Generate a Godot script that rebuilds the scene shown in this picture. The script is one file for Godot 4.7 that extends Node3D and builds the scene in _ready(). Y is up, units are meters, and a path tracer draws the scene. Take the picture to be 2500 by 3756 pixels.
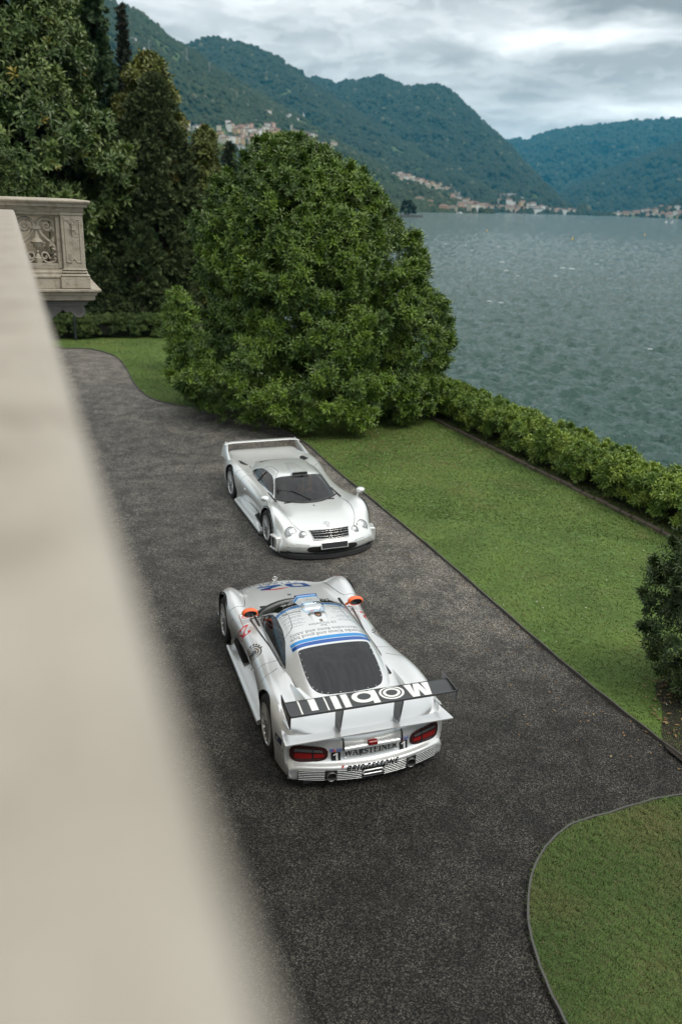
extends Node3D

# ---------------------------------------------------------------- helpers
class Shape:
	var v := PackedVector3Array()
	var n := PackedVector3Array()
	var u := PackedVector2Array()
	var c := PackedColorArray()
	var tint := Color(1, 1, 1)

	func tri(p: Vector3, q: Vector3, r: Vector3, np: Vector3, nq: Vector3, nr: Vector3, up := Vector2.ZERO, uq := Vector2.ZERO, ur := Vector2.ZERO) -> void:
		var g := (q - p).cross(r - p)
		if g.dot(np + nq + nr) > 0.0:
			v.append(p); v.append(r); v.append(q)
			n.append(np); n.append(nr); n.append(nq)
			u.append(up); u.append(ur); u.append(uq)
		else:
			v.append(p); v.append(q); v.append(r)
			n.append(np); n.append(nq); n.append(nr)
			u.append(up); u.append(uq); u.append(ur)
		c.append(tint); c.append(tint); c.append(tint)

	func flat(p: Vector3, q: Vector3, r: Vector3, out: Vector3) -> void:
		var g := (q - p).cross(r - p).normalized()
		if g.dot(out) < 0.0:
			g = -g
		tri(p, q, r, g, g, g)

	func quad(p: Vector3, q: Vector3, r: Vector3, s: Vector3, out: Vector3) -> void:
		flat(p, q, r, out)
		flat(p, r, s, out)

	func box(at: Vector3, size: Vector3, turn := Basis.IDENTITY, bevel := 0.0) -> void:
		var h := size * 0.5
		var b := minf(bevel, minf(h.x, minf(h.y, h.z)) * 0.9)
		for axis in 3:
			var i := axis
			var j := (axis + 1) % 3
			var k := (axis + 2) % 3
			for s in [-1.0, 1.0]:
				var o := Vector3.ZERO
				o[i] = s
				var cs := []
				for e in [[-1, -1], [1, -1], [1, 1], [-1, 1]]:
					var p := Vector3.ZERO
					p[i] = s * h[i]
					p[j] = e[0] * (h[j] - b)
					p[k] = e[1] * (h[k] - b)
					cs.append(at + turn * p)
				quad(cs[0], cs[1], cs[2], cs[3], turn * o)
		if b > 0.0:
			for axis in 3:
				var i := axis
				var j := (axis + 1) % 3
				var k := (axis + 2) % 3
				for e in [[-1, -1], [1, -1], [1, 1], [-1, 1]]:
					var ps := []
					for s in [-1.0, 1.0]:
						var p := Vector3.ZERO
						p[i] = s * (h[i] - b)
						p[j] = e[0] * h[j]
						p[k] = e[1] * (h[k] - b)
						var q := Vector3.ZERO
						q[i] = p[i]
						q[j] = e[0] * (h[j] - b)
						q[k] = e[1] * h[k]
						ps.append(at + turn * p)
						ps.append(at + turn * q)
					var o := Vector3.ZERO
					o[j] = e[0]
					o[k] = e[1]
					quad(ps[0], ps[1], ps[3], ps[2], turn * o)
			for sx in [-1.0, 1.0]:
				for sy in [-1.0, 1.0]:
					for sz in [-1.0, 1.0]:
						var d := Vector3(sx, sy, sz)
						flat(at + turn * (d * Vector3(h.x, h.y - b, h.z - b)), at + turn * (d * Vector3(h.x - b, h.y, h.z - b)), at + turn * (d * Vector3(h.x - b, h.y - b, h.z)), turn * d)

	# grid of points, rows of equal length; normals smooth, pointing to the side of sgn
	func sheet(rows: Array, sgn := 1.0, uvs: Array = []) -> void:
		var m := rows.size()
		var w: int = rows[0].size()
		var ns := []
		for i in m:
			var nr := PackedVector3Array()
			for j in w:
				var a: Vector3 = rows[mini(i + 1, m - 1)][j] - rows[maxi(i - 1, 0)][j]
				var b: Vector3 = rows[i][mini(j + 1, w - 1)] - rows[i][maxi(j - 1, 0)]
				var g := a.cross(b)
				if g.length() < 1e-12:
					var i2 := 1 if i == 0 else (m - 2 if i == m - 1 else i)
					a = rows[mini(i2 + 1, m - 1)][j] - rows[maxi(i2 - 1, 0)][j]
					b = rows[i2][mini(j + 1, w - 1)] - rows[i2][maxi(j - 1, 0)]
					g = a.cross(b)
				nr.append(g.normalized() * sgn)
			ns.append(nr)
		for i in m - 1:
			for j in w - 1:
				var z := Vector2.ZERO
				var a: Vector3 = rows[i][j]
				var b: Vector3 = rows[i][j + 1]
				var c2: Vector3 = rows[i + 1][j + 1]
				var d: Vector3 = rows[i + 1][j]
				if uvs.is_empty():
					tri(a, b, c2, ns[i][j], ns[i][j + 1], ns[i + 1][j + 1])
					tri(a, c2, d, ns[i][j], ns[i + 1][j + 1], ns[i + 1][j])
				else:
					tri(a, b, c2, ns[i][j], ns[i][j + 1], ns[i + 1][j + 1], uvs[i][j], uvs[i][j + 1], uvs[i + 1][j + 1])
					tri(a, c2, d, ns[i][j], ns[i + 1][j + 1], ns[i + 1][j], uvs[i][j], uvs[i + 1][j + 1], uvs[i + 1][j])

	# profile of (radius, height) turned round the y axis of t
	func lathe(prof: PackedVector2Array, t: Transform3D, segs := 16) -> void:
		for k in prof.size() - 1:
			var p := prof[k]
			var q := prof[k + 1]
			var d := q - p
			if d.length() < 1e-6:
				continue
			var nn := Vector2(d.y, -d.x).normalized()
			for s in segs:
				var a0 := TAU * s / segs
				var a1 := TAU * (s + 1) / segs
				var e0 := Vector3(cos(a0), 0, sin(a0))
				var e1 := Vector3(cos(a1), 0, sin(a1))
				var n0 := t.basis * (e0 * nn.x + Vector3.UP * nn.y)
				var n1 := t.basis * (e1 * nn.x + Vector3.UP * nn.y)
				var a := t * (e0 * p.x + Vector3.UP * p.y)
				var b := t * (e1 * p.x + Vector3.UP * p.y)
				var c2 := t * (e1 * q.x + Vector3.UP * q.y)
				var e := t * (e0 * q.x + Vector3.UP * q.y)
				if p.x > 1e-6:
					tri(a, b, c2, n0, n1, n1)
				if q.x > 1e-6:
					tri(a, c2, e, n0, n1, n0)

	func tube(pts: Array, radii: Array, segs := 8, squash := 1.0) -> void:
		var rings := []
		var up := Vector3.UP
		for i in pts.size():
			var d: Vector3 = (pts[mini(i + 1, pts.size() - 1)] - pts[maxi(i - 1, 0)]).normalized()
			var side := d.cross(up)
			if side.length() < 0.1:
				side = d.cross(Vector3.RIGHT)
			side = side.normalized()
			up = side.cross(d).normalized()
			var row := PackedVector3Array()
			for s in segs + 1:
				var a := TAU * s / segs
				row.append(pts[i] + (side * cos(a) + up * sin(a) * squash) * radii[i])
			rings.append(row)
		for i in rings.size() - 1:
			for s in segs:
				var a: Vector3 = rings[i][s]
				var b: Vector3 = rings[i][s + 1]
				var c2: Vector3 = rings[i + 1][s + 1]
				var d: Vector3 = rings[i + 1][s]
				var o: Vector3 = pts[i]
				var o2: Vector3 = pts[i + 1]
				tri(a, b, c2, (a - o).normalized(), (b - o).normalized(), (c2 - o2).normalized())
				tri(a, c2, d, (a - o).normalized(), (c2 - o2).normalized(), (d - o2).normalized())
		for e in [0, pts.size() - 1]:
			var out: Vector3 = (pts[0] - pts[1]) if e == 0 else (pts[e] - pts[e - 1])
			for s in segs:
				flat(pts[e], rings[e][s], rings[e][s + 1], out)

	# flat polygon (in the xy plane of t) pulled along z from 0 to depth
	func prism(poly: PackedVector2Array, t: Transform3D, depth: float) -> void:
		var ix := Geometry2D.triangulate_polygon(poly)
		var zf := t.basis.z.normalized() * signf(depth)
		for k in range(0, ix.size(), 3):
			var a := t * Vector3(poly[ix[k]].x, poly[ix[k]].y, depth)
			var b := t * Vector3(poly[ix[k + 1]].x, poly[ix[k + 1]].y, depth)
			var d := t * Vector3(poly[ix[k + 2]].x, poly[ix[k + 2]].y, depth)
			flat(a, b, d, zf)
			a = t * Vector3(poly[ix[k]].x, poly[ix[k]].y, 0)
			b = t * Vector3(poly[ix[k + 1]].x, poly[ix[k + 1]].y, 0)
			d = t * Vector3(poly[ix[k + 2]].x, poly[ix[k + 2]].y, 0)
			flat(a, b, d, -zf)
		var cw := -1.0 if Geometry2D.is_polygon_clockwise(poly) else 1.0
		for k in poly.size():
			var p := poly[k]
			var q := poly[(k + 1) % poly.size()]
			var d2 := (q - p).orthogonal() * -cw
			var out := t.basis * Vector3(-d2.x, -d2.y, 0)
			quad(t * Vector3(p.x, p.y, 0), t * Vector3(q.x, q.y, 0), t * Vector3(q.x, q.y, depth), t * Vector3(p.x, p.y, depth), out)

	func add(o: Shape, t := Transform3D.IDENTITY) -> void:
		for i in o.v.size():
			v.append(t * o.v[i])
			n.append((t.basis * o.n[i]).normalized())
			u.append(o.u[i])
			c.append(o.c[i])

	func mesh(colored := false, flip := false) -> ArrayMesh:
		var arr := []
		arr.resize(Mesh.ARRAY_MAX)
		arr[Mesh.ARRAY_VERTEX] = v
		arr[Mesh.ARRAY_NORMAL] = n
		arr[Mesh.ARRAY_TEX_UV] = u
		if colored:
			arr[Mesh.ARRAY_COLOR] = c
		var m := ArrayMesh.new()
		if v.size():
			m.add_surface_from_arrays(Mesh.PRIMITIVE_TRIANGLES, arr)
		return m


# the part of s where f(point) > 0 and the part where it is not, cut along the zero line
func cut(s: Shape, f: Callable) -> Array:
	var a := Shape.new()
	var b := Shape.new()
	var d := PackedFloat32Array()
	d.resize(s.v.size())
	for i in s.v.size():
		d[i] = f.call(s.v[i])
	for k in range(0, s.v.size(), 3):
		var pos := 0
		for j in 3:
			if d[k + j] > 0.0:
				pos += 1
		if pos == 3 or pos == 0:
			var o := a if pos == 3 else b
			for j in 3:
				o.v.append(s.v[k + j]); o.n.append(s.n[k + j]); o.u.append(s.u[k + j]); o.c.append(s.c[k + j])
			continue
		for side in 2:
			var o := a if side == 0 else b
			var pv := []
			var pn := []
			var pu := []
			for j in 3:
				var i0 := k + j
				var i1 := k + (j + 1) % 3
				var in0 := (d[i0] > 0.0) == (side == 0)
				var in1 := (d[i1] > 0.0) == (side == 0)
				if in0:
					pv.append(s.v[i0]); pn.append(s.n[i0]); pu.append(s.u[i0])
				if in0 != in1:
					var w := d[i0] / (d[i0] - d[i1])
					pv.append(s.v[i0].lerp(s.v[i1], w)); pn.append(s.n[i0].lerp(s.n[i1], w).normalized()); pu.append(s.u[i0].lerp(s.u[i1], w))
			for j in range(1, pv.size() - 1):
				o.tri(pv[0], pv[j], pv[j + 1], pn[0], pn[j], pn[j + 1], pu[0], pu[j], pu[j + 1])
	return [a, b]


# uniform cubic B-spline through a net of control points, its ends clamped
func spline_basis(t: float, count: int) -> Array:
	# index of the first control point and four weights, with end points tripled
	var x := t * (count + 1)
	var i := clampi(int(x), 0, count)
	var f := x - i
	var w := [(1 - f) * (1 - f) * (1 - f) / 6.0, (3 * f * f * f - 6 * f * f + 4) / 6.0, (-3 * f * f * f + 3 * f * f + 3 * f + 1) / 6.0, f * f * f / 6.0]
	return [i - 2, w]


func spline_rows(net: Array, nu: int, nv: int) -> Array:
	var rows := []
	var cu: int = net.size()
	var cv: int = net[0].size()
	var bv := []
	for j in nv + 1:
		bv.append(spline_basis(float(j) / nv, cv))
	for i in nu + 1:
		var bu := spline_basis(float(i) / nu, cu)
		var line := PackedVector3Array()
		for j in cv:
			var p := Vector3.ZERO
			for k in 4:
				p += net[clampi(bu[0] + k, 0, cu - 1)][j] * bu[1][k]
			line.append(p)
		var row := PackedVector3Array()
		for j in nv + 1:
			var b: Array = bv[j]
			var p := Vector3.ZERO
			for k in 4:
				p += line[clampi(b[0] + k, 0, cv - 1)] * b[1][k]
			row.append(p)
		rows.append(row)
	return rows


func spline_line(pts: Array, steps: int) -> Array:
	var out := []
	for i in steps + 1:
		var x := float(i) / steps * (pts.size() - 1)
		var k := clampi(int(x), 0, pts.size() - 2)
		var f := x - k
		var p0 = pts[maxi(k - 1, 0)]
		var p1 = pts[k]
		var p2 = pts[k + 1]
		var p3 = pts[mini(k + 2, pts.size() - 1)]
		out.append(0.5 * ((2.0 * p1) + (p2 - p0) * f + (2.0 * p0 - 5.0 * p1 + 4.0 * p2 - p3) * f * f + (3.0 * p1 - p0 - 3.0 * p2 + p3) * f * f * f))
	return out


var taken := {}
func numbered(called: String, parent: Node) -> String:
	var key := str(parent.get_instance_id()) + called
	var k: int = taken.get(key, 0)
	taken[key] = k + 1
	return called if k == 0 else "%s_%03d" % [called, k]

func tag(o: Node, label := "", category := "", group := "", kind := "") -> Node:
	if label: o.set_meta("label", label)
	if category: o.set_meta("category", category)
	if group: o.set_meta("group", group)
	if kind: o.set_meta("kind", kind)
	return o

func thing(called: String, label: String, category: String, at := Vector3.ZERO, turn := 0.0, group := "") -> Node3D:
	var o := Node3D.new()
	o.name = numbered(called, self)
	o.position = at
	o.rotation.y = turn
	add_child(o, true)
	tag(o, label, category, group)
	return o

func part(called: String, m: Mesh, mat: Material, parent: Node = self) -> MeshInstance3D:
	var o := MeshInstance3D.new()
	o.name = numbered(called, parent)
	o.mesh = m
	o.material_override = mat
	parent.add_child(o, true)
	return o

func many(called: String, m: Mesh, mat: Material, where: Array, tints: PackedColorArray, parent: Node = self) -> MultiMeshInstance3D:
	var mm := MultiMesh.new()
	mm.transform_format = MultiMesh.TRANSFORM_3D
	mm.use_colors = true
	mm.mesh = m
	mm.instance_count = where.size()
	for i in where.size():
		mm.set_instance_transform(i, where[i])
		mm.set_instance_color(i, tints[i])
	var o := MultiMeshInstance3D.new()
	o.name = numbered(called, parent)
	o.multimesh = mm
	o.material_override = mat
	parent.add_child(o, true)
	o.set_meta("kind", "stuff")
	return o

func lin(r: float, g: float, b: float) -> Color:
	return Color(r, g, b).linear_to_srgb()

func paint(name_: String, col: Color, rough := 0.6, metal := 0.0) -> StandardMaterial3D:
	var m := StandardMaterial3D.new()
	m.resource_name = name_
	m.albedo_color = col
	m.roughness = rough
	m.metallic = metal
	return m

func noise(kind: int, freq: float, octaves := 4, seed_ := 1) -> FastNoiseLite:
	var f := FastNoiseLite.new()
	f.noise_type = kind
	f.frequency = freq
	f.seed = seed_
	f.fractal_octaves = octaves
	if octaves <= 1:
		f.fractal_type = FastNoiseLite.FRACTAL_NONE
	return f

func ramp(stops: Array) -> Gradient:
	var g := Gradient.new()
	g.offsets = PackedFloat32Array(stops.map(func(s): return s[0]))
	g.colors = PackedColorArray(stops.map(func(s): return s[1]))
	return g

func noise_tex(f: FastNoiseLite, size: int, g: Gradient = null, as_normal := false, bump := 4.0, blend := 0.1) -> NoiseTexture2D:
	var t := NoiseTexture2D.new()
	t.width = size
	t.height = size
	t.seamless = true
	t.seamless_blend_skirt = blend
	t.noise = f
	if g: t.color_ramp = g
	if as_normal:
		t.as_normal_map = true
		t.bump_strength = bump
	return t

var rng := RandomNumberGenerator.new()
func rr(a: float, b: float) -> float:
	return a + (b - a) * rng.randf()

func polar(az: float, d: float, y: float) -> Vector3:
	return Vector3(sin(deg_to_rad(az)) * d, y, -cos(deg_to_rad(az)) * d)

const EYE := 5.972
const LAKE := -5.0


func _ready() -> void:
	rng.seed = 7
	set_view()
	set_sky()
	build_hills()
	build_lake()
	build_ground()
	build_villa()
	build_plants()
	build_villages()
	build_cars()
	build_small_things()


func set_view() -> void:
	var cam := Camera3D.new()
	cam.name = "camera"
	cam.position = Vector3(0, EYE, 0)
	cam.rotation_order = EULER_ORDER_YXZ
	cam.rotation = Vector3(-0.35447, 0, 0.036)
	var lens := CameraAttributesPhysical.new()
	lens.frustum_focal_length = 12.0 / (1878.0 / 3050.0)
	lens.exposure_aperture = 0.78
	lens.frustum_focus_distance = 10.5
	lens.frustum_near = 0.05
	lens.frustum_far = 40000.0
	cam.attributes = lens
	cam.fov = rad_to_deg(2.0 * atan(1878.0 / 3050.0))
	cam.near = 0.05
	cam.far = 40000.0
	add_child(cam)
	cam.current = true


# ---------------------------------------------------------------- sky
var cloud_a := noise(FastNoiseLite.TYPE_SIMPLEX_SMOOTH, 1.0, 5, 3)
var cloud_b := noise(FastNoiseLite.TYPE_SIMPLEX_SMOOTH, 1.0, 4, 11)

func bump2(az: float, el: float, a0: float, e0: float, sa: float, se: float) -> float:
	return exp(-pow((az - a0) / sa, 2.0) - pow((el - e0) / se, 2.0))

func sky_light(az: float, el: float) -> Color:
	# overcast: grey stratocumulus, seen ever more flat towards the horizon
	var e := deg_to_rad(maxf(el, 0.0))
	var d := 1.0 / (sin(e) + 0.10)
	var a := deg_to_rad(az)
	var px := sin(a) * cos(e) * d
	var pz := -cos(a) * cos(e) * d
	var n1 := cloud_a.get_noise_3d(px * 0.55, pz * 0.55, 0.0)
	var n2 := cloud_b.get_noise_3d(px * 1.5 + 4.0, pz * 1.5, n1 * 0.8)
	var f := cloud_b.get_noise_3d(az * 0.16, el * 0.62, n2 * 0.25 + 3.0)
	var g := cloud_a.get_noise_3d(az * 0.07 + 9.0, el * 0.28, 2.0)
	var back := 1.0 - smoothstep(140.0, 178.0, absf(az))
	f *= back
	g *= back
	var w := az + f * 2.2
	var h := el + f * 0.9
	var v := 0.56 + 0.16 * n1 + 0.12 * n2 + 0.07 * f + 0.10 * g
	# the brighter break in the clouds and the darker decks round it
	v += 0.28 * bump2(w, h, 11.5, 9.5, 5.5, 0.75)
	v += 0.16 * bump2(w, h, 17.0, 9.9, 5.0, 0.6)
	v -= 0.42 * bump2(w, h, 17.0, 11.9, 9.5, 1.3)
	v -= 0.20 * bump2(w, h, 16.0, 7.9, 8.0, 1.1)
	v -= 0.09 * bump2(w, h, 5.0, 8.8, 5.0, 1.0)
	v += 0.06 * bump2(w, h, -6.0, 11.0, 9.0, 2.0)
	v += 0.40 * bump2(az + f, el + f * 0.55, 18.0, 5.7, 6.0, 0.48)
	var edge := cloud_a.get_noise_3d(az * 0.30 + n1 * 1.5, el * 1.25 + n2 * 0.8, 7.0)
	v += back * (0.075 * smoothstep(-0.08, 0.14, edge) - 0.035 + 0.03 * cloud_b.get_noise_3d(az * 0.9, el * 2.6, 1.0))
	v += 0.10 * bump2(w, h, 10.5, 4.6, 2.0, 0.8)
	v -= 0.10 * bump2(w, h, 12.0, 6.7, 5.0, 0.45)
	v = clampf(v, 0.26, 0.95)
	v *= 1.0 + 1.1 * sin(e)
	var cool := clampf((0.75 - v) * 0.6, 0.0, 0.3)
	return Color(v * (0.965 - 0.12 * cool), v * (0.995 - 0.02 * cool), v * (1.0 + 0.07 * cool))

func set_sky() -> void:
	var small := Image.create_empty(512, 256, false, Image.FORMAT_RGBF)
	for y in 256:
		var el := 90.0 - (y + 0.5) / 256.0 * 180.0
		for x in 512:
			if el < -2.0:
				small.set_pixel(x, y, Color(0.09, 0.11, 0.10))
			else:
				small.set_pixel(x, y, sky_light(wrapf((x + 0.5) / 512.0 * 360.0, -180.0, 180.0), el))
	small.resize(4096, 2048, Image.INTERPOLATE_CUBIC)
	# the same sky at a finer step where most of its detail lies
	for y in range(830, 1026):
		var el := 90.0 - (y + 0.5) / 2048.0 * 180.0
		for k in range(-348, 348):
			small.set_pixel(posmod(k, 4096), y, sky_light((k + 0.5) / 4096.0 * 360.0, el))
	var pan := PanoramaSkyMaterial.new()
	pan.panorama = ImageTexture.create_from_image(small)
	var sky := Sky.new()
	sky.sky_material = pan
	var env := Environment.new()
	env.background_mode = Environment.BG_SKY
	env.sky = sky
	env.background_energy_multiplier = 1.0
	env.tonemap_mode = Environment.TONE_MAPPER_LINEAR
	env.tonemap_exposure = 1.3
	env.sdfgi_enabled = true
	env.ssao_enabled = true
	env.ssil_enabled = true
	env.fog_enabled = true
	env.fog_density = 0.000040
	env.fog_light_color = Color(0.28, 0.71, 0.87)
	var we := WorldEnvironment.new()
	we.name = "world_environment"
	we.environment = env
	add_child(we)
	var sun := DirectionalLight3D.new()
	sun.name = "sun"
	sun.light_energy = 0.48
	sun.light_color = Color(1.0, 0.97, 0.92)
	sun.light_angular_distance = 24.0
	sun.shadow_enabled = true
	sun.rotation = Vector3(deg_to_rad(-56), deg_to_rad(62), 0)
	add_child(sun)


# ---------------------------------------------------------------- hills
var rough := noise(FastNoiseLite.TYPE_SIMPLEX_SMOOTH, 0.0016, 4, 21)
var gully := noise(FastNoiseLite.TYPE_SIMPLEX, 0.0028, 4, 33)
var field_noise := noise(FastNoiseLite.TYPE_SIMPLEX_SMOOTH, 0.004, 3, 5)

# rows of [azimuth, elevation, ridge distance, foot distance]
func at_az(rows: Array, az: float, k: int) -> float:
	if az <= rows[0][0]:
		return rows[0][k]
	for i in rows.size() - 1:
		if az <= rows[i + 1][0]:
			var f: float = (az - rows[i][0]) / (rows[i + 1][0] - rows[i][0])
			return lerpf(rows[i][k], rows[i + 1][k], smoothstep(0, 1, f) * 0.4 + f * 0.6)
	return rows[-1][k]

func hill_point(rows: Array, az: float, t: float, bend: float, jag: float) -> Vector3:
	var el := at_az(rows, az, 1) - 0.12 + 0.006 * az
	var dr := at_az(rows, az, 2)
	var df := at_az(rows, az, 3)
	var top := EYE + dr * tan(deg_to_rad(el))
	var d := lerpf(df, dr, t)
	var p := polar(az, d, 0)
	var y := lerpf(LAKE - 3.0, top, pow(minf(t, 1.0), bend))
	if t > 1.0:
		y = top - (t - 1.0) * (dr - df) * 0.8
	var n := rough.get_noise_2d(p.x, p.z) * 60.0 - absf(gully.get_noise_2d(p.x, p.z)) * 110.0 + 25.0
	y += n * jag * sin(PI * clampf(t, 0.0, 1.0)) + rough.get_noise_2d(p.z * 4.0, p.x * 4.0) * 9.0 * jag * smoothstep(0.6, 1.0, t)
	p.y = y
	return p

var canopy_shape: ArrayMesh
var canopy_mat: StandardMaterial3D
func canopy() -> void:
	var s := Shape.new()
	var f := noise(FastNoiseLite.TYPE_SIMPLEX, 0.9, 2, 4)
	var rows := []
	for i in 7:
		var row := PackedVector3Array()
		for j in 10:
			var a := TAU * j / 9.0
			var b := lerpf(-0.9, PI / 2, i / 6.0)
			var p := Vector3(cos(a) * cos(b), sin(b) * 0.8, sin(a) * cos(b))
			var k := 1.0 + 0.38 * f.get_noise_3d(cos(a) * cos(b) * 2, sin(b) * 2, sin(a) * cos(b) * 2)
			row.append(p * k * Vector3(0.5, 0.55, 0.5) + Vector3(0, 0.3, 0))
		rows.append(row)
	s.sheet(rows, 1.0)
	for i in s.v.size():
		s.n[i] = s.n[i] if s.n[i].dot(s.v[i] - Vector3(0, 0.2, 0)) > 0 else -s.n[i]
	var s2 := Shape.new()
	for k in range(0, s.v.size(), 3):
		s2.tri(s.v[k], s.v[k + 1], s.v[k + 2], (s.n[k] + Vector3.UP * 0.5).normalized(), (s.n[k + 1] + Vector3.UP * 0.5).normalized(), (s.n[k + 2] + Vector3.UP * 0.5).normalized())
	canopy_shape = s2.mesh()
	canopy_mat = paint("forest canopy", Color.WHITE, 0.95)
	canopy_mat.vertex_color_use_as_albedo = true

# how closely houses stand where the slope is seen at this azimuth and elevation
func built_up(az: float, el: float) -> float:
	var v := 0.0
	if az > -10.6 and az < -1.2 and el > 3.1 and el < 4.3: v = 0.86
	if az > 2.2 and az < 8.3: v = maxf(v, 0.85 * (1.0 - smoothstep(0.15, 0.4, absf(el - lerpf(2.05, 0.05, (az - 2.28) / 5.8)))))
	if az > 6.5 and el < 0.25: v = maxf(v, 0.9)
	if az > 8.8 and az < 13.2 and el < 0.85: v = maxf(v, 0.8)
	return v

func hill(label: String, rows: Array, a0: float, a1: float, step: float, nt: int, bend: float, jag: float, trees: int, size: Vector2, woods: String, clear := 0.0, tone := 1.0) -> void:
	var s := Shape.new()
	var grid := []
	for i in nt + 1:
		var t := 1.18 * i / nt
		var row := PackedVector3Array()
		for j in int((a1 - a0) / step) + 1:
			row.append(hill_point(rows, a0 + j * step, t, bend, jag))
		grid.append(row)
	s.sheet(grid, 1.0)
	for i in s.n.size():
		if s.n[i].y < 0: s.n[i] = -s.n[i]
	var s2 := Shape.new()
	for k in range(0, s.v.size(), 3):
		var p := s.v[k]
		var fm := smoothstep(0.05, 0.4, field_noise.get_noise_2d(p.x, p.z) + clear)
		s2.tint = Color(0.022, 0.040, 0.016).lerp(Color(0.075, 0.110, 0.036), fm)
		s2.tri(s.v[k], s.v[k + 1], s.v[k + 2], s.n[k], s.n[k + 1], s.n[k + 2])
	var m := paint("wooded slope", Color.WHITE, 0.95)
	m.vertex_color_use_as_albedo = true
	tag(part("hill", s2.mesh(true), m), label, "hill", "", "structure")
	if trees == 0:
		return
	var where := []
	var tints := PackedColorArray()
	var tries := 0
	var far := 0.0
	for r in rows: far = maxf(far, r[2])
	while where.size() < trees and tries < trees * 6:
		tries += 1
		var az := rr(a0, a1)
		var t := rr(0.02, 1.03)
		var d := lerpf(at_az(rows, az, 3), at_az(rows, az, 2), t)
		if rng.randf() > d / far:
			continue
		var p := hill_point(rows, az, t, bend, jag)
		if rng.randf() < built_up(az, rad_to_deg(atan2(p.y - EYE, d))): continue
		var open := field_noise.get_noise_2d(p.x, p.z) + clear
		if rng.randf() < smoothstep(0.02, 0.42, open) * 0.9:
			continue
		var k := rr(size.x, size.y) * (0.65 if rng.randf() < 0.3 else 1.0)
		var b := Basis(Vector3.UP, rng.randf() * TAU).scaled(Vector3(k, k * rr(0.7, 1.25), k))
		where.append(Transform3D(b, p + Vector3(0, -0.05 * k, 0)))
		var patch := 0.5 + 0.5 * gully.get_noise_2d(p.x * 1.7 + 900.0, p.z * 1.7)
		var g := 0.50 * tone * rr(0.82, 1.18) * lerpf(0.75, 1.25, patch)
		var col := Color(0.040 * g, 0.068 * g, 0.026 * g).lerp(Color(0.075 * g, 0.088 * g, 0.030 * g), 0.6 if rng.randf() < 0.18 else rr(0.0, 0.25))
		if rng.randf() < 0.02: col = Color(0.085, 0.09, 0.05)
		tints.append(col)
	var o := many("forest", canopy_shape, canopy_mat, where, tints)
	tag(o, woods, "forest")

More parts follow.
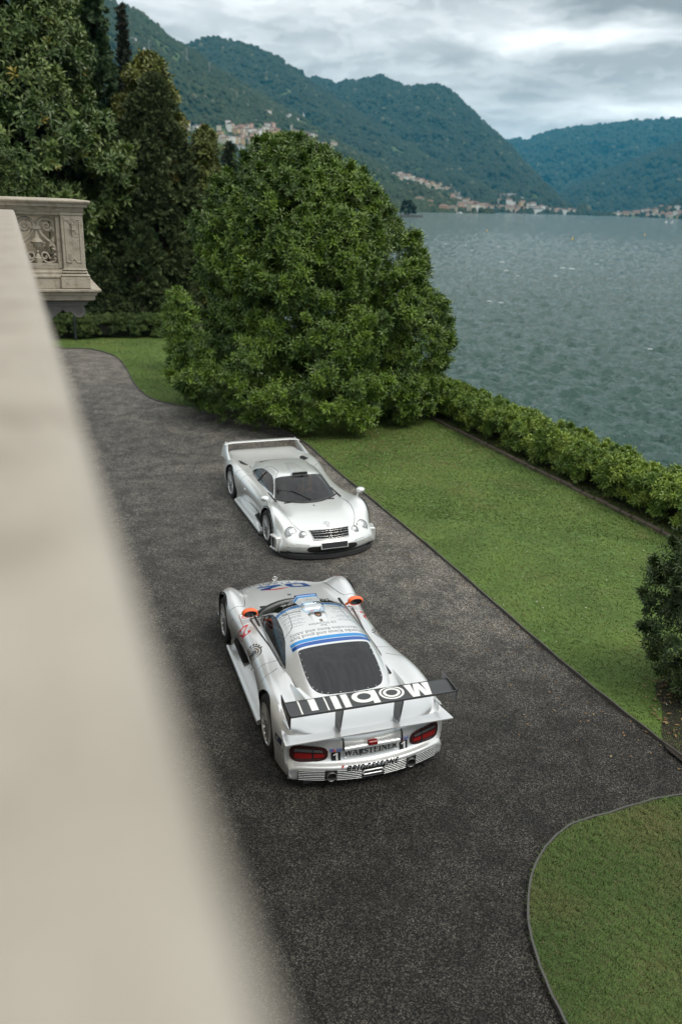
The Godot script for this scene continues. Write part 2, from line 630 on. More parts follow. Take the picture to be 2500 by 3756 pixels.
var head_land := []
var far_slope := []
var spur_slope := []
var slope_near := []
var slope_mid := []
var slope_bluff := []
func build_hills() -> void:
	canopy()
	slope_near = [[-24, 12.5, 2900, 1100], [-18, 11.6, 3000, 1200], [-15.05, 10.7, 3100, 1300], [-13.2, 10.35, 3200, 1400], [-12.2, 9.7, 3250, 1500], [-11.2, 9.0, 3300, 1550], [-10.2, 8.55, 3350, 1600], [-8.4, 7.6, 3400, 1700], [-6.5, 6.55, 3450, 1750],
		[-4.4, 5.5, 3450, 1800], [-2, 4.35, 3400, 1850], [0, 3.3, 3350, 1900], [2, 2.3, 3250, 1950], [4, 1.6, 3150, 2000], [6, 1.0, 3000, 2150], [7.5, 0.35, 2800, 2300], [9, -0.2, 2700, 2450]]
	slope_mid = [[-24, 9.0, 5200, 2900], [-12, 7.8, 5200, 2900], [-10.3, 8.65, 5200, 2900], [-9.4, 9.05, 5200, 2900], [-8.5, 9.15, 5200, 2950], [-7.0, 8.95, 5200, 3000], [-5.2, 8.45, 5150, 3000], [-3.8, 7.7, 5100, 3050], [-2.4, 6.8, 5000, 3100], [-0.8, 6.0, 4950, 3150],
		[1.2, 4.9, 4850, 3200], [3.2, 3.75, 4750, 3250], [5.2, 2.75, 4600, 3300], [7.4, 1.75, 4450, 3400], [9.4, 0.8, 4200, 3500], [11, 0.1, 4000, 3600], [12.5, -0.3, 3950, 3700]]
	slope_bluff = [[-8, 7.2, 6600, 4300], [-4.5, 7.0, 6500, 4300], [-2.5, 7.28, 6400, 4300], [-1.2, 7.0, 6300, 4300], [-0.4, 7.18, 6250, 4300], [0.6, 7.25, 6200, 4300], [1.5, 7.5, 6150, 4300], [2.4, 7.15, 6100, 4300], [3.1, 6.92, 6050, 4300], [4.1, 6.95, 6000, 4300], [4.9, 7.02, 6000, 4300], [5.5, 6.85, 5950, 4300],
		[6.1, 6.5, 5900, 4300], [6.9, 5.9, 5850, 4300], [7.8, 5.15, 5800, 4300], [8.6, 4.5, 5700, 4300], [9.5, 3.85, 5600, 4300], [10.8, 2.7, 5400, 4300], [12.1, 1.5, 5200, 4300], [13.2, 0.6, 4900, 4300], [14.0, -0.05, 4700, 4400], [15.0, -0.3, 4650, 4500]]
	hill("near wooded mountainside with the hillside village, falling from upper left to the lake", slope_near, -24, 9, 0.15, 70, 1.25, 0.8, 34000, Vector2(10, 18), "broadleaf forest over the near mountainside with pale clearings", 0.02, 1.1)
	hill("second wooded mountain ridge with a rounded top behind the near slope", slope_mid, -24, 12.5, 0.18, 60, 1.2, 0.8, 30000, Vector2(16, 27), "dark forest on the second mountain ridge", -0.22, 0.85)
	hill("steep wooded bluff dropping to the lake with its summits touching the clouds", slope_bluff, -8, 15, 0.16, 60, 1.05, 1.1, 24000, Vector2(18, 32), "dark forest on the steep bluff over the lake", -0.2, 0.8)
	var far_ridge := [[8.0, 3.4, 10500, 7000], [9.2, 3.9, 10500, 7000], [9.9, 4.12, 10400, 7000], [10.6, 4.0, 10300, 7000], [11.6, 4.4, 10200, 7000], [13, 4.75, 10200, 7000], [15.5, 5.0, 10200, 7000], [17, 5.15, 10100, 7000], [19.6, 5.3, 10000, 7000], [26, 5.6, 10000, 7000]]
	hill("far blue mountain with its top under low cloud across the lake", far_ridge, 8, 26, 0.15, 50, 1.15, 2.0, 16000, Vector2(30, 55), "far bluish forest on the mountain under the cloud", -0.3, 0.75)
	far_slope = far_ridge
	var far_spur := [[11.5, -0.1, 7000, 6500], [12.5, 0.6, 7100, 6300], [14, 1.5, 7200, 6100], [16, 2.5, 7300, 6000], [18, 3.4, 7400, 6000], [20.5, 4.3, 7400, 6000], [26, 5.2, 7400, 6000]]
	hill("darker blue mountain spur rising to the right in front of the far mountain", far_spur, 11.5, 26, 0.15, 40, 1.1, 1.4, 9000, Vector2(26, 46), "dark forest on the right hand spur across the lake", -0.3, 0.7)
	spur_slope = far_spur
	var head := [[15.2, -0.28, 4600, 4400], [16.2, -0.05, 4700, 4400], [18, 0.15, 4700, 4400], [19.5, 0.5, 4600, 4350], [20.6, 1.25, 4500, 4300], [22, 2.2, 4500, 4200], [26, 4, 4500, 4000]]
	head_land = head
	hill("low dark headland with a lakeside town at the right edge", head, 15.2, 26, 0.1, 24, 1.0, 0.3, 3500, Vector2(10, 22), "trees on the low headland at the right", -0.1, 0.8)


# ---------------------------------------------------------------- lake
func build_lake() -> void:
	var s := Shape.new()
	var w1 := noise(FastNoiseLite.TYPE_SIMPLEX_SMOOTH, 0.10, 3, 41)
	var w2 := noise(FastNoiseLite.TYPE_SIMPLEX, 0.55, 3, 42)
	var rows := []
	var d := 17.0
	var n := 0
	while d < 13000.0:
		var row := PackedVector3Array()
		var lat := 380
		for j in lat + 1:
			var az := lerpf(-24.0, 27.0, float(j) / lat)
			var p := polar(az, d, LAKE)
			# wind waves that run across the lake, long crests broken up by noise
			var q := Vector2(p.x, p.z).rotated(0.12)
			var near := clampf(420.0 / (d + 40.0), 0.0, 1.0)
			var y := w1.get_noise_2d(q.x * 0.8, q.y * 1.5) * 0.22 + w2.get_noise_2d(q.x * 0.62, q.y * 1.05) * 0.36 + w2.get_noise_2d(q.x * 1.7 + 70.0, q.y * 2.6) * 0.09
			p.y += y * near * (1.0 if d > 24.0 else 0.4)
			row.append(p)
		rows.append(row)
		d *= 1.0 + 0.0052 + 0.00001 * n
		n += 1
	s.sheet(rows, 1.0)
	for i in s.n.size():
		if s.n[i].y < 0: s.n[i] = -s.n[i]
	var s2 := Shape.new()
	for k in range(0, s.v.size(), 3):
		s2.tri(s.v[k], s.v[k + 1], s.v[k + 2], s.n[k], s.n[k + 1], s.n[k + 2], Vector2(s.v[k].x * 0.05, s.v[k].z * 0.08), Vector2(s.v[k + 1].x * 0.05, s.v[k + 1].z * 0.08), Vector2(s.v[k + 2].x * 0.05, s.v[k + 2].z * 0.08))
	var outer := [[-180, -24], [27, 180]]
	for o in outer:
		for k in 24:
			var a0 := lerpf(o[0], o[1], k / 24.0)
			var a1 := lerpf(o[0], o[1], (k + 1) / 24.0)
			s2.quad(polar(a0, 17, LAKE), polar(a1, 17, LAKE), polar(a1, 13000, LAKE), polar(a0, 13000, LAKE), Vector3.UP)
	var m := paint("choppy lake water", lin(0.030, 0.066, 0.056), 0.10)
	m.metallic_specular = 0.25
	m.normal_enabled = true
	var f := noise(FastNoiseLite.TYPE_SIMPLEX, 0.02, 4, 8)
	m.normal_texture = noise_tex(f, 1024, null, true, 5.0)
	m.normal_scale = 1.5
	tag(part("lake", s2.mesh(), m), "choppy grey green lake stretching to the mountains", "lake", "", "structure")


# ---------------------------------------------------------------- ground
func poly_sheet(s: Shape, poly: PackedVector2Array, y: float, cell := 0.0) -> void:
	var ix := Geometry2D.triangulate_polygon(poly)
	for k in range(0, ix.size(), 3):
		var p := []
		for j in 3:
			p.append(Vector3(poly[ix[k + j]].x, y, poly[ix[k + j]].y))
		s.tri(p[0], p[1], p[2], Vector3.UP, Vector3.UP, Vector3.UP, Vector2(p[0].x, p[0].z), Vector2(p[1].x, p[1].z), Vector2(p[2].x, p[2].z))

func smooth_poly(pts: Array, steps := 6) -> Array:
	return spline_line(pts, (pts.size() - 1) * steps)

var lawns := []
const HEDGE_A := Vector2(2.2, -25.6)
const HEDGE_B := Vector2(10.2, -6.9)

func build_ground() -> void:
	# the drive and everything under the garden
	var g := Shape.new()
	poly_sheet(g, PackedVector2Array([Vector2(11.6, -6.2), Vector2(3.3, -25.6), Vector2(-2.5, -40.0), Vector2(-14.0, -62.0), Vector2(-70, -75), Vector2(-70, 30), Vector2(27, 30)]), 0.0)
	var gm := paint("wet gravel", Color.WHITE, 0.6)
	gm.metallic_specular = 0.4
	var cell := noise(FastNoiseLite.TYPE_CELLULAR, 0.13, 1, 12)
	cell.cellular_return_type = FastNoiseLite.RETURN_CELL_VALUE
	cell.cellular_jitter = 1.0
	gm.albedo_texture = noise_tex(cell, 2048, ramp([[0.0, lin(0.024, 0.024, 0.024)], [0.3, lin(0.058, 0.055, 0.052)], [0.5, lin(0.122, 0.113, 0.101)], [0.62, lin(0.21, 0.193, 0.168)], [0.75, lin(0.336, 0.314, 0.282)], [0.88, lin(0.55, 0.52, 0.47)], [1.0, lin(1.0, 0.97, 0.92)]]), false, 4, 0.05)
	var hgt := noise(FastNoiseLite.TYPE_CELLULAR, 0.13, 1, 12)
	hgt.cellular_return_type = FastNoiseLite.RETURN_DISTANCE
	hgt.cellular_jitter = 1.0
	gm.heightmap_enabled = true
	gm.heightmap_scale = -1.3
	gm.heightmap_texture = noise_tex(hgt, 2048, null, false, 4, 0.05)
	gm.uv1_scale = Vector3(0.42, 0.42, 0.42)
	gm.detail_enabled = true
	gm.detail_blend_mode = BaseMaterial3D.BLEND_MODE_MUL
	gm.detail_uv_layer = BaseMaterial3D.DETAIL_UV_2
	var patch := noise(FastNoiseLite.TYPE_SIMPLEX, 0.012, 7, 19)
	patch.fractal_gain = 0.82
	gm.detail_albedo = noise_tex(patch, 1024, ramp([[0.25, Color(0.70, 0.695, 0.69)], [0.5, Color(0.88, 0.875, 0.865)], [0.75, Color(1, 0.99, 0.965)]]))
	gm.uv2_triplanar = true
	gm.uv2_world_triplanar = true
	gm.uv2_scale = Vector3(0.09, 0.09, 0.09)
	# washed pale along the edges, darker in the middle and towards the near end: a fine sheet over the garden's ground
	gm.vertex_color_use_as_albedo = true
	var mottle := noise(FastNoiseLite.TYPE_SIMPLEX_SMOOTH, 0.22, 4, 401)
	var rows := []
	for i in 101:
		var row := PackedVector3Array()
		for j in 71:
			row.append(Vector3(-22.0 + j * 0.5, 0.004, 6.0 - i * 0.5))
		rows.append(row)
	var fine := Shape.new()
	fine.sheet(rows, 1.0)
	up_normals(fine)
	fine = cut(fine, func(p: Vector3) -> float: return (HEDGE_B.x - HEDGE_A.x) * (p.z - HEDGE_A.y) - (HEDGE_B.y - HEDGE_A.y) * (p.x - HEDGE_A.x - 0.6))[0]
	var lane := [Vector2(-22, -34.3), Vector2(-11.6, -34.3), Vector2(-8.1, -30.4), Vector2(-5.5, -25.3), Vector2(-3.9, -25.1), Vector2(-1.0, -21.3), Vector2(0.52, -17.3), Vector2(1.8, -14.0), Vector2(2.9, -10.8), Vector2(4.1, -8.1), Vector2(6.2, -3.8)]
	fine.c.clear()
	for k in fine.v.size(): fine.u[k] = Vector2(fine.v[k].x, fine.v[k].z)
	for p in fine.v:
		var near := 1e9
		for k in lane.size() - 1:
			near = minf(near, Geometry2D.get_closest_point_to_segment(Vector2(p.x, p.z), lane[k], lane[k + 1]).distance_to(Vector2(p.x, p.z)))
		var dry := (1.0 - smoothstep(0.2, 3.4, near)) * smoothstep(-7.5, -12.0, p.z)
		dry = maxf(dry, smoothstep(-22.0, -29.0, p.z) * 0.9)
		dry = clampf(dry + mottle.get_noise_2d(p.x, p.z) * 0.45, 0.0, 1.0)
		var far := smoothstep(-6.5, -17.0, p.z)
		var c := Color(0.205, 0.202, 0.196).lerp(Color(0.60, 0.603, 0.605), far).lerp(Color(1.0, 0.99, 0.975), dry * (0.35 + 0.65 * far))  # darkest at the near end, paler farther out and along the edges
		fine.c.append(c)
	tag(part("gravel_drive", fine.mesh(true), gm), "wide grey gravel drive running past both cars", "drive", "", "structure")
	for k in g.c.size(): g.c[k] = Color(0.4, 0.39, 0.375)
	tag(part("ground", g.mesh(true), gm), "gravel ground round the garden", "ground", "", "structure")

	# lawns
	var right_edge := [Vector2(-3.95, -25.15), Vector2(-2.9, -24.2), Vector2(-1.9, -22.8), Vector2(-1.04, -21.3), Vector2(-0.18, -19.0), Vector2(0.50, -17.3), Vector2(1.16, -15.65), Vector2(1.77, -14.12), Vector2(2.50, -12.15), Vector2(2.99, -10.82), Vector2(3.40, -9.77), Vector2(3.74, -8.98), Vector2(4.12, -8.15), Vector2(4.9, -6.5), Vector2(6.2, -3.8)]
	var left_edge := [Vector2(-22, -34.6), Vector2(-15, -34.75), Vector2(-11.69, -34.73), Vector2(-10.83, -34.8), Vector2(-9.87, -34.08), Vector2(-9.03, -32.89), Vector2(-8.13, -30.7), Vector2(-7.16, -28.04), Vector2(-6.31, -26.29), Vector2(-5.5, -25.45), Vector2(-4.57, -25.11), Vector2(-3.95, -25.15)]
	var near_edge := [Vector2(9.5, -7.75), Vector2(5.6, -7.68), Vector2(4.4, -7.55), Vector2(3.78, -7.42), Vector2(3.43, -7.32), Vector2(2.9, -7.09), Vector2(2.49, -6.91), Vector2(2.23, -6.68), Vector2(2.05, -6.44), Vector2(1.9, -6.14), Vector2(1.79, -5.72), Vector2(1.77, -5.4), Vector2(1.80, -5.04), Vector2(1.87, -4.70), Vector2(2.0, -4.2), Vector2(2.2, -3.4)]
	# the near lawn stops short of the big one: the drive runs between them
	near_edge[0] = Vector2(5.3, -6.9)
	near_edge[1] = Vector2(4.8, -7.3)
	for k in left_edge.size() - 1: left_edge[k] *= 0.988
	for k in range(2, near_edge.size()): near_edge[k] *= 1.011
	var le := smooth_poly(left_edge, 5)
	var re := smooth_poly(right_edge, 5)
	var big := PackedVector2Array()
	for p in le: big.append(p)
	for k in range(1, re.size()): big.append(re[k])
	for p in [Vector2(10.6, -4.0), Vector2(10.9, -6.6), Vector2(2.9, -25.6), Vector2(-2.6, -39.0), Vector2(-8.5, -41.5), Vector2(-22, -41.5)]: big.append(p)
	var ne := smooth_poly(near_edge, 5)
	var small := PackedVector2Array()
	for p in ne: small.append(p)
	for p in [Vector2(2.3, -2.6), Vector2(5.6, -3.2)]: small.append(p)
	var lm := paint("short grass", Color.WHITE, 0.9)
	var gn := noise(FastNoiseLite.TYPE_SIMPLEX, 0.10, 5, 77)
	lm.albedo_texture = noise_tex(gn, 1024, ramp([[0.15, lin(0.045, 0.085, 0.016)], [0.45, lin(0.088, 0.155, 0.030)], [0.6, lin(0.118, 0.195, 0.040)], [0.85, lin(0.17, 0.225, 0.065)]]))
	lm.uv1_scale = Vector3(0.5, 0.5, 0.5)
	lm.heightmap_enabled = true
	lm.heightmap_scale = 0.8
	lm.heightmap_texture = noise_tex(noise(FastNoiseLite.TYPE_SIMPLEX, 0.12, 3, 78), 1024)
	lm.detail_enabled = true
	lm.detail_blend_mode = BaseMaterial3D.BLEND_MODE_MUL
	lm.detail_uv_layer = BaseMaterial3D.DETAIL_UV_2
	lm.uv2_triplanar = true
	lm.uv2_world_triplanar = true
	lm.uv2_scale = Vector3(0.12, 0.12, 0.12)
	lm.detail_albedo = noise_tex(noise(FastNoiseLite.TYPE_SIMPLEX_SMOOTH, 0.014, 4, 79), 512, ramp([[0.2, Color(0.82, 0.86, 0.78)], [0.5, Color(0.95, 0.97, 0.95)], [0.8, Color(1, 1, 0.92)]]))
	var ls := Shape.new()
	poly_sheet(ls, big, 0.035)
	tag(part("lawn", ls.mesh(), lm), "long green lawn between the drive and the lakeside hedge", "lawn", "", "structure")
	var lm2: StandardMaterial3D = lm.duplicate()
	lm2.albedo_texture = noise_tex(gn, 1024, ramp([[0.15, lin(0.032, 0.044, 0.012)], [0.42, lin(0.060, 0.080, 0.020)], [0.58, lin(0.085, 0.098, 0.028)], [0.8, lin(0.14, 0.12, 0.05)]]))
	var ls2 := Shape.new()
	poly_sheet(ls2, small, 0.035)
	tag(part("lawn", ls2.mesh(), lm2), "near patch of worn lawn with a curved edge at the lower right", "lawn", "", "structure")
	lawns = [big, small]
	edging(re + [], "dark metal edging strip along the straight side of the long lawn")
	edging(le, "dark edging strip along the curved far part of the long lawn")
	edging(ne, "pale metal edging strip curving round the near lawn", true)
	# bare soil along the hedge foot, and under the shrub
	var soil := paint("bare soil", Color.WHITE, 0.95)
	soil.albedo_texture = noise_tex(noise(FastNoiseLite.TYPE_SIMPLEX, 0.06, 4, 55), 512, ramp([[0.2, lin(0.012, 0.009, 0.007)], [0.6, lin(0.035, 0.026, 0.019)], [0.9, lin(0.075, 0.058, 0.042)]]))
	soil.heightmap_enabled = true
	soil.heightmap_scale = 3.0
	soil.heightmap_texture = noise_tex(noise(FastNoiseLite.TYPE_SIMPLEX, 0.06, 4, 55), 512)
	var bs := Shape.new()
	var ax := (HEDGE_B - HEDGE_A).normalized()
	var nx := Vector2(-ax.y, ax.x)
	if nx.x < 0: nx = -nx
	var bed := PackedVector2Array()
	for k in 30:
		var q := HEDGE_A.lerp(HEDGE_B, k / 29.0)
		bed.append(q - nx * (0.20 + 0.10 * rough.get_noise_1d(k * 130.0)))
	bed.append(HEDGE_B + nx * 1.2)
	bed.append(HEDGE_A + nx * 1.2)
	poly_sheet(bs, bed, 0.039)
	tag(part("soil_bed", bs.mesh(), soil), "dark strip of bare soil under the lakeside hedge", "soil", "", "structure")
	var border := thing("stone_border", "low row of rough brown stones along the foot of the lakeside hedge", "border")
	var stones := paint("brown stone", lin(0.085, 0.065, 0.048), 0.9)
	var run := 0.0
	while run < (HEDGE_B - HEDGE_A).length():
		var len2 := rr(0.28, 0.6)
		var q2 := HEDGE_A + ax * (run + len2 * 0.5) - nx * (0.10 + rr(-0.02, 0.02))
		var st := Shape.new()
		st.box(Vector3(q2.x, 0.05, q2.y), Vector3(0.09, rr(0.08, 0.12), len2 - 0.02), Basis(Vector3.UP, atan2(ax.x, ax.y) + rr(-0.04, 0.04)), 0.02)
		part("stone", st.mesh(), stones, border)
		run += len2
	var bs2 := Shape.new()
	var round := PackedVector2Array()
	for k in 28:
		var a := TAU * k / 28
		round.append(Vector2(5.05, -9.0) + Vector2(cos(a), sin(a)) * Vector2(1.0, 1.25) * (1.0 + 0.16 * sin(a * 3.0) + 0.1 * cos(a * 5.0)))
	poly_sheet(bs2, round, 0.043)
	tag(part("soil_bed", bs2.mesh(), soil), "dark leaf littered soil under the shrub at the right edge", "soil", "", "structure")
	# the retaining wall down to the water
	var ws := Shape.new()
	var stone := paint("lake wall stone", lin(0.16, 0.15, 0.135), 0.9)
	var wa := HEDGE_A + nx * 1.25
	var wb := HEDGE_B + nx * 1.25
	ws.box(Vector3((wa.x + wb.x) / 2, -1.6, (wa.y + wb.y) / 2), Vector3(0.5, 3.3, (wb - wa).length() + 4.0), Basis(Vector3.UP, atan2(ax.x, ax.y)))
	tag(part("retaining_wall", ws.mesh(), stone), "stone wall of the garden terrace standing in the lake", "wall", "", "structure")
	grass(big, small)

func edging(line: Array, label: String, pale := false) -> void:
	var s := Shape.new()
	var rows := []
	for k in line.size():
		var p: Vector2 = line[k]
		var d: Vector2 = (line[mini(k + 1, line.size() - 1)] - line[maxi(k - 1, 0)]).normalized()
		var o := Vector2(-d.y, d.x) * 0.010
		var wob := 0.006 * sin(k * 1.7)
		rows.append(PackedVector3Array([Vector3(p.x - o.x, -0.02, p.y - o.y), Vector3(p.x - o.x, 0.052 + wob, p.y - o.y), Vector3(p.x + o.x, 0.052 + wob, p.y + o.y), Vector3(p.x + o.x, -0.02, p.y + o.y)]))
	for i in rows.size() - 1:
		for j in 3:
			var mid: Vector3 = (rows[i][0] + rows[i][3]) * 0.5
			s.quad(rows[i][j], rows[i][j + 1], rows[i + 1][j + 1], rows[i + 1][j], [rows[i][0] - mid, Vector3.UP, rows[i][3] - mid][j])
	var m := paint("edging strip", lin(0.075, 0.068, 0.06) if not pale else lin(0.07, 0.068, 0.064), 0.6)
	tag(part("lawn_edging", s.mesh(), m), label, "edging")

func grass(big: PackedVector2Array, small: PackedVector2Array) -> void:
	var s := Shape.new()
	for k in 8:
		var a := rng.randf() * TAU
		var r := rr(0.0, 0.035)
		var b := Vector3(cos(a), 0, sin(a)) * r
		var lean := Vector3(cos(a + rr(-1, 1)), 0, sin(a + rr(-1, 1))) * rr(0.01, 0.035)
		var side := Vector3(-sin(a), 0, cos(a)) * 0.004
		var tip := b + lean + Vector3.UP * rr(0.022, 0.048)
		s.flat(b - side, b + side, tip, Vector3(0.3, 1, 0.2))
	for i in s.n.size(): s.n[i] = (s.n[i] + Vector3.UP * 3.0).normalized()
	var m := paint("grass blades", Color.WHITE, 0.7)
	m.vertex_color_use_as_albedo = true
	m.backlight_enabled = true
	m.backlight = Color(0.35, 0.42, 0.15)
	var blade := s.mesh()
	var tone := noise(FastNoiseLite.TYPE_SIMPLEX_SMOOTH, 0.35, 4, 90)
	for w in 2:
		var poly: PackedVector2Array = [big, small][w]
		var shade: float = [1.0, 0.72][w]
		var where := []
		var tints := PackedColorArray()
		var n := 0
		var goal: int = [190000, 44000][w]
		var lo: Vector2 = [Vector2(-13, -40), Vector2(1.7, -7.6)][w]
		var hi: Vector2 = [Vector2(9.5, -6.0), Vector2(5.6, -2.8)][w]
		while where.size() < goal and n < goal * 5:
			n += 1
			var p := Vector2(rr(lo.x, hi.x), rr(lo.y, hi.y))
			if w == 0 and rng.randf() > clampf(14.0 / p.length(), 0.15, 1.0):
				continue
			if not Geometry2D.is_point_in_polygon(p, poly):
				continue
			var k := rr(0.5, 0.95) * (1.0 if p.length() < 16 else 1.3)
			where.append(Transform3D(Basis(Vector3.UP, rng.randf() * TAU).scaled(Vector3(k, k * rr(0.45, 0.8), k)), Vector3(p.x, 0.033, p.y)))
			var v := tone.get_noise_2d(p.x, p.y)
			var c := Color(0.082, 0.142, 0.024).lerp(Color(0.155, 0.218, 0.046), clampf(0.5 + v, 0, 1)) * (Color(0.82, 1.0, 0.9) if w == 1 else Color.WHITE)
			var dry := clampf(tone.get_noise_2d(p.x * 1.7 + 50.0, p.y * 1.7) * 1.6 + (0.1 if w == 1 else -0.25), 0, 1)
			c = c.lerp(Color(0.24, 0.20, 0.075), dry * rng.randf())
			if rng.randf() < 0.02: c = Color(0.22, 0.19, 0.09)
			tints.append(c * shade * rr(0.75, 1.2))
		tag(many("grass", blade, m, where, tints), ["short mown grass blades of the long lawn", "tufty worn grass blades of the near lawn"][w], "grass")

# ---------------------------------------------------------------- villa, terrace parapet and neighbouring balcony
const FACADE := 21.181

func stone_mat(name_: String, base: Color, speck := 0.0, scale := 1.4) -> StandardMaterial3D:
	var m := paint(name_, Color.WHITE, 0.85)
	var f := noise(FastNoiseLite.TYPE_SIMPLEX_SMOOTH, 0.010, 5, 61 + int(speck * 10))
	var d := Color(base.r * 0.74, base.g * 0.71, base.b * 0.68)
	var l := Color(base.r * 1.08, base.g * 1.08, base.b * 1.08)
	m.albedo_texture = noise_tex(f, 512, ramp([[0.15, d.linear_to_srgb()], [0.45, base.linear_to_srgb()], [0.8, l.linear_to_srgb()]]))
	m.uv1_triplanar = true
	m.uv1_scale = Vector3.ONE * scale
	if speck > 0.0:
		var g := noise(FastNoiseLite.TYPE_SIMPLEX, 0.25, 2, 65)
		m.albedo_texture = noise_tex(g, 512, ramp([[0.25, Color(base.r * 0.35, base.g * 0.35, base.b * 0.36).linear_to_srgb()], [0.5, base.linear_to_srgb()], [0.75, Color(base.r * 1.5, base.g * 1.5, base.b * 1.5).linear_to_srgb()]]))
	m.heightmap_enabled = true
	m.heightmap_scale = 0.35
	m.heightmap_texture = noise_tex(noise(FastNoiseLite.TYPE_SIMPLEX, 0.05, 4, 66), 512)
	return m

func local_thing(called: String, label: String, category: String) -> Node3D:
	return thing(called, label, category, Vector3.ZERO, deg_to_rad(FACADE))

# a moulded run: profile of (outward, height) swept along a closed or open path in plan; outward is to the right of travel
func moulding(s: Shape, path: Array, prof: Array, closed := false) -> void:
	var n := path.size()
	var rows := []
	for i in n:
		var p: Vector2 = path[i]
		var a: Vector2 = path[(i - 1 + n) % n] if closed or i > 0 else p
		var b: Vector2 = path[(i + 1) % n] if closed or i < n - 1 else p
		var d1 := (p - a).normalized() if a != p else (b - p).normalized()
		var d2 := (b - p).normalized() if b != p else d1
		var n1 := Vector2(-d1.y, d1.x)
		var n2 := Vector2(-d2.y, d2.x)
		var m := (n1 + n2).normalized()
		m /= maxf(m.dot(n1), 0.3)
		var row := []
		for q in prof:
			row.append(Vector3(p.x + m.x * q.x, q.y, p.y + m.y * q.x))
		rows.append(row)
	for i in (n if closed else n - 1):
		var r0: Array = rows[i]
		var r1: Array = rows[(i + 1) % n]
		var d: Vector3 = r1[0] - r0[0]
		for k in prof.size() - 1:
			var e: Vector3 = r0[k + 1] - r0[k]
			var out := d.cross(e)
			var pq: Vector2 = prof[k + 1] - prof[k]
			var dir2: Vector2 = (path[(i + 1) % n] - path[i]).normalized()
			var want := Vector3(-dir2.y * pq.y, -pq.x, dir2.x * pq.y)
			s.quad(r0[k], r0[k + 1], r1[k + 1], r1[k], want if want.length() > 1e-6 else out)

func build_villa() -> void:
	var warm := stone_mat("warm render", Color(0.36, 0.32, 0.26), 0.0, 0.5)
	var pale := stone_mat("pale limestone", Color(0.40, 0.36, 0.295))
	var granite := stone_mat("speckled granite", Color(0.20, 0.195, 0.185), 0.5, 2.6)
	# the house behind and below the photographer
	var v := local_thing("villa", "pale stone villa wall rising beside the gravel drive", "building")
	var s := Shape.new()
	s.box(Vector3(-4.2, 5.2, -3.0), Vector3(5.6, 10.4, 19.0))
	part("facade_wall", s.mesh(), warm, v)
	s = Shape.new()
	s.box(Vector3(-0.70, 2.30, -3.2), Vector3(1.396, 4.6, 17.0))
	part("lower_wall", s.mesh(), warm, v)
	s = Shape.new()
	s.box(Vector3(-0.69, 4.69, -3.2), Vector3(1.41, 0.17, 17.0), Basis.IDENTITY, 0.02)
	part("terrace_floor", s.mesh(), granite, v)
	# the parapet that fills the left of the picture, out of focus
	var p := local_thing("terrace_parapet", "smooth pale stone parapet coping, blurred, filling the left of the picture", "parapet")
	s = Shape.new()
	s.box(Vector3(-0.165, 5.225, -3.05), Vector3(0.27, 0.90, 16.3), Basis.IDENTITY, 0.01)
	part("parapet_wall", s.mesh(), pale, p)
	s = Shape.new()
	var edge := 0.047
	var top := EYE - 0.18
	moulding(s, [Vector2(0, 5.0), Vector2(0, -11.1)], [Vector2(-0.05, top - 0.118), Vector2(edge - 0.02, top - 0.118), Vector2(edge - 0.006, top - 0.10), Vector2(edge, top - 0.07), Vector2(edge, top - 0.035), Vector2(edge - 0.006, top - 0.014), Vector2(edge - 0.02, top - 0.002), Vector2(edge - 0.035, top), Vector2(-0.40, top + 0.004), Vector2(-0.40, top - 0.118), Vector2(-0.05, top - 0.118)])
	s.box(Vector3((edge - 0.40) * 0.5, top - 0.059, -11.085), Vector3(edge + 0.396, 0.110, 0.034), Basis.IDENTITY, 0.01)
	var coping := stone_mat("parapet stone", Color(0.385, 0.35, 0.30), 0.0, 1.2)
	part("coping", s.mesh(), coping, p)
	balcony(pale, granite)

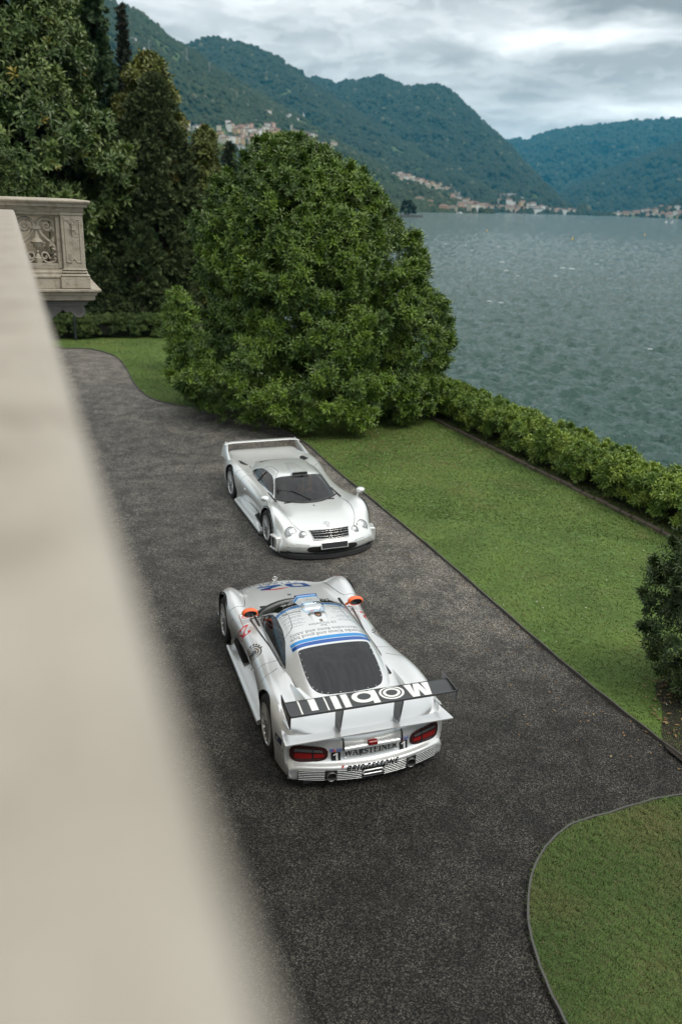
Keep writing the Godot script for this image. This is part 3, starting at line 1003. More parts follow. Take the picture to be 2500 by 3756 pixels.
func balcony(pale: Material, granite: Material) -> void:
	var b := local_thing("balcony", "carved pale stone balcony on scroll brackets jutting from the villa", "balcony")
	var z := -10.5
	var x1 := 0.767
	var depth := 3.0
	var s := Shape.new()
	# path round the balcony: from the house along the near side, the lake side and back; outward to its right hand
	var run := [Vector2(-1.4, z + 0.0), Vector2(x1, z + 0.0), Vector2(x1, z - depth), Vector2(-1.4, z - depth)]
	# coping rail
	var rail := [Vector2(-0.24, 5.80), Vector2(0.015, 5.80), Vector2(0.02, 5.833), Vector2(0.055, 5.838), Vector2(0.058, 5.868), Vector2(0.075, 5.875), Vector2(0.088, 5.885), Vector2(0.092, 5.897), Vector2(0.086, 5.908), Vector2(0.07, 5.912), Vector2(-0.21, 5.916), Vector2(-0.235, 5.905), Vector2(-0.24, 5.80)]
	moulding(s, run, rail)
	part("coping_rail", s.mesh(), pale, b)
	s = Shape.new()
	moulding(s, run, [Vector2(-0.20, 5.742), Vector2(-0.018, 5.742), Vector2(-0.01, 5.752), Vector2(-0.006, 5.775), Vector2(0.008, 5.785), Vector2(0.012, 5.80), Vector2(-0.20, 5.80)])
	part("frieze", s.mesh(), pale, b)
	# plinth and its mouldings
	s = Shape.new()
	moulding(s, run, [Vector2(-0.20, 4.94), Vector2(0.012, 4.94), Vector2(0.012, 5.045), Vector2(0.006, 5.052), Vector2(0.02, 5.062), Vector2(0.022, 5.075), Vector2(0.008, 5.088), Vector2(-0.002, 5.105), Vector2(0.002, 5.118), Vector2(-0.012, 5.132), Vector2(-0.02, 5.15), Vector2(-0.20, 5.15)])
	part("plinth", s.mesh(), pale, b)
	# floor slab with a stepped edge
	s = Shape.new()
	moulding(s, run, [Vector2(-2.1, 4.80), Vector2(0.02, 4.80), Vector2(0.075, 4.815), Vector2(0.08, 4.865), Vector2(0.10, 4.872), Vector2(0.104, 4.895), Vector2(0.125, 4.905), Vector2(0.148, 4.918), Vector2(0.148, 4.936), Vector2(-2.1, 4.938)])
	part("floor_slab", s.mesh(), pale, b)
	# corner piers with a sunk panel and a hanging husk
	for cz in [z, z - depth]:
		var pier := Shape.new()
		var zc: float = cz - 0.12 if cz == z else cz + 0.12
		pier.box(Vector3(0.645, 5.447, zc), Vector3(0.246, 0.60, 0.25), Basis.IDENTITY, 0.006)
		pier.box(Vector3(0.645, 5.152, zc), Vector3(0.27, 0.022, 0.272), Basis.IDENTITY, 0.008)
		pier.box(Vector3(0.645, 5.122, zc), Vector3(0.288, 0.020, 0.29), Basis.IDENTITY, 0.008)
		pier.box(Vector3(0.645, 5.085, zc), Vector3(0.325, 0.034, 0.325), Basis.IDENTITY, 0.014)
		pier.box(Vector3(0.645, 5.004, zc), Vector3(0.330, 0.126, 0.33), Basis.IDENTITY, 0.006)
		pier.box(Vector3(0.645, 5.762, zc), Vector3(0.262, 0.030, 0.265), Basis.IDENTITY, 0.006)
		var pp := part("corner_pier", pier.mesh(), pale, b)
		if cz != z:
			continue
		var fr := Shape.new()
		var f0 := z + 0.006
		var outline := [Vector2(0.565, 5.70), Vector2(0.565, 5.235), Vector2(0.615, 5.235), Vector2(0.625, 5.262), Vector2(0.645, 5.272), Vector2(0.665, 5.262), Vector2(0.675, 5.235), Vector2(0.725, 5.235), Vector2(0.725, 5.70), Vector2(0.69, 5.70), Vector2(0.665, 5.655), Vector2(0.645, 5.648), Vector2(0.625, 5.655), Vector2(0.60, 5.70), Vector2(0.565, 5.70)]
		for k in outline.size() - 1:
			var a: Vector2 = outline[k]
			var c: Vector2 = outline[k + 1]
			fr.tube([Vector3(a.x, a.y, f0), Vector3(c.x, c.y, f0)], [0.008, 0.008], 6)
		part("panel_frame", fr.mesh(), pale, pp)
		var hs := Shape.new()
		for k in 5:
			var y := 5.655 - k * 0.030
			var r: float = [0.020, 0.014, 0.026, 0.012, 0.010][k]
			hs.tube([Vector3(0.645, y + 0.018, f0), Vector3(0.645, y, f0 + 0.006), Vector3(0.645, y - 0.014, f0)], [0.004, r, 0.005], 8)
		for sgn in [-1.0, 1.0]:
			hs.tube([Vector3(0.645, 5.66, f0), Vector3(0.645 + sgn * 0.022, 5.69, f0 + 0.003), Vector3(0.645 + sgn * 0.03, 5.702, f0)], [0.007, 0.006, 0.003], 6)
			hs.tube([Vector3(0.645, 5.60, f0), Vector3(0.645 + sgn * 0.025, 5.588, f0 + 0.004), Vector3(0.645 + sgn * 0.034, 5.597, f0)], [0.008, 0.006, 0.003], 6)
		part("husk_carving", hs.mesh(), pale, pp)
	# frames and pierced scrollwork of the near side; a plain pierced panel on the others
	var fz := z - 0.10
	s = Shape.new()
	s.box(Vector3(0.4940, 5.447, fz), Vector3(0.054, 0.58, 0.13), Basis.IDENTITY, 0.006)
	s.box(Vector3(-0.36, 5.447, fz), Vector3(0.054, 0.58, 0.13), Basis.IDENTITY, 0.006)
	s.box(Vector3(0.067, 5.735, fz), Vector3(0.80, 0.012, 0.128), Basis.IDENTITY, 0.003)
	s.box(Vector3(0.067, 5.183, fz), Vector3(0.80, 0.062, 0.128), Basis.IDENTITY, 0.006)
	s.box(Vector3(-0.88, 5.447, fz), Vector3(0.98, 0.58, 0.126), Basis.IDENTITY, 0.004)
	part("panel_frame", s.mesh(), pale, b)
	s = Shape.new()
	s.box(Vector3(0.70, 5.447, z - depth * 0.5), Vector3(0.11, 0.59, depth - 0.52), Basis.IDENTITY, 0.004)
	s.box(Vector3(-0.45, 5.447, z - depth + 0.08), Vector3(1.9, 0.59, 0.11), Basis.IDENTITY, 0.004)
	part("far_panels", s.mesh(), pale, b)
	var px := func(a: float, c: float) -> Vector3: return Vector3(0.462 + (a - 800.0) * 0.000731, 5.722 - (c - 545.0) * 0.000731, fz + 0.02)
	for side in 2:
		var sc := Shape.new()
		var mir := func(a: float) -> float: return a if side == 0 else 1030.0 - a
		var main := []
		for q in [[664, 694], [690, 700], [703, 676], [690, 646], [656, 640], [630, 660], [626, 700], [650, 735], [700, 742], [752, 722], [776, 680], [766, 620], [720, 580], [655, 568], [592, 588], [552, 640], [546, 690], [572, 770], [636, 856], [722, 926], [788, 1010], [810, 1100], [782, 1186], [712, 1228], [640, 1226], [590, 1190], [560, 1200]]:
			main.append(px.call(mir.call(q[0]), q[1]))
		main = spline_line(main, 90)
		var rad := []
		for k in main.size(): rad.append(lerpf(0.012, 0.020, sin(PI * clampf(float(k) / main.size() * 1.1, 0, 1))))
		sc.tube(main, rad, 8)
		# acanthus leaves along the scroll
		for q in [[745, 940, 766, 820, 0.024], [745, 935, 690, 990, 0.022], [790, 1040, 725, 1010, 0.02], [805, 1100, 750, 1120, 0.02], [776, 690, 772, 775, 0.02], [780, 700, 700, 730, 0.022], [770, 1190, 760, 1130, 0.018]]:
			var a: Vector3 = px.call(mir.call(q[0]), q[1])
			var c: Vector3 = px.call(mir.call(q[2]), q[3])
			sc.tube([a, a.lerp(c, 0.5) + Vector3(0, 0, 0.012), c], [0.012, q[4], 0.004], 7)
		var low := []
		for q in [[690, 1165], [650, 1090], [600, 1078], [572, 1110], [580, 1155], [615, 1172], [640, 1150], [625, 1125]]:
			low.append(px.call(mir.call(q[0]), q[1]))
		low = spline_line(low, 30)
		var lr := []
		for k in low.size(): lr.append(0.013)
		sc.tube(low, lr, 7)
		part("scroll_carving", sc.mesh(), pale, b)
	var urn := Shape.new()
	var c0: Vector3 = px.call(515.0, 545.0)
	var prof := PackedVector2Array()
	for q in [[0, 580], [14, 600], [30, 622], [12, 628], [15, 690], [18, 745], [26, 800], [48, 860], [96, 910], [98, 920], [72, 928], [66, 960], [50, 1000], [22, 1025], [16, 1045], [26, 1062], [18, 1090], [40, 1140], [60, 1160], [60, 1236]]:
		prof.append(Vector2(q[0] * 0.000731, -(q[1] - 545.0) * 0.000731))
	urn.lathe(prof, Transform3D(Basis.IDENTITY.scaled(Vector3(1, 1, 0.7)), c0), 18)
	urn.box(px.call(500.0, 710.0), Vector3(0.125, 0.036, 0.05), Basis.IDENTITY, 0.006)
	for sgn in [-1.0, 1.0]:
		urn.tube([px.call(515.0 + sgn * 70.0, 935.0), px.call(515.0 + sgn * 120.0, 930.0), px.call(515.0 + sgn * 118.0, 965.0), px.call(515.0 + sgn * 75.0, 990.0)], [0.006, 0.008, 0.007, 0.005], 6)
	part("urn_carving", urn.mesh(), pale, b)
	# granite brackets with a volute
	for bz in [z - 0.04, z - depth + 0.34]:
		var br := Shape.new()
		var poly := PackedVector2Array([Vector2(-1.4, 4.798), Vector2(0.80, 4.798), Vector2(0.77, 4.78), Vector2(0.75, 4.745), Vector2(0.705, 4.735)])
		var tail := []
		for k in 13:
			var a := lerpf(1.2, -2.6, k / 12.0)
			tail.append(Vector2(0.655, 4.677) + Vector2(cos(a), sin(a)) * 0.078)
		for q in tail: poly.append(q)
		for q in [Vector2(0.56, 4.68), Vector2(0.535, 4.655), Vector2(0.505, 4.665), Vector2(0.48, 4.69), Vector2(0.42, 4.65), Vector2(0.35, 4.59), Vector2(0.27, 4.50), Vector2(0.18, 4.36), Vector2(0.10, 4.15), Vector2(0.06, 3.9), Vector2(0.05, 3.6), Vector2(-1.4, 3.6)]: poly.append(q)
		br.prism(poly, Transform3D(Basis.IDENTITY, Vector3(0, 0, bz - 0.30)), 0.30)
		var bp := part("scroll_bracket", br.mesh(), granite, b)
		var vs := Shape.new()
		var spiral := []
		var sr := []
		for k in 46:
			var a := 2.5 - k * 0.30
			var r := 0.070 * pow(0.94, k)
			spiral.append(Vector3(0.655 + cos(a) * r, 4.677 + sin(a) * r, bz + 0.002))
			sr.append(0.010 * pow(0.965, k))
		var lead := []
		for q in [Vector2(0.20, 4.42), Vector2(0.30, 4.555), Vector2(0.40, 4.655), Vector2(0.50, 4.725), Vector2(0.57, 4.742)]: lead.append(Vector3(q.x, q.y, bz + 0.002))
		var lr2 := [0.008, 0.009, 0.009, 0.009, 0.010]
		vs.tube(lead + spiral, lr2 + sr, 6)
		part("volute", vs.mesh(), granite, bp)
	s = Shape.new()
	s.box(Vector3(-0.3, 4.765, z - depth * 0.5), Vector3(2.06, 0.064, depth - 0.05), Basis.IDENTITY, 0.01)
	part("soffit", s.mesh(), granite, b)


# ---------------------------------------------------------------- plants
func leaf_mat(name_: String, shine := 0.45, glow := Color(0.30, 0.38, 0.10)) -> StandardMaterial3D:
	var m := paint(name_, Color.WHITE, shine)
	m.vertex_color_use_as_albedo = true
	m.backlight_enabled = true
	m.backlight = glow
	return m

# a shoot with leaves round it, pointing up, about one unit long
func shoot(count: int, long: float, wide: float, lo: float, hi: float, droop := 0.2) -> ArrayMesh:
	var s := Shape.new()
	for k in count:
		var a := k * 2.399 + rr(-0.3, 0.3)
		var f := float(k) / maxf(count - 1, 1)
		var up := lerpf(lo, hi, f) + rr(-0.15, 0.15)
		var dir := Vector3(cos(a) * cos(up), sin(up), sin(a) * cos(up))
		var side := dir.cross(Vector3.UP).normalized()
		var nrm := side.cross(dir).normalized()
		var base := Vector3(0, 0.15 + 0.55 * f, 0) + dir * 0.04
		var l := long * rr(0.75, 1.15)
		var w := wide * rr(0.8, 1.15)
		var mid := base + dir * l * 0.5 - Vector3.UP * droop * l * 0.12
		var tip := base + dir * l - Vector3.UP * droop * l * 0.5
		var lift := nrm * w * 0.28
		var ml := mid + side * w * 0.5 + lift
		var mr := mid - side * w * 0.5 + lift
		s.tint = Color(1, 1, 1) * rr(0.85, 1.12)
		s.flat(base, ml, mid, nrm)
		s.flat(ml, tip, mid, nrm)
		s.flat(base, mid, mr, nrm)
		s.flat(mid, tip, mr, nrm)
	return s.mesh(true)

# a feathery conifer spray, drooping along its length
func feather(count: int) -> ArrayMesh:
	var s := Shape.new()
	for k in count:
		var f := float(k) / count
		var sgn := 1.0 if k % 2 == 0 else -1.0
		var base := Vector3(0, 0.9 * f - 0.35 * f * f, 0)
		var dir := Vector3(sgn * rr(0.5, 0.9), rr(0.0, 0.5), rr(-0.7, 0.7)).normalized()
		var l := rr(0.22, 0.42) * (1.1 - 0.6 * f)
		var side := dir.cross(Vector3(0, 0.3, 1)).normalized() * 0.035
		s.flat(base - side, base + side, base + dir * l - Vector3.UP * 0.10, Vector3.UP)
		s.flat(base, base + dir * l * 0.6 + side * 2.2, base + dir * l * 0.9 - Vector3.UP * 0.16, Vector3.UP)
	return s.mesh()

# fill clumps with shoots; clumps are [centre, radius, tone]
func leafage(called: String, clumps: Array, per: int, size: Vector2, form: Array, mat: Material, parent: Node, cols: Array, heart: Vector3, lift := 0.35, accent := Color(0, 0, 0), accents := 0.0) -> void:
	var where := []
	var tints := []
	for m in form.size():
		where.append([])
		tints.append(PackedColorArray())
	for c in clumps:
		var out: Vector3 = (c[0] - heart)
		out.y *= 0.6
		out = (out.normalized() + Vector3.UP * lift).normalized()
		var n := int(per * c[1] * c[1] * 4.0)
		for k in n:
			var d := Vector3(rr(-1, 1), rr(-1, 1), rr(-1, 1))
			if d.length() > 1.0 or d.length() < 0.05: d = out
			d = (d.normalized() + out * 0.75).normalized()
			var p: Vector3 = c[0] + d * c[1] * (rr(0.55, 1.0) if rng.randf() < 0.75 else rr(0.1, 0.6)) * Vector3(1, 0.8, 1)
			var ax := (d + Vector3.UP * lift * 1.2 + Vector3(rr(-0.4, 0.4), rr(-0.4, 0.4), rr(-0.4, 0.4))).normalized()
			var xx := ax.cross(Vector3(rr(-1, 1), rr(-1, 1), rr(-1, 1))).normalized()
			var b := Basis(xx, ax, xx.cross(ax))
			var sc := rr(size.x, size.y)
			var w := rng.randi() % form.size()
			where[w].append(Transform3D(b.scaled_local(Vector3.ONE * sc), p))
			var col: Color = cols[0].lerp(cols[1], clampf(c[2] + rr(-0.35, 0.35), 0, 1))
			if rng.randf() < accents: col = accent
			tints[w].append(col * rr(0.8, 1.2))
	for m in form.size():
		many(called, form[m], mat, where[m], tints[m], parent)

func limbs(parent: Node, mat: Material, base: Vector3, top: Vector3, r: float, clumps: Array, count: int) -> void:
	var s := Shape.new()
	var line := []
	var rad := []
	for k in 9:
		var f := k / 8.0
		line.append(base.lerp(top, f) + Vector3(sin(f * 5.0) * r * 0.5, 0, cos(f * 4.0) * r * 0.4))
		rad.append(r * (1.25 - 0.95 * f) * (1.3 if k == 0 else 1.0))
	s.tube(line, rad, 9)
	part("trunk", s.mesh(), mat, parent)
	for k in count:
		var l := Shape.new()
		var c: Array = clumps[(k * 37) % clumps.size()]
		var e: Vector3 = c[0]
		var f := clampf((e.y - base.y) / (top.y - base.y) - 0.25, 0.05, 0.9)
		var st := base.lerp(top, f)
		var m := st.lerp(e, 0.5) + Vector3(0, 0.06 * (e - st).length(), 0)
		l.tube([st, m, e], [r * 0.42 * (1.0 - f * 0.6), r * 0.22, r * 0.06], 6)
		part("limb", l.mesh(), mat, parent)

# left and right outline as (half width, height), turned into clumps over the crown's surface and inside it
func outline_at(side: Array, y: float) -> float:
	for k in side.size() - 1:
		if y <= side[k].y and y >= side[k + 1].y:
			return lerpf(side[k].x, side[k + 1].x, (side[k].y - y) / maxf(side[k].y - side[k + 1].y, 0.01))
	return side[0].x if y > side[0].y else side[-1].x

func far_in(a: Array, k: float) -> Array:
	var o := []
	for q in a: o.append(Vector2(q.x * k, 1.2 + (q.y - 1.2) * (k + 0.1)))
	return o

# the same outline seen at k times the distance
func far_side(a: Array, k: float) -> Array:
	var o := []
	for q in a: o.append(Vector2(q.x * k, EYE + (q.y - EYE) * k))
	return o

var lumps := noise(FastNoiseLite.TYPE_SIMPLEX_SMOOTH, 0.9, 2, 303)
func crown_clumps(at: Vector3, right: Vector3, L: Array, R: Array, deep: float, n: int, rc: Vector2, inner := 0.25, low := 0.2) -> Array:
	var out := []
	var fw := Vector3.UP.cross(right)
	var hi := maxf(L[0].y, R[0].y)
	var tries := 0
	while out.size() < n:
		var y := lerpf(low, hi, pow(rng.randf(), 1.15))
		var a := tries * 2.399963 + rr(-0.4, 0.4)
		tries += 1
		var l := outline_at(L, y)
		var r := outline_at(R, y)
		var half := (l + r) * 0.5
		half *= 0.95 + 0.13 * lumps.get_noise_3d(cos(a) * 1.5 + at.x, y * 0.75, sin(a) * 1.5 + at.z)
		if rng.randf() > half / 3.2 + 0.15: continue
		var mid := (r - l) * 0.5
		var c := rr(rc.x, rc.y)
		var k := 1.0
		if rng.randf() < inner: k = sqrt(rng.randf()) * 0.8
		var dx := cos(a) * maxf(half - minf(c, 0.40) - 0.10, 0.05) * k + mid
		var dz := sin(a) * maxf(half * deep - minf(c, 0.40) - 0.10, 0.05) * k
		var ty := minf(y, hi - c - 0.12)
		out.append([at + right * dx + fw * dz + Vector3.UP * ty, c, rr(0.1, 0.9)])
	return out

func build_plants() -> void:
	var bark := paint("bark", lin(0.045, 0.036, 0.028), 0.9)
	bark.heightmap_enabled = true
	bark.heightmap_scale = 2.0
	bark.heightmap_texture = noise_tex(noise(FastNoiseLite.TYPE_SIMPLEX, 0.05, 4, 71), 256)
	bark.uv1_triplanar = true
	var glossy := leaf_mat("glossy leaves", 0.42)
	var matte := leaf_mat("soft leaves", 0.6)
	var needle := leaf_mat("needles", 0.8, Color(0.12, 0.16, 0.06))
	var laurel := [shoot(10, 0.62, 0.20, 0.1, 1.1), shoot(8, 0.70, 0.22, -0.1, 0.9, 0.5)]
	var broad := [shoot(9, 0.85, 0.34, 0.0, 1.0), shoot(8, 0.9, 0.36, -0.2, 0.8, 0.4)]
	var fine := [shoot(14, 0.42, 0.14, -0.2, 1.2), shoot(12, 0.46, 0.16, -0.3, 1.0, 0.4)]
	var fern := [feather(26), feather(22)]

	# the great round tree
	var base := Vector3(-1.25, 0, -25.3)
	var right := Vector3(0.9988, 0, 0.0493)
	var L := [Vector2(0.55, 7.75), Vector2(1.25, 7.48), Vector2(1.8, 7.13), Vector2(2.2, 6.55), Vector2(2.8, 6.2), Vector2(3.14, 5.6), Vector2(3.46, 5.0), Vector2(3.55, 4.27), Vector2(3.25, 3.66), Vector2(3.1, 3.04), Vector2(3.15, 2.28), Vector2(3.75, 1.75), Vector2(4.4, 1.22), Vector2(4.18, 0.7), Vector2(3.54, 0.2)]
	var R := [Vector2(-0.5, 7.75), Vector2(0.0, 7.52), Vector2(0.4, 7.33), Vector2(1.1, 6.9), Vector2(1.95, 6.47), Vector2(2.65, 5.68), Vector2(3.1, 5.1), Vector2(3.45, 4.5), Vector2(3.84, 4.0), Vector2(3.95, 3.52), Vector2(4.43, 3.15), Vector2(4.53, 2.77), Vector2(4.46, 2.0), Vector2(4.5, 1.6), Vector2(4.34, 0.92), Vector2(4.47, 0.23)]
	var t := thing("round_tree", "big dome shaped evergreen tree between the drive and the lake", "tree", Vector3.ZERO)
	var cl := crown_clumps(base, right, L, R, 0.95, 820, Vector2(0.24, 0.52), 0.25, 0.42)
	cl += crown_clumps(base, right, far_in(L, 0.72), far_in(R, 0.72), 0.95, 150, Vector2(0.45, 0.7), 0.2, 0.6)
	leafage("crown", cl, 84, Vector2(0.165, 0.275), laurel, glossy, t, [Color(0.050, 0.098, 0.014), Color(0.162, 0.250, 0.031)], base + Vector3(0, 2.6, 0))
	limbs(t, bark, base, base + Vector3(-0.4, 6.6, 0), 0.22, cl, 46)

	# the little bright tree beside it
	t = thing("bush", "small bright green rounded bush at the left foot of the dome tree", "bush")
	base = Vector3(-6.16, 0, -30.4)
	right = Vector3(0.98, 0, -0.2).normalized()
	cl = crown_clumps(base, right, [Vector2(0.1, 3.0), Vector2(0.5, 2.5), Vector2(0.70, 1.7), Vector2(0.60, 1.0), Vector2(0.4, 0.35)], [Vector2(0.1, 3.0), Vector2(0.55, 2.7), Vector2(0.95, 1.9), Vector2(0.9, 1.0), Vector2(0.5, 0.35)], 1.0, 70, Vector2(0.24, 0.40), 0.2, 0.3)
	leafage("crown", cl, 70, Vector2(0.17, 0.28), laurel, glossy, t, [Color(0.085, 0.155, 0.023), Color(0.185, 0.280, 0.040)], base + Vector3(0, 1.0, 0))
	limbs(t, bark, base, base + Vector3(0, 2.6, 0), 0.09, cl, 10)

	# trees behind, from left to right
	right = Vector3(0.94, 0, -0.34).normalized()
	t = thing("magnolia_tree", "tall evergreen tree with yellowing leaves at the upper left behind the balcony", "tree")
	base = Vector3(-11.74, 0, -31.9) * 1.3
	cl = crown_clumps(base, right, far_side([Vector2(1.6, 16.0), Vector2(2.6, 13.0), Vector2(3.8, 10), Vector2(4.4, 7), Vector2(4.4, 4), Vector2(3.5, 1.0)], 1.3), far_side([Vector2(1.1, 16.0), Vector2(1.9, 12.2), Vector2(2.3, 11.2), Vector2(2.45, 9.84), Vector2(2.6, 8.87), Vector2(3.5, 7.8), Vector2(4.7, 6.7), Vector2(3.8, 5.7), Vector2(3.1, 4.6), Vector2(2.4, 3.65), Vector2(2.3, 1.2)], 1.3), 0.7, 520, Vector2(0.5, 0.9), 0.2, 0.8)
	leafage("crown", cl, 40, Vector2(0.28, 0.44), broad, glossy, t, [Color(0.062, 0.105, 0.028), Color(0.175, 0.230, 0.068)], base + Vector3(0, 5.0, 0), 0.35, Color(0.34, 0.27, 0.05), 0.022)
	limbs(t, bark, base, base + Vector3(-0.4, 17.5, 0), 0.3, cl, 34)

	t = thing("cedar_tree", "dark drooping conifer at the top left behind the yellowing tree", "tree")
	base = Vector3(-13.5, 0, -46.1)
	cl = crown_clumps(base, right, [Vector2(0.4, 18.0), Vector2(1.0, 15), Vector2(2.0, 12), Vector2(2.8, 8), Vector2(3.2, 3)], [Vector2(0.5, 18.0), Vector2(0.9, 14.8), Vector2(1.25, 13.4), Vector2(1.45, 12.0), Vector2(1.75, 10.3), Vector2(2.0, 8.0), Vector2(2.4, 3)], 1.0, 230, Vector2(0.45, 0.8), 0.15, 1.0)
	leafage("crown", cl, 26, Vector2(0.5, 0.85), fern, needle, t, [Color(0.024, 0.052, 0.020), Color(0.060, 0.108, 0.036)], base + Vector3(0, 6.0, 0), -0.25)
	limbs(t, bark, base, base + Vector3(0, 17.4, 0), 0.3, cl, 24)

	t = thing("spire_conifer", "narrow dark spire shaped conifer standing above the other trees", "tree")
	base = Vector3(-12.6, 0, -50.5)
	cl = crown_clumps(base, right, [Vector2(0.05, 15.4), Vector2(0.24, 13.7), Vector2(0.48, 11.5), Vector2(0.8, 8), Vector2(1.0, 2)], [Vector2(0.05, 15.4), Vector2(0.34, 14.1), Vector2(0.46, 12.9), Vector2(0.58, 11.6), Vector2(0.85, 8), Vector2(1.0, 2)], 1.0, 10, Vector2(0.1, 0.2), 0.1, 2.0)
	cl.clear()
	for k in 150:
		var y := 15.3 - pow(k / 149.0, 0.9) * 13.0
		var w := 0.06 + (15.4 - y) * 0.10
		var a := k * 2.399
		cl.append([base + Vector3(cos(a) * w * 0.7, y, sin(a) * w * 0.7), 0.16 + w * 0.22, rr(0.2, 0.8)])
	leafage("crown", cl, 150, Vector2(0.22, 0.40), fern, needle, t, [Color(0.020, 0.027, 0.016), Color(0.040, 0.046, 0.026)], base + Vector3(0, 9.0, 0), -0.1)
	limbs(t, bark, base, base + Vector3(0, 15.3, 0), 0.16, cl, 12)

	t = thing("yellowing_tree", "broad tree with olive and yellow leaves behind the big dark yew", "tree")
	base = Vector3(-10.05, 0, -44.9)
	cl = crown_clumps(base, right, [Vector2(0.1, 12.4), Vector2(0.85, 11.9), Vector2(1.7, 10.5), Vector2(2.2, 8), Vector2(2.2, 3)], [Vector2(0.1, 12.4), Vector2(0.7, 12.0), Vector2(1.2, 10.9), Vector2(1.7, 9.9), Vector2(1.8, 9.15), Vector2(2.2, 7), Vector2(2.2, 3)], 1.0, 190, Vector2(0.35, 0.62), 0.15, 2.0)
	leafage("crown", cl, 46, Vector2(0.24, 0.36), broad, glossy, t, [Color(0.085, 0.105, 0.024), Color(0.200, 0.210, 0.048)], base + Vector3(0, 6.0, 0), 0.3, Color(0.28, 0.24, 0.05), 0.04)
	limbs(t, bark, base, base + Vector3(0, 11.0, 0), 0.22, cl, 18)

	t = thing("yew_tree", "very large dark feathery yew left of the dome tree", "tree")
	base = Vector3(-8.61, 0, -39.1) * 1.1
	cl = crown_clumps(base, right, far_side([Vector2(0.1, 10.9), Vector2(0.4, 10.5), Vector2(1.3, 9.3), Vector2(2.1, 7.9), Vector2(2.31, 6.0), Vector2(2.2, 4.0), Vector2(2.2, 0.6)], 1.1), far_side([Vector2(0.1, 10.95), Vector2(0.8, 10.0), Vector2(1.2, 8.9), Vector2(1.75, 7.9), Vector2(2.3, 7.0), Vector2(2.56, 6.1), Vector2(2.5, 4.1), Vector2(2.2, 0.6)], 1.1), 0.75, 420, Vector2(0.36, 0.70), 0.15, 0.6)
	leafage("crown", cl, 72, Vector2(0.27, 0.46), fern, needle, t, [Color(0.046, 0.066, 0.022), Color(0.105, 0.135, 0.044)], base + Vector3(0, 5.0, 0), -0.15)
	limbs(t, bark, base, base + Vector3(0, 10.8, 0), 0.26, cl, 26)

	t = thing("small_yellowing_tree", "smaller yellow green tree at the right shoulder of the yew", "tree")
	base = Vector3(-7.18, 0, -43.4)
	cl = crown_clumps(base, right, [Vector2(0.1, 9.15), Vector2(0.7, 8.5), Vector2(1.0, 6), Vector2(1.0, 2)], [Vector2(0.1, 9.15), Vector2(0.64, 8.7), Vector2(0.9, 7.9), Vector2(0.95, 7.1), Vector2(1.1, 5), Vector2(1.0, 2)], 1.0, 100, Vector2(0.28, 0.5), 0.15, 1.5)
	leafage("crown", cl, 55, Vector2(0.2, 0.32), broad, matte, t, [Color(0.080, 0.102, 0.022), Color(0.180, 0.195, 0.045)], base + Vector3(0, 5.0, 0))
	limbs(t, bark, base, base + Vector3(0, 8.2, 0), 0.14, cl, 10)

	t = thing("dark_tree", "small dark tree in the gap between the yew and the dome tree", "tree")
	base = Vector3(-8.2, 0, -59.4)
	cl = crown_clumps(base, right, [Vector2(0.1, 9.6), Vector2(0.65, 8.4), Vector2(0.9, 5), Vector2(0.9, 2)], [Vector2(0.1, 9.6), Vector2(0.5, 8.9), Vector2(0.65, 7.6), Vector2(0.9, 5), Vector2(0.9, 2)], 1.0, 90, Vector2(0.3, 0.5), 0.15, 1.5)
	leafage("crown", cl, 40, Vector2(0.3, 0.5), fern, needle, t, [Color(0.018, 0.030, 0.016), Color(0.036, 0.055, 0.026)], base + Vector3(0, 5.0, 0), 0.1)
	limbs(t, bark, base, base + Vector3(0, 9.0, 0), 0.15, cl, 8)

	for q in [[Vector3(-10.1, 0, -41.2), [Vector2(0.1, 4.85), Vector2(0.7, 3.95), Vector2(1.3, 2.8), Vector2(1.4, 0.4)], [Vector2(0.2, 4.9), Vector2(1.05, 4.4), Vector2(1.4, 3.2), Vector2(1.4, 0.4)], "pointed dark green yew bush above the far low hedge"],
			[Vector3(-11.7, 0, -40.4), [Vector2(0.1, 3.4), Vector2(0.7, 2.5), Vector2(0.9, 0.4)], [Vector2(0.1, 3.4), Vector2(0.8, 2.4), Vector2(0.9, 0.4)], "lower dark yew bush right of the balcony bracket"],
			[Vector3(-13.8, 0, -39.6), [Vector2(0.1, 3.0), Vector2(0.9, 2.2), Vector2(1.2, 0.4)], [Vector2(0.1, 3.0), Vector2(0.9, 2.2), Vector2(1.2, 0.4)], "dark yew bush behind the balcony bracket"]]:
		t = thing("yew_bush", q[3], "bush", Vector3.ZERO, 0.0, "dark yew bushes behind the low hedge")
		cl = crown_clumps(q[0], right, q[1], q[2], 0.8, 90, Vector2(0.28, 0.5), 0.15, 0.4)
		leafage("crown", cl, 60, Vector2(0.28, 0.5), fern, needle, t, [Color(0.032, 0.056, 0.018), Color(0.082, 0.115, 0.035)], q[0] + Vector3(0, 1.5, 0), 0.15)
		limbs(t, bark, q[0], q[0] + Vector3(0, 2.4, 0), 0.12, cl, 8)
	# backing growth so that no lake shows under the trees
	for q in [[Vector3(-16.5, 0, -43.0), 9.0, 3.2, "dark evergreen mass filling the gap behind the balcony"], [Vector3(-6.4, 0, -44.5), 5.2, 1.9, "dark evergreen just left of the dome tree trunk"]]:
		t = thing("evergreen_tree", q[3], "tree")
		var hh: float = q[1]
		var ww: float = q[2]
		cl = crown_clumps(q[0], right, [Vector2(0.2, hh), Vector2(ww * 0.7, hh * 0.75), Vector2(ww, hh * 0.4), Vector2(ww, 0.5)], [Vector2(0.2, hh), Vector2(ww * 0.7, hh * 0.75), Vector2(ww, hh * 0.4), Vector2(ww, 0.5)], 0.7, 120, Vector2(0.5, 0.85), 0.15, 0.5)
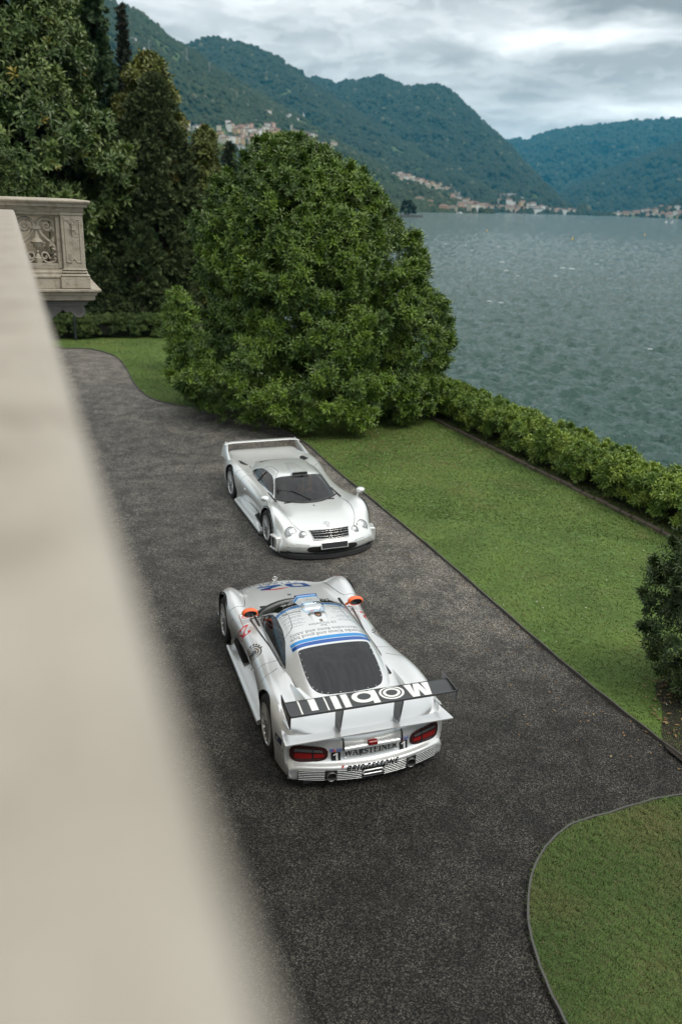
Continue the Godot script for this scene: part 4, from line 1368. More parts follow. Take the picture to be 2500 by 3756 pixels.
		leafage("crown", cl, 24, Vector2(0.5, 0.8), fern, needle, t, [Color(0.016, 0.026, 0.012), Color(0.036, 0.052, 0.020)], q[0] + Vector3(0, 3, 0), 0.1)
		limbs(t, bark, q[0], q[0] + Vector3(0, hh - 0.6, 0), 0.2, cl, 10)
	t = thing("shrub", "light green shrub at the left edge above the balcony rail", "shrub")
	base = Vector3(-6.75, 0, -17.0)
	cl = crown_clumps(base, right, [Vector2(0.1, 7.0), Vector2(0.5, 6.3), Vector2(0.7, 5), Vector2(0.5, 3)], [Vector2(0.1, 7.0), Vector2(0.42, 6.45), Vector2(0.55, 5.9), Vector2(0.5, 3)], 1.0, 60, Vector2(0.2, 0.34), 0.2, 3.5)
	leafage("crown", cl, 90, Vector2(0.14, 0.24), fine, matte, t, [Color(0.050, 0.085, 0.018), Color(0.105, 0.150, 0.035)], base + Vector3(0, 5.0, 0))
	limbs(t, bark, base, base + Vector3(0, 6.5, 0), 0.07, cl, 8)

	# hedges
	hedge("lakeside_hedge", "long clipped leafy hedge along the lake wall", HEDGE_A + Vector2(0.1, 0.0), HEDGE_B + Vector2(0.1, 0), 0.92, 0.95, [Color(0.100, 0.178, 0.026), Color(0.275, 0.360, 0.058)], laurel, glossy, bark, 230, 0.19)
	hedge("garden_hedge", "low dark hedge across the far end of the lawn", Vector2(-20.5, -34.2), Vector2(-7.6, -38.9), 0.95, 0.8, [Color(0.050, 0.085, 0.018), Color(0.110, 0.160, 0.035)], fine, matte, bark, 170, 0.22)

	# the shrub that leans in at the right edge
	t = thing("shrub", "dark glossy shrub leaning in at the right edge beside the lawn", "shrub")
	base = Vector3(4.72, 0, -9.62)
	cl = crown_clumps(base, Vector3(0.91, 0, 0.41), [Vector2(0.35, 2.6), Vector2(0.70, 2.1), Vector2(0.98, 1.35), Vector2(0.88, 0.85), Vector2(0.62, 0.4), Vector2(0.4, 0.1)], [Vector2(0.5, 2.6), Vector2(0.9, 1.5), Vector2(1.1, 0.8), Vector2(0.6, 0.2)], 0.9, 130, Vector2(0.10, 0.24), 0.25, 0.2)
	leafage("crown", cl, 420, Vector2(0.09, 0.15), laurel, glossy, t, [Color(0.032, 0.062, 0.020), Color(0.085, 0.130, 0.036)], base + Vector3(0, 0.9, 0))
	limbs(t, bark, base, base + Vector3(0, 1.5, 0), 0.035, cl, 26)

func hedge(called: String, label: String, a: Vector2, b: Vector2, tall: float, wide: float, cols: Array, form: Array, mat: Material, bark: Material, per: int, size: float) -> void:
	var t := thing(called, label, "hedge")
	var ax := (b - a).normalized()
	var nx := Vector2(-ax.y, ax.x)
	if nx.x < 0: nx = -nx
	var long := (b - a).length()
	var cl := []
	var lump := noise(FastNoiseLite.TYPE_SIMPLEX_SMOOTH, 0.35, 3, 31)
	var n := int(long * 40)
	for k in n:
		var f := rng.randf() * long
		var w := rr(-0.08, 1.05) * wide
		var e := 1.0 + 0.07 * lump.get_noise_2d(f * 2.0, w * 4.0)
		var y := tall * e * (rr(0.72, 0.9) if rng.randf() < 0.62 else rr(0.18, 0.75))
		if y < tall * 0.6: w = (rr(-0.05, 0.12) if rng.randf() < 0.6 else rr(0.8, 1.0)) * wide + 0.12 * (1.0 - y / tall)
		var p := a + ax * f + nx * w
		cl.append([Vector3(p.x, y, p.y), rr(0.09, 0.16), clampf(0.45 + lump.get_noise_2d(f * 3.0 + 20.0, y * 5.0), 0.0, 1.0)])
	leafage("foliage", cl, per * 4, Vector2(size * 0.6, size), form, mat, t, cols, Vector3((a.x + b.x) * 0.5, -30.0, (a.y + b.y) * 0.5), 0.25)
	# stems, and a solid near-black block with the inner shade painted as its colour
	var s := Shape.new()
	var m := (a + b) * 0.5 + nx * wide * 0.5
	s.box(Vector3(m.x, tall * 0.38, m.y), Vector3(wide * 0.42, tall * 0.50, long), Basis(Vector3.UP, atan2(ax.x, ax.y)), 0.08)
	part("shade_core", s.mesh(), paint("painted inner shade", lin(0.008, 0.010, 0.005), 1.0), t)
	s = Shape.new()
	for k in int(long * 3):
		var p := a + ax * (k / 3.0 + rr(-0.1, 0.1)) + nx * wide * rr(0.2, 0.8)
		s.tube([Vector3(p.x, 0, p.y), Vector3(p.x + rr(-0.08, 0.08), tall * 0.5, p.y + rr(-0.08, 0.08))], [0.018, 0.010], 5)
	tag(part("stem", s.mesh(), bark, t), "", "", "", "stuff")

# ---------------------------------------------------------------- villages across the lake
func land_hit(az: float, el: float) -> Vector3:
	var best := Vector3.ZERO
	var bd := 1e9
	for hd in [[slope_near, 1.25, 0.8, -24.0, 9.0], [slope_mid, 1.2, 0.8, -24.0, 12.5], [slope_bluff, 1.05, 1.1, -8.0, 15.0], [head_land, 1.0, 0.3, 15.2, 26.0], [far_slope, 1.15, 2.0, 8.0, 26.0], [spur_slope, 1.1, 1.4, 11.5, 26.0]]:
		if az < hd[3] or az > hd[4]: continue
		for k in 160:
			var p := hill_point(hd[0], az, k / 160.0, hd[1], hd[2])
			var d := Vector2(p.x, p.z).length()
			if d > bd: break
			if p.y > LAKE + 0.3 and rad_to_deg(atan2(p.y - EYE, d)) >= el:
				bd = d
				best = p
				break
	return best

func house_proto(called: String, wall: Color, roof: Color, w: float, d: float, h: float, rows: int, cols: int, hip := false) -> Node3D:
	var o := Node3D.new()
	o.name = called
	var wm := paint("house wall", wall, 0.9)
	var s := Shape.new()
	s.box(Vector3(0, h * 0.5 - 3.0, 0), Vector3(w, h + 6.0, d))
	part("wall", s.mesh(), wm, o)
	s = Shape.new()
	var e := 0.5
	var rh := minf(w, d) * 0.24
	var a := [Vector3(-w / 2 - e, h, -d / 2 - e), Vector3(w / 2 + e, h, -d / 2 - e), Vector3(w / 2 + e, h, d / 2 + e), Vector3(-w / 2 - e, h, d / 2 + e)]
	var i := (d * 0.45 if hip else 0.0)
	var r0 := Vector3(-w / 2 - e + i, h + rh, 0)
	var r1 := Vector3(w / 2 + e - i, h + rh, 0)
	s.quad(a[0], a[1], r1, r0, Vector3(0, 1, -1))
	s.quad(a[3], a[2], r1, r0, Vector3(0, 1, 1))
	s.flat(a[0], a[3], r0, Vector3(-1, 0.3, 0))
	s.flat(a[1], a[2], r1, Vector3(1, 0.3, 0))
	s.quad(a[0], a[1], a[2], a[3], Vector3.DOWN)
	s.box(Vector3(w * 0.22, h + rh * 0.8, d * 0.12), Vector3(0.8, 1.6, 0.8))
	part("roof", s.mesh(), paint("roof tiles", roof, 0.9), o)
	if rows > 0:
		var win := paint("dark window", lin(0.03, 0.033, 0.035), 0.2)
		for ry in rows:
			for cx in cols:
				s = Shape.new()
				s.box(Vector3(lerpf(-w * 0.36, w * 0.36, (cx + 0.5) / cols), h * (ry + 0.5) / rows, d / 2 + 0.02), Vector3(1.1, 1.8, 0.10))
				part("window", s.mesh(), win, o)
	return o

func copy_of(proto: Node3D, called: String, label: String, category: String, at: Vector3, turn: float, k: float, group := "") -> Node3D:
	var o: Node3D = proto.duplicate()
	o.name = numbered(called, self)
	o.position = at
	o.rotation.y = turn
	o.scale = Vector3.ONE * k
	add_child(o, true)
	tag(o, label, category, group)
	return o

var protos := []
func settle(az: float, el: float, look: int, k: float, label: String, group: String) -> void:
	var p := land_hit(az, el)
	if p == Vector3.ZERO: return
	copy_of(protos[look], "house", label, "house", p, rr(-0.5, 0.5) + (PI / 2 if rng.randf() < 0.4 else 0.0), k, group)

func build_villages() -> void:
	rng.seed = 99
	var cream := lin(0.58, 0.51, 0.40)
	var white := lin(0.70, 0.68, 0.63)
	var ochre := lin(0.52, 0.37, 0.21)
	var rose := lin(0.54, 0.37, 0.29)
	var tile := lin(0.20, 0.125, 0.092)
	var tile2 := lin(0.16, 0.110, 0.085)
	var slate := lin(0.12, 0.11, 0.105)
	protos = [house_proto("house", cream, tile, 15, 11, 9, 0, 0), house_proto("house", white, tile2, 17, 12, 10, 0, 0), house_proto("house", ochre, tile, 14, 11, 10, 0, 0), house_proto("house", rose, tile, 16, 11, 11, 0, 0), house_proto("house", white, slate, 22, 12, 8, 0, 0)]
	var looks := ["cream tile-roofed house", "white brown-roofed house", "ochre tile-roofed house", "pink tile-roofed house", "long white grey-roofed house"]
	# hillside village above the dome tree
	var spots := [Vector2(-10.47, 4.03), Vector2(-9.47, 4.03), Vector2(-9.81, 3.94), Vector2(-8.46, 4.14), Vector2(-7.93, 4.2), Vector2(-7.82, 4.04), Vector2(-7.52, 3.97), Vector2(-7.3, 3.98), Vector2(-7.07, 4.13), Vector2(-7.0, 3.96), Vector2(-6.77, 4.07), Vector2(-6.73, 3.9), Vector2(-6.69, 4.21), Vector2(-6.47, 4.09), Vector2(-6.35, 3.95), Vector2(-6.01, 3.97), Vector2(-5.78, 3.94), Vector2(-5.59, 4.12), Vector2(-5.52, 4.23), Vector2(-5.33, 4.13), Vector2(-5.18, 4.34), Vector2(-5.1, 4.07), Vector2(-5.02, 3.97), Vector2(-4.83, 3.94), Vector2(-3.58, 3.98), Vector2(-3.46, 3.89), Vector2(-3.19, 3.83), Vector2(-3.04, 3.73), Vector2(-3.12, 3.97), Vector2(-2.81, 3.91), Vector2(-2.62, 3.89), Vector2(-2.46, 3.86), Vector2(-8.39, 3.69), Vector2(-8.32, 3.52), Vector2(-7.91, 3.53), Vector2(-7.45, 3.44), Vector2(-7.23, 3.44), Vector2(-7.07, 3.61), Vector2(-7.0, 3.44), Vector2(-6.62, 3.51), Vector2(-6.35, 3.54), Vector2(-6.16, 3.51), Vector2(-6.7, 3.38), Vector2(-3.22, 3.37), Vector2(-2.99, 3.42), Vector2(-2.87, 3.25), Vector2(-2.68, 3.29), Vector2(-2.41, 3.33), Vector2(-1.95, 3.28), Vector2(-1.76, 3.27), Vector2(-1.3, 3.37), Vector2(-0.85, 2.68),
		Vector2(-7.67, 4.07), Vector2(-7.41, 3.91), Vector2(-6.88, 3.83), Vector2(-6.2, 3.85), Vector2(-5.86, 4.04), Vector2(-5.4, 3.96), Vector2(-3.34, 3.72), Vector2(-2.92, 3.6), Vector2(-8.13, 3.38), Vector2(-7.61, 3.38), Vector2(-6.51, 3.42)]
	for q in spots:
		var w := [0, 1, 0, 2, 3, 0, 1, 4][rng.randi() % 8] as int
		settle(q.x, q.y - 0.07, w, rr(1.0, 1.4), "%s, %s of the hillside village%s" % [looks[w], "upper row" if q.y > 3.78 else "lower row", ", left end" if q.x < -7.8 else (", left of its middle" if q.x < -6.2 else (", just left of the bell tower" if q.x < -4.2 else (", just right of the bell tower" if q.x < -2.95 else ", right end")))], "houses of the hillside village")
	for q in [Vector2(-6.31, 4.63), Vector2(-5.41, 5.05), Vector2(-4.12, 5.02), Vector2(-3.93, 4.87), Vector2(-4.33, 4.91), Vector2(-3.66, 4.78), Vector2(-3.29, 4.97), Vector2(-13.46, 8.5), Vector2(-13.3, 8.4), Vector2(-12.87, 8.1)]:
		settle(q.x, q.y - 0.05, 1 if rng.randf() < 0.6 else 4, rr(0.8, 1.2), ("lone pale house high on the forested slope near the pylons" if q.x < -10.0 else ("lone pale house in the forest left above the hillside village" if q.x < -4.5 else "lone pale house in the forest right above the bell tower")), "houses scattered in the forest")
	# church with its bell tower, and the plain tall block
	var p := land_hit(-3.97, 3.86)
	var t := thing("church", "pale church with a slim pointed bell tower in the hillside village", "church", p, 0.3)
	var s := Shape.new()
	var wm := paint("church wall", lin(0.50, 0.47, 0.40), 0.9)
	s.box(Vector3(0, 9, 0), Vector3(5.5, 30, 5.5))
	part("bell_tower", s.mesh(), wm, t)
	s = Shape.new()
	s.lathe(PackedVector2Array([Vector2(4.0, 24), Vector2(0, 31)]), Transform3D.IDENTITY, 4)
	part("spire", s.mesh(), paint("spire tiles", lin(0.30, 0.27, 0.22), 0.9), t)
	s = Shape.new()
	s.box(Vector3(13, 4, 0), Vector3(19, 16, 11))
	part("nave", s.mesh(), wm, t)
	s = Shape.new()
	s.prism(PackedVector2Array([Vector2(-6.2, 12), Vector2(6.2, 12), Vector2(0, 15.5)]), Transform3D(Basis(Vector3(0, 0, 1), Vector3.UP, Vector3(1, 0, 0)), Vector3(3.2, 0, 0)), 20)
	part("roof", s.mesh(), paint("roof tiles", tile2, 0.9), t)
	for y in [19.0, 14.0]:
		s = Shape.new()
		s.box(Vector3(0, y, 2.76), Vector3(1.6, 2.8, 0.1))
		part("window", s.mesh(), paint("dark window", lin(0.03, 0.03, 0.03), 0.3), t)
	var blk := house_proto("apartment_block", white, slate, 21, 14, 15, 4, 5)
	copy_of(blk, "apartment_block", "taller white block standing below the hillside village", "apartment block", land_hit(-7.12, 2.78), 0.1, 1.0)
	# the strip of houses that comes down to the shore, and the shore towns
	var band := [Vector2(2.28, 2.05), Vector2(2.96, 1.8), Vector2(4.11, 1.36), Vector2(5.45, 1.25), Vector2(6.39, 1.02), Vector2(6.84, 0.5), Vector2(8.06, 0.12)]
	for k in 88:
		var f := pow(rng.randf(), 0.75) * (band.size() - 1)
		var i := mini(int(f), band.size() - 2)
		var c: Vector2 = band[i].lerp(band[i + 1], f - i)
		var w := [0, 1, 0, 2, 3, 0, 1, 4][rng.randi() % 8] as int
		settle(c.x + rr(-0.42, 0.42), maxf(c.y + rr(-0.2, 0.14), -0.12), w, rr(0.7, 1.1), "%s, %s of the strip running down to the shore" % [looks[w], "top" if c.x < 3.6 else ("upper half" if c.x < 5.0 else ("lower half" if c.x < 6.5 else "waterside end"))], "houses on the slope down to the shore")
	for k in 86:
		var az := rr(7.0, 14.3)
		var lift := 0.0
		if az > 8.8 and az < 10.8 and rng.randf() < 0.55: lift = rr(0.45, 0.95)
		elif az > 10.6 and az < 13.4: lift = rr(0.0, 0.55) * (13.6 - az) / 2.6
		else: lift = rr(0.0, 0.16)
		var w := [0, 1, 0, 2, 3, 0, 1, 4][rng.randi() % 8] as int
		settle(az, -0.10 + lift, w, rr(1.1, 1.7), "%s, %s of the town under the bluff, %s" % [looks[w], "left end" if az < 8.8 else ("left half" if az < 10.6 else ("right half" if az < 12.6 else "right end")), "by the water" if lift < 0.12 else "up the slope"], "houses of the town under the bluff")
	for k in 62:
		var az := rr(16.2, 20.9)
		var w := [0, 1, 2, 2, 3, 3, 1, 0][rng.randi() % 8] as int
		settle(az, -0.10 + pow(rng.randf(), 1.5) * clampf((az - 16.0) * 0.2, 0.06, 0.55), w, rr(1.0, 1.6), "%s, %s of the town on the right headland" % [looks[w], "left end" if az < 17.6 else ("middle" if az < 19.2 else "right end")], "houses of the town on the headland")
	# the larger villas by the water
	var pink := house_proto("villa", lin(0.46, 0.29, 0.19), tile, 27, 17, 13, 3, 6, true)
	var pale := house_proto("villa", lin(0.45, 0.40, 0.30), tile2, 25, 16, 13, 3, 6, true)
	var low := house_proto("villa", lin(0.42, 0.31, 0.2), tile, 26, 12, 8, 2, 6)
	for q in [[pink, 5.89, -0.20, "salmon pink villa with a hipped roof right at the far shore"], [pale, 4.30, 0.22, "square cream villa on the green slope above the shore"], [low, 4.86, 0.18, "long low ochre villa right of the square cream villa"], [low, 4.95, -0.15, "long terracotta roofed house left of the salmon pink villa"], [pale, 6.47, -0.22, "brown roofed shore house right of the salmon pink villa"]]:
		var at := land_hit(q[1], q[2])
		if at == Vector3.ZERO: at = polar(q[1], 2150, LAKE + 1.5)
		copy_of(q[0], "villa", q[3], "villa", at, -deg_to_rad(q[1]) + 0.1, 0.95)

func build_small_things() -> void:
	rng.seed = 321
	# pylons on the near mountainside
	var steel := paint("pylon steel", lin(0.30, 0.31, 0.31), 0.6, 0.3)
	for q in [[-12.51, 7.8, "leftmost power pylon on the near mountainside"], [-10.31, 7.66, "middle power pylon on the near mountainside"], [-8.97, 7.0, "lowest power pylon on the near mountainside"]]:
		var t := thing("power_pylon", q[2], "pylon", land_hit(q[0], q[1]), 0.0, "power pylons on the mountainside")
		var s := Shape.new()
		for e in [[-1, -1], [1, -1], [1, 1], [-1, 1]]:
			s.tube([Vector3(e[0] * 3.0, -3, e[1] * 3.0), Vector3(e[0] * 0.5, 42, e[1] * 0.5)], [0.45, 0.35], 4)
		part("mast", s.mesh(), steel, t)
		for y in [30.0, 35.0, 40.0]:
			s = Shape.new()
			s.box(Vector3(0, y, 0), Vector3(11.0, 0.7, 0.7))
			part("cross_arm", s.mesh(), steel, t)
	# jetty with a spreading tree off the near shore
	var jt := thing("jetty", "small grey stone jetty under a spreading tree off the far shore", "jetty", Vector3(66.5, LAKE, -995.0), 0.0)
	var js := Shape.new()
	js.box(Vector3(0, 0.4, 0), Vector3(26, 4.0, 10))
	part("quay", js.mesh(), paint("jetty stone", lin(0.12, 0.12, 0.115), 0.9), jt)
	var bark := paint("bark", lin(0.04, 0.033, 0.026), 0.9)
	var needle := leaf_mat("needles", 0.8, Color(0.12, 0.16, 0.06))
	var fern := [feather(22)]
	var tr := thing("cedar", "flat topped dark cedar standing on the jetty point right of the dome tree", "tree")
	var base := Vector3(63.0, LAKE + 2.0, -997.0)
	var cl := []
	for k in 60:
		var y := 3.0 + 10.5 * (int(k / 12.0) / 4.0)
		var w := (9.5 - 1.5 * absf(y - 6.0) * 0.35) * sqrt(rng.randf())
		var a := rng.randf() * TAU
		cl.append([base + Vector3(cos(a) * w, y + rr(-0.6, 0.6), sin(a) * w * 0.6), rr(1.0, 1.7), rr(0, 1)])
	leafage("crown", cl, 9, Vector2(1.4, 2.2), fern, needle, tr, [Color(0.020, 0.034, 0.020), Color(0.045, 0.065, 0.036)], base + Vector3(0, 6, 0), 0.1)
	limbs(tr, bark, base, base + Vector3(0, 12, 0), 0.5, cl, 8)
	# boats and buoys
	var white := paint("boat white", lin(0.7, 0.7, 0.7), 0.35)
	for q in [[Vector3(253, LAKE, -2085), 1.9, "white excursion boat lying off the salmon pink villa", 22.0], [Vector3(506, LAKE, -1425), 1.2, "white motor boat crossing the lake at the far right", 13.0], [Vector3(518, LAKE, -1432), 1.4, "second white motor boat just right of the first at far right", 10.0]]:
		var b := thing("boat", q[2], "boat", q[0], q[1])
		var hs := Shape.new()
		var L: float = q[3]
		hs.prism(PackedVector2Array([Vector2(-L * 0.5, -0.6), Vector2(L * 0.42, -0.6), Vector2(L * 0.5, 1.6), Vector2(-L * 0.5, 1.3)]), Transform3D(Basis.IDENTITY, Vector3(0, 0, -L * 0.12)), L * 0.24)
		part("hull", hs.mesh(), white, b)
		hs = Shape.new()
		hs.box(Vector3(-L * 0.08, 2.3, 0), Vector3(L * 0.5, 1.8, L * 0.18), Basis.IDENTITY, 0.3)
		part("cabin", hs.mesh(), white, b)
		hs = Shape.new()
		hs.box(Vector3(-L * 0.08, 2.4, L * 0.092), Vector3(L * 0.46, 0.8, 0.06))
		part("window", hs.mesh(), paint("boat window", lin(0.03, 0.03, 0.035), 0.1), b)
	var yel := paint("buoy yellow", lin(0.75, 0.50, 0.03), 0.5)
	for q in [[Vector3(73.2, LAKE, -474), "yellow buoy on the lake, nearest the dome tree"], [Vector3(96.5, LAKE, -383), "yellow buoy out in the middle of the lake, lowest of three"], [Vector3(171.2, LAKE, -514), "yellow buoy on the lake, rightmost of three"]]:
		var b := thing("buoy", q[1], "buoy", q[0], 0.0, "yellow buoys on the lake")
		var bs := Shape.new()
		bs.lathe(PackedVector2Array([Vector2(0, -0.4), Vector2(0.34, -0.3), Vector2(0.38, 0.2), Vector2(0.2, 0.35), Vector2(0.07, 0.4), Vector2(0.06, 0.9), Vector2(0, 0.9)]), Transform3D.IDENTITY, 12)
		part("float", bs.mesh(), yel, b)
		bs = Shape.new()
		for a in [0.785, -0.785]: bs.box(Vector3(0, 1.0, 0), Vector3(0.35, 0.08, 0.08), Basis(Vector3(0, 0, 1), a))
		part("top_mark", bs.mesh(), yel, b)
	# whitecaps
	var foam := paint("foam", lin(0.62, 0.66, 0.66), 0.8)
	var fs := Shape.new()
	var rows := []
	for i in 5:
		var row := PackedVector3Array()
		for j in 11:
			var u := j / 10.0 * 2.0 - 1.0
			var v := i / 4.0 * 2.0 - 1.0
			var w := (1.0 - u * u) * (0.7 + 0.3 * sin(u * 9.0))
			row.append(Vector3(u, 0.10 * (1.0 - v * v) * w, v * 0.16 * w + 0.08 * sin(u * 5.0)))
		rows.append(row)
	fs.sheet(rows, 1.0)
	up_normals(fs)
	var where := []
	var tints := PackedColorArray()
	for q in [Vector3(33.2, 0, -189.9), Vector3(29.5, 0, -163.7), Vector3(43.5, 0, -177.8), Vector3(45.0, 0, -176.0), Vector3(17.6, 0, -106.8), Vector3(18.8, 0, -105.5), Vector3(25.9, 0, -72.0)]:
		where.append(Transform3D(Basis(Vector3.UP, rr(-0.3, 0.3)).scaled_local(Vector3(0.6, 1.2, 0.9) * rr(0.7, 1.1) * q.length() / 150.0), q + Vector3(0, LAKE + 0.22, 0)))
		tints.append(Color.WHITE)
	for k in 46:
		var d := 150.0 + 1500.0 * pow(rng.randf(), 1.4)
		var pp := polar(rr(4.5, 21.0), d, LAKE + 0.25)
		where.append(Transform3D(Basis(Vector3.UP, rr(-0.4, 0.4)).scaled_local(Vector3(0.7, 1.2, 0.7) * rr(0.5, 1.1) * (0.6 + d / 900.0)), pp))
		tints.append(Color.WHITE)
	tag(many("foam", fs.mesh(), foam, where, tints), "scattered small whitecaps on the lake", "whitecaps")
	# fallen leaves on the lawn under the tree and on the soil at the right
	var ls := Shape.new()
	ls.flat(Vector3(-0.03, 0, 0), Vector3(0, 0.006, 0.016), Vector3(0.035, 0.004, 0), Vector3.UP)
	ls.flat(Vector3(-0.03, 0, 0), Vector3(0, 0.008, -0.015), Vector3(0.035, 0.004, 0), Vector3.UP)
	where = []
	tints = PackedColorArray()
	for k in 1500:
		var c := Vector2(1.2, -21.0)
		var r := Vector2(2.8, 1.9)
		if k % 4 == 3:
			c = Vector2(4.95, -9.1)
			r = Vector2(0.95, 1.2)
		elif k % 4 == 2:
			c = HEDGE_A.lerp(HEDGE_B, rng.randf())
			r = Vector2(0.35, 0.3)
		var a := rng.randf() * TAU
		var w := sqrt(rng.randf())
		where.append(Transform3D(Basis(Vector3.UP, rng.randf() * TAU).scaled(Vector3.ONE * rr(0.6, 1.3)), Vector3(c.x + cos(a) * r.x * w, 0.062, c.y + sin(a) * r.y * w)))
		tints.append([Color(0.12, 0.07, 0.03), Color(0.17, 0.10, 0.04), Color(0.09, 0.05, 0.025), Color(0.20, 0.14, 0.06)][rng.randi() % 4])
	var lm := paint("dead leaves", Color.WHITE, 0.8)
	lm.vertex_color_use_as_albedo = true
	var lane2 := [Vector2(-3.9, -25.1), Vector2(-1.0, -21.3), Vector2(0.52, -17.3), Vector2(1.8, -14.0), Vector2(2.9, -10.8), Vector2(4.1, -8.1)]
	for k in 420:
		var f := rng.randf() * 5.0
		var c: Vector2 = lane2[int(f)].lerp(lane2[mini(int(f) + 1, 5)], f - int(f)) + Vector2(-rr(0.0, 1.0) * rr(0.0, 2.2), rr(-0.3, 0.3))
		where.append(Transform3D(Basis(Vector3.UP, rng.randf() * TAU).scaled(Vector3.ONE * rr(0.4, 0.9)), Vector3(c.x, 0.02 if Geometry2D.is_point_in_polygon(c, lawns[0]) == false else 0.06, c.y)))
		tints.append([Color(0.20, 0.11, 0.045), Color(0.13, 0.08, 0.035), Color(0.26, 0.20, 0.09)][rng.randi() % 3])
	tag(many("fallen_leaves", ls.mesh(), lm, where, tints), "brown fallen leaves on the lawn edge and bare soil", "leaves")
	where = []
	tints = PackedColorArray()
	for k in 420:
		var c := Vector2(rr(-1.5, 8.0), rr(-23.0, -8.5))
		if not Geometry2D.is_point_in_polygon(c, lawns[0]): continue
		where.append(Transform3D(Basis(Vector3.UP, rng.randf() * TAU).scaled(Vector3.ONE * rr(0.3, 0.55)), Vector3(c.x, 0.075, c.y)))
		tints.append(Color(0.75, 0.74, 0.68))
	tag(many("daisies", ls.mesh(), lm, where, tints), "scattered tiny white daisies in the long lawn", "daisies")
	# the thin post in the far hedge below the balcony bracket
	var post := thing("lamp_post", "thin dark post standing in the far hedge below the balcony bracket", "post", Vector3(-11.75, 0, -36.3))
	var ps := Shape.new()
	ps.tube([Vector3(0, 0, 0), Vector3(0, 1.5, 0), Vector3(0, 2.4, 0)], [0.06, 0.04, 0.035], 8)
	part("pole", ps.mesh(), paint("post paint", lin(0.015, 0.02, 0.02), 0.5), post)
	ps = Shape.new()
	ps.lathe(PackedVector2Array([Vector2(0.05, 2.38), Vector2(0.10, 2.46), Vector2(0.12, 2.66), Vector2(0.05, 2.76), Vector2(0, 2.78)]), Transform3D.IDENTITY, 10)
	part("lamp_head", ps.mesh(), paint("post paint", lin(0.03, 0.035, 0.035), 0.4), post)

# ---------------------------------------------------------------- cars (x to the car's left, z forward)
class CarHull:
	var p := PackedVector3Array()
	var n := PackedVector3Array()
	var cells := [{}, {}, {}]
	const STEP := 0.05
	# mode 0: seen from above (x, z) -> y; 1: from front or back (x, y) -> z; 2: from the side (z, y) -> x
	func key(q: Vector3, mode: int) -> Vector2:
		return Vector2(q.x, q.z) if mode == 0 else (Vector2(q.x, q.y) if mode == 1 else Vector2(q.z, q.y))
	func take(s: Shape) -> void:
		var base := p.size()
		p.append_array(s.v)
		n.append_array(s.n)
		for i in range(base, p.size()):
			for mode in 3:
				var k := key(p[i], mode)
				var c := Vector2i(floori(k.x / STEP), floori(k.y / STEP))
				if not cells[mode].has(c): cells[mode][c] = PackedInt32Array()
				cells[mode][c].append(i)
	# the outermost surface towards sgn at a place, with its normal
	func find(a: float, b: float, mode: int, sgn: float) -> Array:
		var at := Vector2(a, b)
		var c := Vector2i(floori(a / STEP), floori(b / STEP))
		var ax: int = [1, 2, 0][mode]
		var best := -1
		var bd := 1e9
		for i in range(c.x - 1, c.x + 2):
			for j in range(c.y - 1, c.y + 2):
				if not cells[mode].has(Vector2i(i, j)): continue
				for q in cells[mode][Vector2i(i, j)]:
					var nn := n[q][ax] * sgn
					if nn < 0.08: continue
					var d := key(p[q], mode).distance_squared_to(at) + maxf(0.0, 0.4 - p[q][ax] * sgn - 0.0) * 0.0
					if d < bd:
						bd = d
						best = q
		if best < 0: return [Vector3.ZERO, Vector3.UP, false]
		var r := p[best]
		var m := n[best]
		var kk := key(r, mode)
		var nk := key(m, mode)
		var off := -(nk.x * (a - kk.x) + nk.y * (b - kk.y)) / m[ax]
		off = clampf(off, -0.06, 0.06)
		var out := r
		if mode == 0: out = Vector3(a, r.y + off, b)
		elif mode == 1: out = Vector3(a, b, r.z + off)
		else: out = Vector3(r.x + off, b, a)
		return [out, m, true]

const TEX := 2048.0
func car_uv(p: Vector3, n: Vector3) -> Vector2:
	if n.y > 0.42:
		return Vector2(20.0 + (p.x + 1.1) * 400.0, 20.0 + (2.5 - p.z) * 400.0) / TEX
	if absf(n.x) > absf(n.z):
		return Vector2((920.0 if n.x > 0 else 1420.0) + clampf(p.y, 0.0, 1.2) * 400.0, 20.0 + (2.5 - p.z) * 400.0) / TEX
	return Vector2(2035, 2035) / TEX

func map_car(s: Shape) -> void:
	for k in range(0, s.v.size(), 3):
		var m := (s.n[k] + s.n[k + 1] + s.n[k + 2]).normalized()
		for j in 3: s.u[k + j] = car_uv(s.v[k + j], m)

# ---- painting on an image
func ink_tri(im: Image, a: Vector2, b: Vector2, c: Vector2, col: Color) -> void:
	var y0 := maxi(0, floori(minf(a.y, minf(b.y, c.y))))
	var y1 := mini(im.get_height() - 1, ceili(maxf(a.y, maxf(b.y, c.y))))
	for y in range(y0, y1 + 1):
		var fy := y + 0.5
		var x0 := 1e9
		var x1 := -1e9
		for e in [[a, b], [b, c], [c, a]]:
			var p: Vector2 = e[0]
			var q: Vector2 = e[1]
			if (p.y <= fy) != (q.y <= fy):
				var x := p.x + (fy - p.y) / (q.y - p.y) * (q.x - p.x)
				x0 = minf(x0, x)
				x1 = maxf(x1, x)
		if x1 > x0:
			var ix := maxi(0, roundi(x0))
			var w := mini(im.get_width(), roundi(x1)) - ix
			if w > 0: im.fill_rect(Rect2i(ix, y, w, 1), col)

func ink_poly(im: Image, pts: Array, col: Color) -> void:
	var poly := PackedVector2Array(pts)
	var ix := Geometry2D.triangulate_polygon(poly)
	for k in range(0, ix.size(), 3):
		ink_tri(im, poly[ix[k]], poly[ix[k + 1]], poly[ix[k + 2]], col)

func ink_line(im: Image, pts: Array, w: float, col: Color) -> void:
	for k in pts.size() - 1:
		var a: Vector2 = pts[k]
		var b: Vector2 = pts[k + 1]
		var d := (b - a).normalized() * 0.5 * w
		var o := d.orthogonal()
		ink_poly(im, [a - d + o, b + d + o, b + d - o, a - d - o], col)

